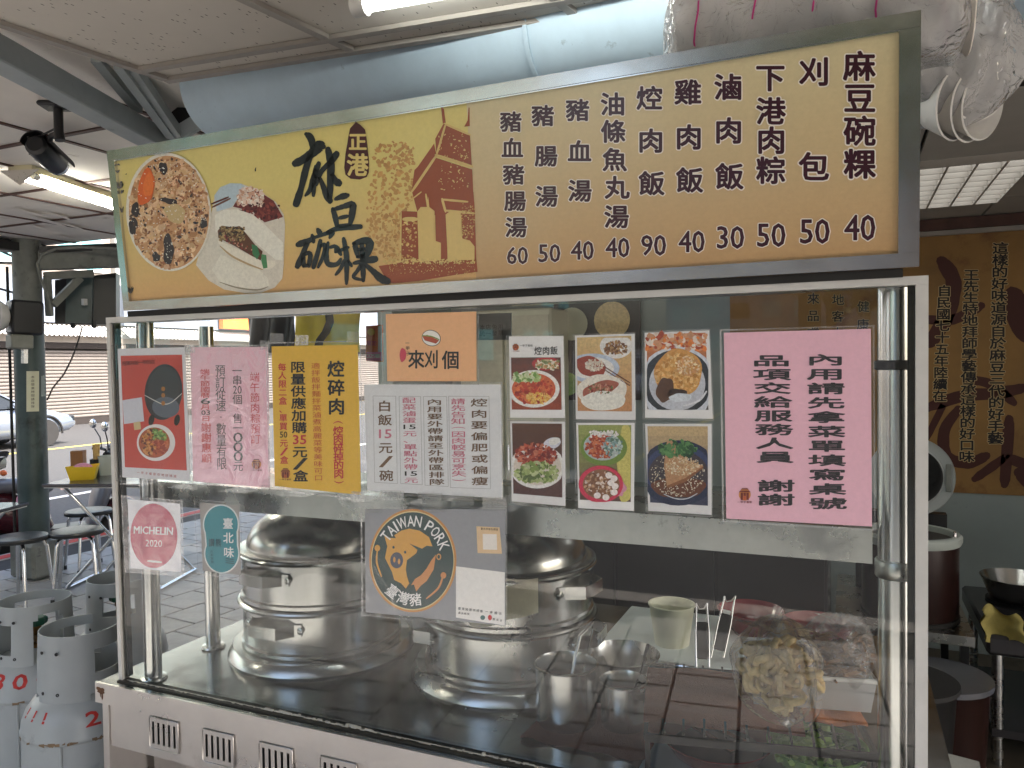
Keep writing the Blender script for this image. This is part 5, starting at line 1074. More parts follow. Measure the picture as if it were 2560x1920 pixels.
rb = at_z(1850, 1585, ZC); bowl('plastic_bowl', 'maroon bowl behind the tongs', (rb.x+.03, rb.y-.02, ZC+.0125), .085, .065, 'maroon', 'maroon bowls'); bowl('plastic_bowl', 'maroon bowl behind the second plastic bag', (1.50, .78, ZC+.0125), .085, .065, 'maroon', 'maroon bowls')
rw = bowl('plastic_bowl', 'wide dark red bowl with steel tongs under the wire rack', (1.352, .135, ZC+.001), .098, .05, 'maroon')
MB().lathe([(.001, .03), (.08, .031)], (1.352, .135, ZC+.001), 32).build('sauce', 'bowl_dark', rw, 0)
st_ = thing('steel_tongs', 'steel serving tongs lying across the dark red bowl', 'tongs', at_z(1650, 1790, ZC+.06))
MB().bar(at_d(1655, 1762, 1.52), at_d(1832, 1880, 1.36), .012, .004).build('arm', 'chrome', st_, 30); MB().bar(at_d(1665, 1758, 1.54), at_d(1875, 1862, 1.40), .012, .004).build('arm', 'chrome', st_, 30)
gb = bowl('plastic_bowl', 'green bowl of chopped vegetables beside the steel post', (1.520, .165, ZC+.001), .084, .055, 'bowl_green')
for k in range(190):
    a = random.uniform(0, 2*PI); r = .078*math.sqrt(random.random()); x, y = 1.52+r*math.cos(a), .165+r*math.sin(a); g_ = (x-1.52) > .012+jit(.03)
    MB().box((x, y, ZC+.046+.018*(1-(r/.08)**2)+jit(.006)), ((.011, .009, .009) if not g_ else (.022, .004, .004)), Matrix.Rotation(random.uniform(0, 3), 3, 'Z') @ Matrix.Rotation(jit(.8), 3, 'X')).build('vegetable_piece', 'food_dark_green' if g_ else 'food_green', gb, 0)
# wire rack
RZ = ZC+.078
rk = thing('wire_rack', 'low black wire rack standing over the bowls', 'rack', (1.42, .25, ZC))
RX0, RX1, RY0, RY1 = 1.205, 1.585, .085, .40
for y in (RY0, RY1): MB().bar((RX0, y, RZ-.008), (RX1, y, RZ-.008), .006, .014).build('rail', 'black', rk, 0)
for x in (RX0, RX1): MB().bar((x, RY0, RZ-.008), (x, RY1, RZ-.008), .006, .013).build('rail', 'black', rk, 0)
for k in range(10): MB().bar((RX0+.03+k*.036, RY0, RZ+.003), (RX0+.03+k*.0395, RY1, RZ+.003), .004, .005).build('wire', 'black', rk, 0)
for x in (RX0+.004, RX1-.004):
    for y in (RY0+.003, RY1-.003): MB().bar((x, y, ZC+.001), (x, y, RZ-.002), .009, .009, up=(0, 1, 0)).build('leg', 'black', rk, 0)
def tw2(u, v): return Vector((1.20+.28*u, .130+.24*v, RZ+.0095+.0025*math.sin(11*u+4*v)+.002*math.sin(17*v)-.012*max(0, .12-v)*6))
g = MB().grid(tw2, 30, 24); g.grid(lambda u, v: tw2(u, v)-Vector((0, 0, .003)), 30, 24); tag(g.build('brown_cloth', 'towel_brown', None, 60), 'brown woven cloth spread on the wire rack', 'cloth')
def tw3(u, v): return Vector((1.485+.105*u, .165+.21*v, RZ+.0085+.003*math.sin(9*u+4*v)-.0*v))
g = MB().grid(tw3, 14, 18); g.grid(lambda u, v: tw3(u, v)-Vector((0, 0, .003)), 14, 18); tag(g.build('orange_cloth', 'towel_orange', None, 60), 'orange cloth hanging over the rack edge beside the post', 'cloth')
tag(MB().span((1.225, .035, ZC+.0005), (1.60, .30, ZC+.0008)).build('white_sheet', 'board_white', None, 0), 'white plastic sheet lying under the wire rack and bowls', 'sheet')
# plastic tub
tb = thing('plastic_tub', 'milky white plastic tub on the wire rack holding two bags', 'tub', (1.49, .28, RZ+.013))
TX0, TX1, TY0, TY1, TZ = 1.392, 1.612, .20, .385, RZ+.0135
for nm, P0 in (('wall', [(TX0+.008, TY0+.008), (TX1-.008, TY0+.008), (TX1-.008, TY1-.008), (TX0+.008, TY1-.008)]),):
    P1 = [(TX0, TY0), (TX1, TY0), (TX1, TY1), (TX0, TY1)]
    MB().add([(x, y, TZ) for x, y in P0]+[(x, y, TZ+.058) for x, y in P1], [(0, 1, 5, 4), (1, 2, 6, 5), (2, 3, 7, 6), (3, 0, 4, 7), (3, 2, 1, 0)]).build(nm, 'tub_film', tb, 0)
    MB().tube([(x, y, TZ+.06) for x, y in P1], .0045, 8, True).build('rim', 'pale_plastic', tb, 40)
def bag(label, c, sx, sy, sz, tip, food, n, ring, seed):
    random.seed(seed); t = thing('plastic_bag', label, 'bag', c, 'knotted plastic bags of food'); c = Vector(c); ph = [random.uniform(0, 6.3) for _ in range(8)]
    def s(u, v):
        a = 2*PI*u; th = PI*v
        r = math.sin(th)**.8; w = 1+.10*math.sin(3*a+ph[0]+4*v)+.07*math.sin(7*a+ph[1]-6*v)+.05*math.sin(11*a+9*v+ph[2]); z = -math.cos(th)
        if z > .2: w *= 1-.25*(z-.2)+.12*math.sin(9*a+ph[3])*z
        return c+Vector((sx*r*w*math.cos(a)+tip[0]*max(0, -z)**2, sy*r*w*math.sin(a)+tip[1]*max(0, -z)**2, sz*z*(1+.07*math.sin(5*a+ph[4]))))
    MB().grid(s, 44, 26).build('film', 'bag_film', t, 70)
    def fold(u, v):
        a = 2*PI*u; r = sx*(.18+.62*v)*(1+.22*math.sin(5*a+ph[5])+.1*math.sin(9*a+ph[6])); return c+Vector((r*math.cos(a), sy/sx*r*math.sin(a), sz*(.72+.40*v-.30*v*v+.12*math.sin(3*a+ph[7])*v)))
    MB().grid(fold, 40, 8).build('knotted_top', 'bag_film', t, 70)
    for k in range(n):
        while True:
            p = Vector((jit(1), jit(1), random.uniform(-1, .35)))
            if p.x**2+p.y**2+p.z**2 < .74: break
        q = c+Vector((p.x*sx+tip[0]*max(0, -p.z)**2, p.y*sy+tip[1]*max(0, -p.z)**2, p.z*sz)); rm_ = Matrix.Rotation(random.uniform(0, 3), 3, 'Z') @ Matrix.Rotation(random.uniform(0, 3), 3, 'X')
        if ring:
            rr = random.uniform(.010, .016); MB().tube([q+rm_@Vector((rr*math.cos(b)*(1+jit(.15)), rr*math.sin(b), jit(.003))) for b in np.linspace(0, 2*PI, 9)[:-1]], rr*.45, 6, True).build('food_piece', food, t, 60)
        else: MB().tube([q+rm_@Vector((x, .004*math.sin(x*200), 0)) for x in (-.025, -.01, .01, .025)], [.002, .004, .0045, .002], 5).build('food_piece', food, t, 60)
    random.seed(seed+50); return t
bA = at_d(1945, 1665, 1.36); bB = at_d(2100, 1625, 1.44)
bag('clear plastic bag of pale fried rings drooping over the tub front', (bA.x, bA.y, bA.z), .075, .055, .085, (.02, -.03), 'food_yellow', 70, True, 11)
bag('clear plastic bag of brown shredded strips at the back of the tub', (bB.x, bB.y, bB.z), .062, .055, .066, (0, 0), 'food_brown', 90, False, 12)
bpy.context.view_layer.update()
_T = Matrix.Translation((1.42, .25, 0)) @ Matrix.Rotation(.20, 4, 'Z') @ Matrix.Translation((-1.42, -.25, 0))
for o in [x for x in bpy.data.objects if x.parent is None and x.name in ('wire_rack', 'brown_cloth', 'orange_cloth', 'plastic_tub')]: o.matrix_world = _T @ o.matrix_world
# yellow tote hanging behind the glass
tt = thing('tote_bag', 'yellow cloth bag with dark strap hanging behind the top of the glass', 'bag', at_y(815, 900, .55))
P = [at_y(x, y, .55) for x, y in ((735, 735), (892, 728), (890, 880), (740, 890))]; cpt_ = sum(P, Vector())/4
def tg(u, v): p = P[0]*(1-u)*(1-v)+P[1]*u*(1-v)+P[2]*u*v+P[3]*(1-u)*v; return p+Vector((0, -.03*math.sin(PI*u)*math.sin(PI*min(1, v+.2))+.006*math.sin(14*u+5*v), 0))
g = MB().grid(tg, 18, 14); g.grid(lambda u, v: tg(u, v)+Vector((0, .02, 0)), 18, 14); g.build('bag_body', 'tote_yellow', tt, 60)
MB().tube([at_y(x, y, .50) for x, y in ((770, 755), (800, 760), (822, 780), (825, 805), (815, 830), (800, 850), (795, 870))], .018, 10, sq=.3).build('strap', 'black_rubber', tt, 60)
dk = thing('dark_apron', 'dark apron hanging next to the yellow bag', 'apron', at_y(680, 900, .57)); P2 = [at_y(x, y, .57) for x, y in ((610, 745), (738, 738), (742, 880), (620, 880))]
def ag(u, v): p = P2[0]*(1-u)*(1-v)+P2[1]*u*(1-v)+P2[2]*u*v+P2[3]*(1-u)*v; return p+Vector((0, .012*math.sin(16*u+3*v), 0))
g = MB().grid(ag, 20, 10); g.grid(lambda u, v: ag(u, v)+Vector((0, .004, 0)), 20, 10); g.build('cloth_panel', 'scooter_black', dk, 60)
MB().tube([at_y(600, 730, .56), at_y(900, 722, .56)], .006, 8).build('hanging_rod', 'steel', dk, 40)

# packages on top of the sign
pk = thing('bowl_package', 'long plastic wrapped pack of foam bowls lying on the sign top', 'package', (1.5, .09, 2.03)); random.seed(3)
xa, xb = 1.285, 1.74; yc_, zc_ = .11, 2.085
for k in range(16):
    x = xa+.02+k*(xb-xa-.04)/15; MB().lathe([(.055, 0), (.062, .003), (.080, .022), (.083, .024), (.080, .026), (.060, .007), (.001, .005)], (x, yc_, zc_), 28, Matrix.Rotation(PI/2, 3, 'Y')).build('foam_bowl', 'styrofoam', pk, 40)
def wr(u, v):
    a = 2*PI*v; x = xa-.012+(xb-xa+.03)*u; e = min(1, min(u, 1-u)*14+.02)**.5
    r = .094*e*(1+.05*math.sin(3*a+9*u)+.03*math.sin(23*u+2*a)+.03*math.sin(41*u-5*a)); ca, sa = math.cos(a), math.sin(a)
    return Vector((x, yc_+r*math.copysign(abs(ca)**.7, ca), zc_+r*math.copysign(abs(sa)**.7, sa)))
MB().grid(wr, 90, 40).build('wrap_film', 'wrap', pk, 60)
for k in range(5):
    x = xa+.06+k*.09; MB().tube([Vector((x+.004*math.sin(5*b), yc_+.0955*math.cos(b), zc_+.0955*math.sin(b))) for b in np.linspace(.9, 4.2, 14)], .0016, 5, sq=.3).build('pink_print', 'mag_pink', pk, 60)
pb = thing('paper_bowls', 'sagging clear bag of ribbed white paper bowls hanging off the sign end', 'package', (1.74, .13, 1.93))
for k, (px, py, d, r, ax) in enumerate(((2330, 190, 1.52, .075, .5), (2365, 200, 1.52, .076, .5), (2395, 212, 1.52, .074, .55), (2325, 268, 1.5, .066, .2), (2360, 272, 1.5, .066, .2), (2390, 270, 1.5, .064, .25))):
    p = at_d(px, py, d); n = 40; Rb = Matrix.Rotation(-.41, 3, 'Z') @ Matrix.Rotation(PI/2+.2, 3, 'Y') @ Matrix.Rotation(ax, 3, 'X')
    b = MB(); pro = [(.6*r, 0), (.62*r, .002), (.97*r, .05), (1.0*r, .052), (.96*r, .054), (.6*r, .006)]; k0 = 0
    b.lathe(pro, (0, 0, 0), 72); b.v = [tuple(Rb @ Vector((x*(1+.012*math.sin(36*math.atan2(y, x))), y*(1+.012*math.sin(36*math.atan2(y, x))), z)) + p) for x, y, z in b.v]; b.build('paper_bowl', 'bowl_paper', pb, 40)
pcn = at_d(2370, 170, 1.5)
def w2(u, v):
    a = 2*PI*u; z = -math.cos(PI*v); r = math.sin(PI*v)**.7; w = 1+.12*math.sin(3*a+5*v)+.09*math.sin(7*a-8*v)+.06*math.sin(13*a+11*v)
    return pcn+Vector((.115*r*w*math.cos(a), .10*r*w*math.sin(a), .125*z*(1+.1*math.sin(4*a+2))+.02*w))
MB().grid(w2, 60, 36).build('bag_film', 'wrap', pb, 70)
pq = at_d(2420, 60, 1.5)
def w3(u, v):
    a = 2*PI*u; r = (.02+.075*v**.8)*(1+.25*math.sin(4*a+3*v)+.15*math.sin(9*a)); return pq+Vector((r*math.cos(a)-.02*v, r*.8*math.sin(a), -.05+.13*v+.02*math.sin(5*a)*v))
MB().grid(w3, 50, 12).build('bag_mouth', 'wrap', pb, 70)
a = Art(Plane(tuple(at_d(2400, 140, 1.40)), tuple(_r), tuple(_u)), 0)
# ================================================================== LEFT SIDE: GAS BOTTLES, PILLAR, TABLES, STREET
def prof_r(prof, z): return float(np.interp(z, [p[1] for p in prof], [p[0] for p in prof]))
GP = [(.145, .045), (.158, .060), (.161, .080), (.161, .452), (.1615, .4525), (.164, .457), (.164, .464), (.1615, .469), (.158, .495), (.148, .522), (.130, .548), (.105, .568), (.075, .580), (.045, .586), (.001, .588)]
def gas_bottle(label, text, rz, loc, text_ang, windows):
    t = thing('gas_bottle', label, 'gas bottle', (0, 0, 0), 'grey gas bottles beside the cart')
    MB().lathe([(.001, .03)]+GP, (0, 0, 0), 64).build('body', 'gas_grey', t, 40)
    MB().lathe([(.128, 0), (.134, 0), (.134, .06), (.128, .06)], (0, 0, 0), 48).build('foot_ring', 'gas_grey', t, 30)
    MB().tube([(.1625*math.cos(-.35), .1625*math.sin(-.35), z) for z in (.09, .25, .452)], .004, 6).build('weld_seam', 'gas_grey', t, 40)
    # guard collar with cut-outs
    n, z0, z1 = 96, .556, .752; bm = bmesh.new(); zs = np.linspace(z0, z1, 21); vv = {}
    def hole(a, z):
        for wa, half, lo, hi in windows:
            d = (a-wa+PI) % (2*PI)-PI
            if abs(d) < half and lo < z < hi: return True
        return False
    for i in range(n):
        for j in range(20):
            a = 2*PI*(i+.5)/n; z = (zs[j]+zs[j+1])/2
            if hole(a, z): continue
            f = []
            for ii, jj in ((i, j), (i+1, j), (i+1, j+1), (i, j+1)):
                k = (ii % n, jj)
                if k not in vv: rr = .118-.008*(zs[jj]-z0)/(z1-z0); vv[k] = bm.verts.new((rr*math.cos(2*PI*ii/n), rr*math.sin(2*PI*ii/n), zs[jj]))
                f.append(vv[k])
            bm.faces.new(f)
    bmesh.ops.recalc_face_normals(bm, faces=bm.faces[:]); bmesh.ops.solidify(bm, geom=bm.faces[:], thickness=.0035); bmesh.ops.recalc_face_normals(bm, faces=bm.faces[:]); bm.normal_update(); me = bpy.data.meshes.new('guard_collar'); bm.to_mesh(me); bm.free(); me.shade_smooth(); me.set_sharp_from_angle(angle=R(40))
    col = link('guard_collar', me, 'gas_grey', t)
    for a_ in (-1.0, -.55):
        for z in (.585, .705): MB().lathe([(.005, 0), (.005, .002), (.0025, .0025), (.0025, -.002)], (.1165*math.cos(a_), .1165*math.sin(a_), z), 10, rotz(a_) @ Matrix.Rotation(PI/2, 3, 'Y')).build('rivet', 'black', col, 40)
    MB().lathe([(.022, .56), (.022, .60), (.014, .605), (.014, .64), (.018, .645), (.018, .66), (.001, .66)], (0, 0, 0), 16).build('valve', 'brass', t, 40)
    kn = MB(); m = 24
    kn.lathe([(.001, .662), (.030, .662), (.034, .668), (.034, .682), (.028, .688), (.001, .688)], (0, 0, 0), 24); kn.v = [(x*(1+.08*math.cos(8*math.atan2(y, x))), y*(1+.08*math.cos(8*math.atan2(y, x))), z) for x, y, z in kn.v]; kn.build('valve_knob', 'green_knob', t, 40)
    MB().tube([(.02, 0, .62), (.05, .01, .62), (.07, .03, .625)], .012, 10).build('outlet', 'brass', t, 40)
    ch = MB()
    for k in range(26):
        a = random.uniform(-2.2, .6); w = random.uniform(.01, .045)
        ch.add([(.1646*math.cos(a+i*w/.33), .1646*math.sin(a+i*w/.33), z) for i, z in ((0, .456+jit(.004)), (1, .456+jit(.004)), (1, .462+jit(.005)), (0, .461+jit(.004)))], [(0, 1, 2, 3)])
    ch.build('chipped_paint', 'gas_chip', t, 0, kind='stuff')
    def stencil(txt, a0, zc, size):
        x = 0
        for c_ in txt:
            b = MB()
            v, f = glyph(c_, 0.0); v = np.concatenate([v+np.array(o_) for o_ in ((0, 0), (.03, 0), (0, .03), (.03, .03))]); f = [tuple(i+k*(len(v)//4) for i in q) for k in range(4) for q in f]; V = []
            for px, py in v:
                s_ = zc+py*size*.62; rr = prof_r(GP, s_)+.0012; V.append((rr*math.cos(a0+(x+px)*size/.15), rr*math.sin(a0+(x+px)*size/.15), s_))
            b.add(V, f); x += .72; b.build('stencil_digit', 'red_stencil', t, 0)
    for txt, a0, zc, sz in text: stencil(txt, a0+text_ang, zc, sz)
    t.location = loc; t.rotation_euler = (0, 0, rz); return t
vA = lambda x, y: math.atan2(CAM[1]-y, CAM[0]-x)
LA, LB, LC = (-.585, .335, 0), (-.985, .47, 0), (-.950, .775, 0)
gas_bottle('grey gas bottle with red stencilled digits against the cart corner', [('27', .03, .496, .085), ('III', -1.35, .515, .06)], vA(*LA[:2]), LA, 0, [(.72, .40, .632, .706), (PI, .5, .62, .72), (-1.35, .18, .53, .578), (2.3, .5, .66, .8), (.62, .42, .53, .576)])
gas_bottle('grey gas bottle with a red 300 stencil behind the front bottle', [('300', -.95, .500, .095)], vA(*LB[:2]), LB, 0, [(.35, .42, .56, .70), (-.95, .3, .60, .69), (PI, .6, .60, .72), (.35, .30, .70, .72)])
gas_bottle('grey gas bottle behind the case edge with a cut out collar', [], vA(*LC[:2]), LC, 0, [(-.05, .50, .635, .705), (PI, .5, .60, .70), (1.6, .3, .55, .6)])
# pillar with notices, floodlight and cable
PXY = (-4.02, 2.56)
pil = thing('steel_pillar', 'round dark green steel pillar at the pavement edge', 'pillar', (*PXY, 0))
MB().lathe([(.103, 0), (.101, .4), (.101, 2.02)], (*PXY, 0), 36).build('shaft', 'pillar_paint', pil, 40)
MB().lathe([(.095, 2.02), (.095, 2.50)], (*PXY, 0), 36).build('upper_shaft', 'pillar_grey', pil, 40)
MB().box((PXY[0]+.05, PXY[1]-.02, .14), (.27, .25, .26), bevel=.02).build('footing', 'pillar_grey', pil, 30)
MB().tube([(PXY[0]-.088, PXY[1]-.09, z) for z in (.2, 1.0, 1.9, 2.3)], .010, 8).build('cable', 'black_rubber', pil, 40)
MB().tube([at_d(x, y, 5.62) for x, y in ((128, 790), (122, 750), (100, 690), (93, 660), (105, 636), (140, 622), (200, 618), (300, 622))], .010, 8).build('conduit', 'pillar_grey', pil, 40)
MB().tube([at_d(x, y, 5.6) for x, y in ((118, 1000), (132, 970), (160, 935), (178, 900), (190, 870), (200, 838), (206, 815))], .006, 6).build('cable', 'black_rubber', pil, 40)
def wrapnote(px0, px1, py0, py1, col, txt, ink):
    """paper stuck round the pillar"""
    t_ = MB(); c0 = at_d(px0, py0, 5.66); 
    def f(u, v):
        p = at_d(px0+(px1-px0)*u, py0+(py1-py0)*v, 5.62); d = Vector((p.x-PXY[0], p.y-PXY[1], 0)); 
        vd = Vector((CAM[0]-PXY[0], CAM[1]-PXY[1], 0)).normalized(); sd = Vector((-vd.y, vd.x, 0)); s_ = max(-.1, min(.1, d.dot(sd))); q = Vector((*PXY, p.z))+sd*s_+vd*math.sqrt(max(0, .1035**2-s_*s_)); return q
    return t_.grid(f, 8, 6), f
for i, (x0, x1, y0, y1, c, s, ink, lab) in enumerate(((66, 98, 928, 1030, 'paper_cup', '本店營業時間請排隊', rgb(90, 80, 60), 'yellowed paper strip with a vertical line of type on the pillar'), (103, 128, 940, 992, 'wall_green', '禁止停車', rgb(40, 30, 30), 'small grey notice stuck on the pillar beside the yellowed strip'))):
    g, f = wrapnote(x0, x1, y0, y1, c, s, ink); o = g.build('pillar_notice', c, None, 60); tag(o, lab, 'notice')
    b = MB()
    for k, chh in enumerate(s):
        v, fc = glyph(chh, 0.0); n = len(s)
        b.add([f(.5+(vx-.5)*(.30 if i == 0 else .34), .10+.82*(k+.5)/n-(vy-.38)*.62/n) + Vector((CAM[0]-PXY[0], CAM[1]-PXY[1], 0)).normalized()*.0015 for vx, vy in v], fc)
    b.build('lettering', 'scooter_black', o, 0, kind='stuff')
fl = thing('floodlight', 'black floodlight with a round white reflector clamped to the pillar', 'floodlight', at_d(45, 800, 5.4))
hc = at_d(62, 795, 5.45); ax = (at_d(-20, 790, 5.3)-hc).normalized(); sdv = ax.cross(Vector((0, 0, 1))).normalized(); upv = sdv.cross(ax)
RM = Matrix((sdv, upv, ax)).transposed()
MB().box(hc-ax*.0, (.15, .24, .20), RM, bevel=.015).build('housing', 'black', fl, 40)
MB().lathe([(.045, .10), (.08, .115), (.118, .17), (.122, .175), (.118, .176), (.08, .121), (.001, .105)], hc, 32, RM).build('reflector', 'alu_white', fl, 40)
MB().box(hc-upv*.17+ax*.03, (.13, .10, .14), RM, bevel=.01).build('driver_box', 'pillar_grey', fl, 40); MB().box(hc-upv*.16+ax*.085-sdv*.03, (.03, .03, .01), RM).build('label', 'orange', fl, 0)
MB().bar(hc-upv*.2, hc-upv*.32, .03, .03, up=(1, 0, 0)).build('bracket', 'steel', fl, 30); MB().bar(hc-upv*.10, Vector((*PXY, hc.z-.10)), .04, .03).build('arm', 'black', fl, 30)
# cross beam, frame and back of a sign box between the pillar and the stall
eb = thing('cross_beam', 'weathered grey beam joining the pillar to the building', 'beam', at_d(180, 660, 5.8))
MB().bar(at_d(96, 652, 5.72), at_d(340, 645, 6.1), .12, .135).build('beam', 'pillar_grey', eb, 20); MB().bar(at_d(96, 626, 5.70), at_d(340, 616, 6.1), .10, .05).build('upper_beam', 'black', eb, 20)
MB().bar(at_d(110, 690, 5.75), at_d(233, 684, 5.95), .06, .055).build('sub_beam', 'pillar_grey', eb, 20)
MB().bar(at_d(132, 762, 5.75), at_d(200, 695, 5.9), .05, .05).build('diagonal_brace', 'pillar_grey', eb, 20); MB().bar(at_d(118, 690, 5.75), at_d(124, 790, 5.75), .04, .04, up=(1, 0, 0)).build('strut', 'pillar_grey', eb, 20)
sb = thing('hung_sign_back', 'dark back of a hanging box sign under the cross beam', 'sign', at_d(205, 810, 6.2))
MB().prism([at_d(137, 700, 6.2), at_d(290, 682, 6.4), at_d(290, 812, 6.4), at_d(137, 808, 6.2)], (0, 0, 0), (-.10, .12, 0)).build('box', 'black', sb, 0)
MB().prism([at_d(166, 698, 6.12), at_d(232, 692, 6.2), at_d(229, 808, 6.2), at_d(163, 806, 6.12)], (0, 0, 0), (-.02, .024, 0)).build('hatch', 'pillar_paint', sb, 0)
MB().box(at_d(211, 755, 6.1), (.03, .03, .05)).build('latch', 'alu_white', sb, 0)
for x in (182, 235): MB().lathe([(.001, -.03), (.02, -.02), (.02, .03)], at_d(x, 812, 6.25), 10).build('foot_knob', 'black', sb, 40)
eg = thing('awning_edge_beam', 'black steel edge beam of the awning running to the pillar top', 'beam', (-4.1, 1, 2.45))
MB().bar((-4.12, 2.75, 2.455), (-4.12, -1.8, 2.455), .11, .08).build('beam', 'black', eg, 0); MB().bar((-4.0, 2.75, 2.44), (-4.0, -1.8, 2.44), .05, .06).build('angle', 'dark_gap', eg, 0)
for k, pts in enumerate((((-60, 650), (0, 657), (40, 657), (70, 685)), ((-60, 700), (0, 722), (70, 742)), ((-60, 640), (-10, 622), (52, 650)))):
    tag(MB().tube([at_d(x, y, 6.4) for x, y in pts], .010, 6).build('overhead_cable', 'black_rubber', None, 40), ('thin sagging cable meeting the pillar top', 'lower sagging cable reaching the pillar above the floodlight', 'dark cable running up to the awning edge beam')[k], 'cable')
# security camera
cp_ = at_z(145, 258, SZ); cc = thing('security_camera', 'black bullet security camera on a short ceiling arm', 'camera', cp_)
MB().box(cp_+Vector((0, 0, -.010)), (.115, .085, .018), rotz(.5), bevel=.006).build('mount_plate', 'black', cc, 40)
MB().tube([cp_+Vector((0, 0, -.015)), cp_+Vector((0, 0, -.10)), cp_+Vector((.005, 0, -.135))], [.016, .016, .018], 12).build('arm', 'black', cc, 40)
hb = at_d(118, 388, 3.05); ca = (at_d(150, 425, 3.16)-at_d(85, 365, 2.96)).normalized(); sv = ca.cross(Vector((0, 0, 1))).normalized(); uv_ = sv.cross(ca); CR = Matrix((sv, uv_, ca)).transposed()
MB().lathe([(.001, -.095), (.030, -.095), (.041, -.085), (.044, -.06), (.044, .075), (.040, .08)], hb, 28, CR).build('body', 'black', cc, 40)
MB().lathe([(.041, .072), (.041, .094), (.034, .100), (.001, .100)], hb, 28, CR).build('lens_ring', 'chrome', cc, 40)
MB().lathe([(.001, .1005), (.020, .1005), (.019, .102), (.001, .103)], hb, 20, CR).build('lens', 'car_glass', cc, 40)
MB().lathe([(.050, -.10), (.0535, -.10), (.0535, .115), (.050, .115), (.050, -.10)], hb, 20, CR, a0=.1, a1=PI-.1).build('sun_shield', 'black', cc, 30)
MB().box(hb+CR@Vector((-.025, -.036, .01)), (.030, .002, .062), CR @ Matrix.Rotation(-.6, 3, 'Z')).build('data_label', 'steel', cc, 0)
MB().tube([cp_+Vector((.015, -.01, -.09)), hb+CR@Vector((0, .05, -.06)), hb+CR@Vector((-.03, .03, -.09)), hb+CR@Vector((-.03, -.03, -.07)), hb+CR@Vector((.02, .045, -.02))], .004, 8).build('lead', 'black_rubber', cc, 40)
MB().tube([cp_+Vector((.02, 0, -.02)), at_z(195, 274, SZ-.012), at_z(240, 292, SZ-.006), at_z(272, 300, SZ-.004)], [.006, .008, .011, .008], 8).build('cable', 'black_rubber', cc, 40)
MB().tube([cp_+Vector((.0, 0, -.11)), (cp_+hb)/2+Vector((0, 0, -.02)), hb+uv_*.05], .012, 10).build('swivel', 'black', cc, 40)
# fluorescent fitting on the soffit
ft = thing('strip_light', 'twin lit fluorescent strip light under the white soffit', 'strip light', at_z(160, 480, SZ-.05))
e0, e1 = at_z(62, 440, SZ-.045), at_z(330, 527, SZ-.045)
ld = (e1-e0).normalized(); ls = ld.cross(Vector((0, 0, 1))).normalized()
MB().bar(e0-ld*.03+Vector((0, 0, .028)), e1+Vector((0, 0, .028)), .12, .030).build('tray', 'soffit_yellow', ft, 0)
for k in (-1, 1):
    MB().tube([e0+ls*.038*k+ld*.03, e1+ls*.038*k], .0135, 12).build('tube', 'tube_lit', ft, 40); MB().tube([e0+ls*.038*k, e0+ls*.038*k+ld*.035], .018, 12).build('tube_cap', 'pale_plastic', ft, 40)
q0 = e0-ld*.03; MB().prism([q0+ls*.10+Vector((0, 0, .02)), q0-ls*.10+Vector((0, 0, .02)), q0-Vector((0, 0, .05))], (0, 0, 0), -ld*.006).build('end_plate', 'ceiling_tile', ft, 0)
tl = thing('ceiling_tube', 'lit fluorescent tube fixed under the drop ceiling', 'strip light', at_z(905, 12, CZ-.03))
f0 = at_z(905, 14, CZ-.03); f1 = f0+ux*1.18
MB().tube([f0-ux*.022, f0+ux*.012], .024, 16).build('tube_cap', 'pale_plastic', tl, 40); MB().tube([f0+ux*.012, f1], .0165, 16).build('tube', 'tube_dim', tl, 40); MB().tube([f1, f1+ux*.03], .024, 16).build('tube_cap', 'pale_plastic', tl, 40)
MB().bar(f0-ux*.02+Vector((0, 0, .026)), f1+ux*.02+Vector((0, 0, .026)), .05, .012).build('tray', 'tbar', tl, 0)
# stools
def make_stool():
    t = thing('round_stool', 'x', 'stool', (0, 0, 0), 'round stools by the folding table')
    MB().lathe([(.001, .432), (.150, .432), (.160, .436), (.163, .446), (.158, .454), (.150, .456), (.001, .457)], (0, 0, 0), 40).build('seat', 'stool_seat', t, 40)
    MB().lathe([(.152, .425), (.166, .427), (.167, .442), (.163, .446), (.152, .436)], (0, 0, 0), 40).build('seat_rim', 'black_rubber', t, 40)
    for k in range(4):
        a = PI/4+k*PI/2; d = Vector((math.cos(a), math.sin(a), 0))
        MB().tube([d*.03+Vector((0, 0, .420)), d*.10+Vector((0, 0, .419)), d*.135+Vector((0, 0, .405)), d*.150+Vector((0, 0, .37)), d*.185+Vector((0, 0, .015))], .0115, 10).build('leg', 'chrome', t, 40)
        MB().lathe([(.001, 0), (.014, 0), (.014, .03), (.012, .032)], tuple(d*.1855), 12).build('rubber_foot', 'black_rubber', t, 40)
    return t
stl = make_stool(); pos = [(50, 1342, 'black round stool with chrome legs beside the pillar foot'), (192, 1326, 'black round stool under the folding table edge'), (222, 1276, 'black round stool between the folding table and the scooter')]
for i, (x, y, l) in enumerate(pos):
    p = at_z(x, y, .45); o = stl if i == 0 else dup(stl, (0, 0, 0)); o.location = (p.x, p.y, 0); o.rotation_euler = (0, 0, .3+i*.5); o['label'] = l
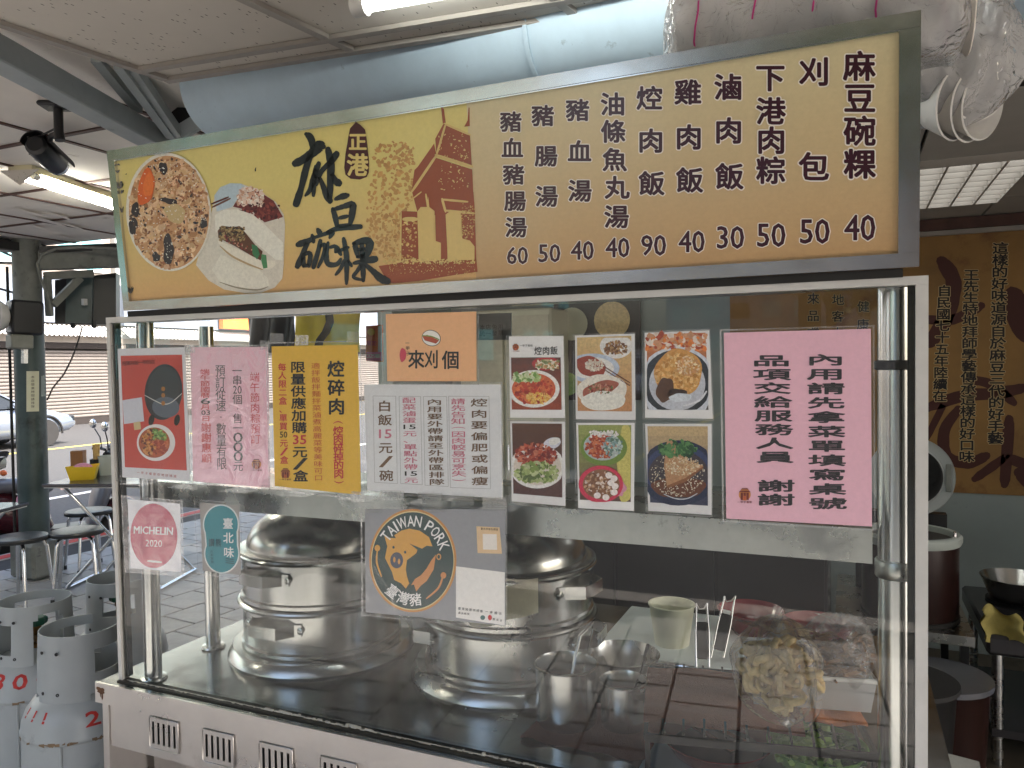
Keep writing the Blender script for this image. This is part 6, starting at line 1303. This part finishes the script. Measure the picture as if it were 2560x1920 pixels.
def make_table(label, c, rz, leg=True):
    t = thing('folding_table', label, 'table', (0, 0, 0), 'folding tables on the pavement')
    MB().box((0, 0, .738), (.92, .60, .022), bevel=.004).build('tabletop', 'table_top', t, 30); MB().box((0, 0, .722), (.90, .58, .008)).build('edge_strip', 'alu_white', t, 0)
    for y in (-.24, .24):
        for s in (-1, 1): MB().tube([(s*.34, y, .715), (-s*.34, y, .012)], .0125, 10).build('leg', 'chrome', t, 40)
    for x in (-.34, .34): MB().tube([(x, -.26, .712), (x, .26, .712)], .0125, 10).build('cross_bar', 'chrome', t, 40); MB().tube([(x, -.26, .012), (x, .26, .012)], .0125, 10).build('foot_bar', 'chrome', t, 40)
    t.location = c; t.rotation_euler = (0, 0, rz); return t
tp = at_z(118, 1206, .75); tq = at_z(330, 1208, .75)
TCX, TCY = -3.20, 2.72
make_table('dark folding table with crossed chrome legs behind the case edge', (TCX, TCY, 0), .35)
make_table('dark folding table at the pavement edge beside the pillar', (-4.25, 2.05, 0), .35).location = (-4.15, 1.95, -.16)
# things on the table
def on_table(px, py): return at_z(px, py, .749)
y0 = on_table(208, 1198); bxk = thing('condiment_basket', 'yellow plastic basket of packets on the folding table', 'basket', y0)
rzz = rotz(.75); b = MB(); P0 = [(-.075, -.05), (.075, -.05), (.075, .05), (-.075, .05)]; P1 = [(-.10, -.068), (.10, -.068), (.10, .068), (-.10, .068)]
b.add([y0+rzz@Vector((x, y, 0)) for x, y in P0]+[y0+rzz@Vector((x, y, .09+.012*(1 if x*y > 0 else 0))) for x, y in P1], [(0, 1, 5, 4), (1, 2, 6, 5), (2, 3, 7, 6), (3, 0, 4, 7), (3, 2, 1, 0)]); b.build('basket', 'yellow_plastic', bxk, 0)
MB().ball(y0+Vector((0, 0, .085)), .07, 10, (1, .8, .45)).build('packets', 'pink_cloth', bxk, 60)
y1 = on_table(182, 1188); tag(MB().box(y1+Vector((0, .05, .09)), (.085, .085, .18), rotz(.6), bevel=.003).build('wooden_box', 'wood', None, 30), 'small wooden box behind the yellow basket', 'box')
y2 = on_table(226, 1190); ck = thing('chopstick_holder', 'dark holder full of bamboo chopsticks behind the yellow basket', 'holder', y2+Vector((0, .06, 0)))
MB().lathe([(.001, 0), (.045, 0), (.05, .12), (.045, .12), (.001, .01)], y2+Vector((0, .06, 0)), 20).build('holder', 'black', ck, 40)
for k in range(16): a = random.uniform(0, 6.3); r = .03*random.random(); p = y2+Vector((r*math.cos(a), .06+r*math.sin(a), .02)); MB().bar(p, p+Vector((jit(.02), jit(.02), .21)), .006, .006, up=(1, 0, 0)).build('chopstick', 'bamboo', ck, 0)
y3 = on_table(258, 1188); tag(MB().lathe([(.001, 0), (.05, 0), (.058, .14), (.06, .142), (.056, .142), (.046, .006), (.001, .004)], y3+Vector((0, .03, 0)), 24).build('tissue_tub', 'rim_grey', None, 40), 'pale grey tub beside the chopstick holder', 'tub')
# scooter parked at the kerb
def make_scooter(label, loc, rz):
    t = thing('scooter', label, 'scooter', (0, 0, 0), 'scooters parked at the kerb')
    def wheel(x):
        w = MB().lathe([(.13, -.045), (.19, -.05), (.215, -.03), (.22, 0), (.215, .03), (.19, .05), (.13, .045)], (x, 0, .22), 30, Matrix.Rotation(PI/2, 3, 'X')).build('wheel', 'tyre', t, 50)
        MB().lathe([(.001, -.04), (.13, -.03), (.135, 0), (.13, .03), (.001, .04)], (x, 0, .22), 20, Matrix.Rotation(PI/2, 3, 'X')).build('hub', 'scooter_black', w, 40)
    wheel(.62); wheel(-.60)
    MB().tube([(-.90, 0, .62), (-.70, 0, .58), (-.40, 0, .52), (-.12, 0, .42), (-.05, 0, .30)], [.05, .15, .19, .17, .10], 16, sq=1.0).build('rear_body', 'scooter_maroon', t, 60)
    MB().tube([(-.80, 0, .72), (-.55, 0, .76), (-.25, 0, .74), (-.02, 0, .70), (.03, 0, .68)], [.06, .12, .135, .11, .04], 16, sq=.55).build('seat', 'scooter_grey', t, 60)
    MB().box((.16, 0, .30), (.42, .28, .05), bevel=.02).build('floor_board', 'scooter_black', t, 40)
    MB().tube([(.34, 0, .30), (.42, 0, .55), (.50, 0, .80), (.52, 0, .90)], [.12, .20, .17, .08], 18, sq=.40).build('leg_shield', 'scooter_grey', t, 60)
    MB().tube([(.44, 0, .42), (.60, 0, .50), (.78, 0, .42)], [.08, .13, .05], 14, sq=.7).build('front_fender', 'scooter_maroon', t, 60)
    MB().tube([(.62, 0, .22), (.55, 0, .60), (.50, 0, .92)], .03, 10).build('fork', 'scooter_black', t, 40)
    MB().tube([(.52, -.02, .94), (.56, 0, .99), (.50, .02, 1.0)], [.07, .11, .06], 14).build('handlebar_cowl', 'scooter_black', t, 60)
    MB().lathe([(.001, .09), (.06, .075), (.07, .04), (.07, .0)], (.55, 0, .95), 18, Matrix.Rotation(PI/2, 3, 'Y')).build('headlight', 'rim_grey', t, 50)
    for s in (-1, 1):
        MB().tube([(.50, s*.05, 1.0), (.47, s*.22, 1.01), (.44, s*.34, 1.0)], [.014, .014, .018], 10).build('handle_grip', 'black_rubber', t, 40)
        MB().tube([(.53, s*.12, 1.0), (.56, s*.26, 1.02), (.55, s*.33, 1.02)], .005, 6).build('brake_lever', 'chrome', t, 40)
        MB().tube([(.48, s*.15, 1.02), (.47, s*.17, 1.12), (.44, s*.25, 1.20)], .006, 6).build('mirror_stem', 'scooter_black', t, 40)
        MB().ball((.43, s*.28, 1.25), .07, 10, (.25, .9, .65), rotz(.3)).build('mirror', 'chrome', t, 60)
        MB().ball((.585, s*.12, .86), .035, 8, (.8, 1.2, .8)).build('turn_signal', 'orange', t, 60)
    MB().tube([(-.3, .14, .2), (-.6, .17, .25), (-.85, .17, .3)], [.03, .055, .05], 12).build('exhaust', 'steel', t, 40)
    t.location = loc; t.rotation_euler = (0, 0, rz); return t
make_scooter('maroon and grey scooter parked behind the folding table', (-5.25, 3.55, -.25), R(62))
make_scooter('maroon scooter with a pink rag parked behind the pillar', (-5.75, 2.75, -.25), R(70))
tag(MB().ball(at_d(55, 1255, 6.3), .07, 12, (.7, .5, 1.1)).build('pink_rag', 'pink_cloth', None, 60), 'pink rag bundle hanging behind the pillar', 'rag')
# ================================================================== RIGHT: KITCHEN THINGS
br_ = thing('rice_barrel', 'brown insulated rice barrel with pale grey rim beside the case', 'barrel', (1.79, 2.2, .50)); bc = (1.795, 2.2, 0)
MB().lathe([(.001, .50), (.172, .50), (.176, .505), (.176, .815)], bc, 48).build('body', 'barrel_brown', br_, 40); MB().lathe([(.165, .80), (.183, .80), (.188, .812), (.188, .83), (.180, .838), (.160, .838), (.158, .60), (.001, .60)], bc, 48).build('rim', 'rim_grey', br_, 40); MB().box((1.95, 2.14, .845), (.012, .03, .025), bevel=.003).build('clip', 'chrome', br_, 30)
MB().lathe([(.172, .50), (.180, .498), (.180, .515), (.176, .517)], bc, 48).build('base_band', 'dark_gap', br_, 40)
ldc = at_y(2277, 1190, 2.55); lid_ = thing('leaning_lid', 'round grey metal barrel lid leaning upright behind the case', 'lid', ldc)
LR = Matrix.Rotation(-.12, 3, 'Z') @ Matrix.Rotation(PI/2-.12, 3, 'X')
MB().lathe([(.001, .004), (.116, .006), (.120, .012), (.128, .012), (.131, .004), (.160, .004), (.172, .010), (.1735, .0), (.168, -.018), (.001, -.02)], ldc, 56, LR).build('disc', 'lid_metal', lid_, 35); MB().lathe([(.118, .0125), (.122, .0145), (.126, .0125)], ldc, 56, LR).build('gasket', 'black_rubber', lid_, 40)
MB().box(ldc+LR@Vector((.146, .0, .010)), (.022, .12, .010), LR, bevel=.003).build('latch_recess', 'pillar_grey', lid_, 30)
sd_ = thing('barrel_stand', 'dark kitchen stand under the rice barrel and lid', 'stand', (1.75, 2.35, 0)); MB().span((1.52, 2.0, .46), (2.0, 2.75, .497)).build('stand_top', 'steel_grimy', sd_, 0)
for x in (1.55, 1.97):
    for y in (2.04, 2.70): MB().span((x-.015, y-.015, 0), (x+.015, y+.015, .459)).build('leg', 'black', sd_, 0)
MB().span((1.60, 2.6, .4975), (1.97, 2.66, ldc.z-.172)).build('rest_block', 'black', sd_, 0)
kt = thing('kitchen_table', 'steel kitchen work table at the right with a shelf below', 'table', (2.4, 2.25, 0)); KX0, KX1, KY0, KY1, KZ = 2.04, 2.95, 2.02, 2.72, .505
MB().span((KX0, KY0, KZ-.075), (KX1, KY1, KZ), bevel=.012).build('table_top', 'table_top', kt, 30)
for x in (KX0+.04, KX1-.04):
    for y in (KY0+.04, KY1-.04): MB().lathe([(.02, 0), (.019, KZ-.076)], (x, y, 0), 16).build('leg', 'steel', kt, 40)
MB().span((KX0+.02, KY0+.02, .12), (KX1-.02, KY1-.02, .15)).build('lower_shelf', 'table_top', kt, 0)
pk_ = thing('frying_pan', 'steel pan with a ladle at the back of the kitchen table', 'pan', (2.17, 2.55, KZ)); pcx = at_z(2470, 1497, KZ+.10)
MB().lathe([(.001, .005), (.10, .005), (.135, .09), (.139, .092), (.137, .095), (.098, .01), (.001, .01)], (2.22, 2.52, KZ+.012), 40).build('body', 'steel_pot', pk_, 40); MB().tube([(2.24, 2.5, KZ+.07), (2.32, 2.46, KZ+.16), (2.40, 2.42, KZ+.26)], .007, 8).build('ladle', 'steel', pk_, 40); MB().lathe([(.105, 0), (.115, 0), (.115, .012), (.105, .012)], (2.22, 2.52, KZ+.0), 30).build('trivet', 'black', pk_, 30)
dp = thing('dark_pot', 'black pot of white rice on the kitchen table', 'pot', (2.33, 2.25, KZ)); MB().lathe([(.001, 0), (.12, 0), (.14, .06), (.142, .09), (.136, .09), (.134, .02), (.001, .02)], (2.36, 2.22, KZ+.001), 36).build('body', 'black', dp, 40); MB().lathe([(.001, .085), (.06, .083), (.10, .070), (.13, .06)], (2.36, 2.22, KZ+.001), 30).build('rice', 'wall_white', dp, 40)
kr = at_y(2455, 1540, 2.1)
def ylw(u, v): return Vector((2.03+.15*u*(.7+.3*v)+.008*math.sin(9*v), 2.04+.03*math.sin(5*u)-.035*v, KZ+.085-.10*v+.014*math.sin(7*u+3*v)-.03*(u-.5)**2))
g = MB().grid(ylw, 16, 14); g.grid(lambda u, v: ylw(u, v)+Vector((.0, .03, .0)), 16, 14); tag(g.build('yellow_cloth', 'cloth_yellow', None, 60), 'yellow cloth lying on the corner of the kitchen table', 'cloth')
kb = thing('grey_bucket', 'large grey bucket under the kitchen table', 'bucket', (2.45, 2.35, .15)); MB().lathe([(.001, 0), (.17, 0), (.20, .24), (.205, .245), (.19, .245), (.16, .01), (.001, .01)], (2.42, 2.33, .152), 36).build('body', 'blue_plastic', kb, 40)
k2 = thing('brown_bucket', 'dark brown barrel standing on the kitchen floor', 'bucket', (1.86, 1.86, 0)); MB().lathe([(.001, .012), (.14, .012), (.16, .40), (.167, .41), (.155, .41), (.135, .02), (.001, .02)], (1.86, 1.80, 0), 36).build('body', 'barrel_brown', k2, 40); MB().lathe([(.157, .395), (.172, .396), (.172, .415), (.157, .414)], (1.86, 1.80, 0), 36).build('rim', 'scooter_grey', k2, 40)
k3 = thing('waste_bin', 'black waste bin behind the cart', 'bin', (1.76, 1.45, 0)); MB().lathe([(.001, .012), (.12, .012), (.15, .50), (.156, .51), (.144, .51), (.115, .02), (.001, .02)], (1.73, 1.45, 0), 36).build('body', 'black', k3, 40); MB().lathe([(.146, .50), (.160, .501), (.160, .515), (.146, .514)], (1.73, 1.45, 0), 36).build('rim', 'black_rubber', k3, 40)
cbx = thing('carton', 'flattened cardboard carton leaning on the kitchen floor', 'carton', (1.87, 1.3, 0)); MB().prism([Vector((1.80, 1.25, .014)), Vector((1.98, 1.32, .014)), Vector((1.93, 1.42, .30)), Vector((1.82, 1.38, .33))], (0, 0, 0), (.004, -.012, .004)).build('panel', 'pillar_grey', cbx, 0)
# things hung on the kitchen wall, seen through the glass
wb = thing('picture_board', 'dark brown picture board with round dish photos on the kitchen wall', 'board', at_y(1480, 900, MURAL_Y-.02))
P = [at_y(x, y, MURAL_Y-.02) for x, y in ((1385, 720), (1600, 716), (1600, 1000), (1385, 1000))]; MB().prism(P, (0, 0, 0), (0, .02, 0)).build('board', 'barrel_brown', wb, 0)
for x, y, r_, m_ in ((1430, 810, .10, 'paper_cup'), (1530, 800, .11, 'food_yellow'), (1500, 930, .10, 'wall_white'), (1420, 960, .07, 'food_green')): MB().lathe([(.001, 0), (r_, 0), (r_*1.02, .004), (.001, .005)], at_y(x, y, MURAL_Y-.028), 28, Matrix.Rotation(PI/2, 3, 'X')).build('dish_print', m_, wb, 0)
cs = thing('storage_cupboard', 'tall cream storage cupboard against the kitchen wall', 'cupboard', (-.30, 3.0, 0)); MB().span((-.62, 2.95, .012), (-.02, 3.26, 1.86), bevel=.01).build('carcass', 'paper_cup', cs, 30)
for k in range(2): dr_ = MB().span((-.605+k*.295, 2.938, .06), (-.325+k*.295, 2.948, 1.82)).build('door', 'cloth_cream', cs, 0); MB().span((-.345+k*.05, 2.925, .9), (-.335+k*.05, 2.937, 1.05)).build('handle', 'chrome', dr_, 0)
# stools mirrored in / seen through the glass
def crate(name, label, c, m): 
    t = thing(name, label, 'stool', c); c = Vector(c); MB().box(c+Vector((0, 0, .44)), (.30, .30, .03), bevel=.01).build('seat', m, t, 30)
    for x in (-.12, .12):
        for y in (-.12, .12): MB().bar(c+Vector((x*1.15, y*1.15, 0)), c+Vector((x, y, .43)), .05, .05, up=(0, 1, 0)).build('leg', m, t, 20)
    for s in ((0, .135, .3, .02), (0, -.135, .3, .02), (.135, 0, .02, .3), (-.135, 0, .02, .3)): MB().box(c+Vector((s[0], s[1], .36)), (min(.27, s[2]), min(.27, s[3]), .12)).build('apron', m, t, 0)
crate('plastic_stool', 'orange plastic stool on the kitchen floor behind the case', (1.42, 1.45, .012), 'orange'); crate('plastic_stool', 'blue plastic stool on the kitchen floor behind the case', (.92, 1.52, .012), 'blue_plastic')
# ================================================================== STREET TREES AND HOUSES IN FRONT (mirrored in the glass)
def make_tree(label, h, rad, leafm, seed):
    random.seed(seed); t = thing('street_tree', label, 'tree', (0, 0, 0), 'street trees in front of the stall')
    tr_ = MB().tube([(0, 0, 0), (.05, .02, h*.3), (-.04, .05, h*.55), (.03, 0, h*.85)], [.16, .13, .10, .03], 10); cl_ = []
    for k in range(9):
        a = k*2.4; z = h*random.uniform(.4, .75); e = Vector((math.cos(a)*rad*random.uniform(.5, .9), math.sin(a)*rad*random.uniform(.5, .9), z+rad*random.uniform(.2, .7))); tr_.tube([(0, 0, z-.3), (e.x*.5, e.y*.5, (z+e.z)/2), e], [.06, .04, .015], 6); cl_.append((e, rad*random.uniform(.35, .55)))
    tr_.build('trunk', 'bark', t, 60); cr = MB(); cl_.append((Vector((0, 0, h*.9)), rad*.6))
    for c, r in cl_:
        for k in range(330):
            d = Vector((random.gauss(0, 1), random.gauss(0, 1), random.gauss(0, .8))).normalized()*r*random.random()**.4; p = c+d; s = random.uniform(.07, .16); n = Vector((jit(1), jit(1), jit(1))).normalized(); u = n.orthogonal().normalized()*s; v = n.cross(u)*.6
            cr.add([p-u, p+v, p+u, p-v], [(0, 1, 2, 3)])
    cr.build('crown', leafm, t, 0); return t
tA = make_tree('broad leafy street tree by the kerb in front of the stall', 6.5, 2.2, 'leaf', 21); tB = make_tree('dark leafy street tree by the kerb in front of the stall', 7.5, 2.6, 'leaf_dark', 22)
tA.location = (2.2, -9.5, -.25); tB.location = (.8, -14, -.25)
KIDS.clear()
for i, (src, x, y, r, l) in enumerate(((tB, 3.4, -13, 1, 'dark leafy street tree behind the first broad tree'), (tA, 1.2, -20, 2, 'broad leafy street tree beyond the dark trees'), (tB, -13.5, -14, 3, 'dark leafy street tree on the far kerb'), (tA, -12.5, -20, .5, 'broad leafy street tree on the far kerb'), (tA, 5.8, -10.5, .9, 'broad leafy street tree standing nearest the stall corner'), (tB, .6, -28, 2.2, 'dark leafy street tree far up the street'), (tA, -12.8, -9, 1.3, 'broad leafy street tree beside the grey block corner'), (tB, -12.6, -5, 4.3, 'dark leafy street tree opposite the awning pillar'))):
    dup(src, (x, y, -.25), r, l)
def block(label, x0, y0, x1, y1, h, m, face):
    t = thing('street_block', label, 'building', ((x0+x1)/2, (y0+y1)/2, -.25), 'buildings up the street'); MB().span((x0, y0, -.25), (x1, y1, h)).build('wall', m, t, 0)
    n = int(h/3.2)
    for fl_ in range(n):
        if face == 'y':
            for k in range(int((x1-x0)/3)): MB().span((x0+.6+k*3, y1, 1+fl_*3.1), (x0+2.4+k*3, y1+.04, 2.6+fl_*3.1)).build('window', 'window_teal' if (k+fl_) % 3 else 'slat_gap', t, 0)
        else:
            for k in range(int((y1-y0)/3)): MB().span((x1 if face == '+x' else x0-.04, y0+.6+k*3, 1+fl_*3.1), (x1+.04 if face == '+x' else x0, y0+2.4+k*3, 2.6+fl_*3.1)).build('window', 'window_teal' if (k+fl_) % 3 else 'slat_gap', t, 0)
block('pale apartment block facing the stall across the crossing', 4, -40, 22, -22, 16, 'block_brown', 'y'); block('grey apartment block along the far side of the street', -26, -48, -15.5, -12, 15, 'block_grey', '+x'); block('blue grey block closing the far end of the street', -16, -95, 8, -80, 20, 'facade_blue', 'y')
bpy.data.objects.remove(_to)
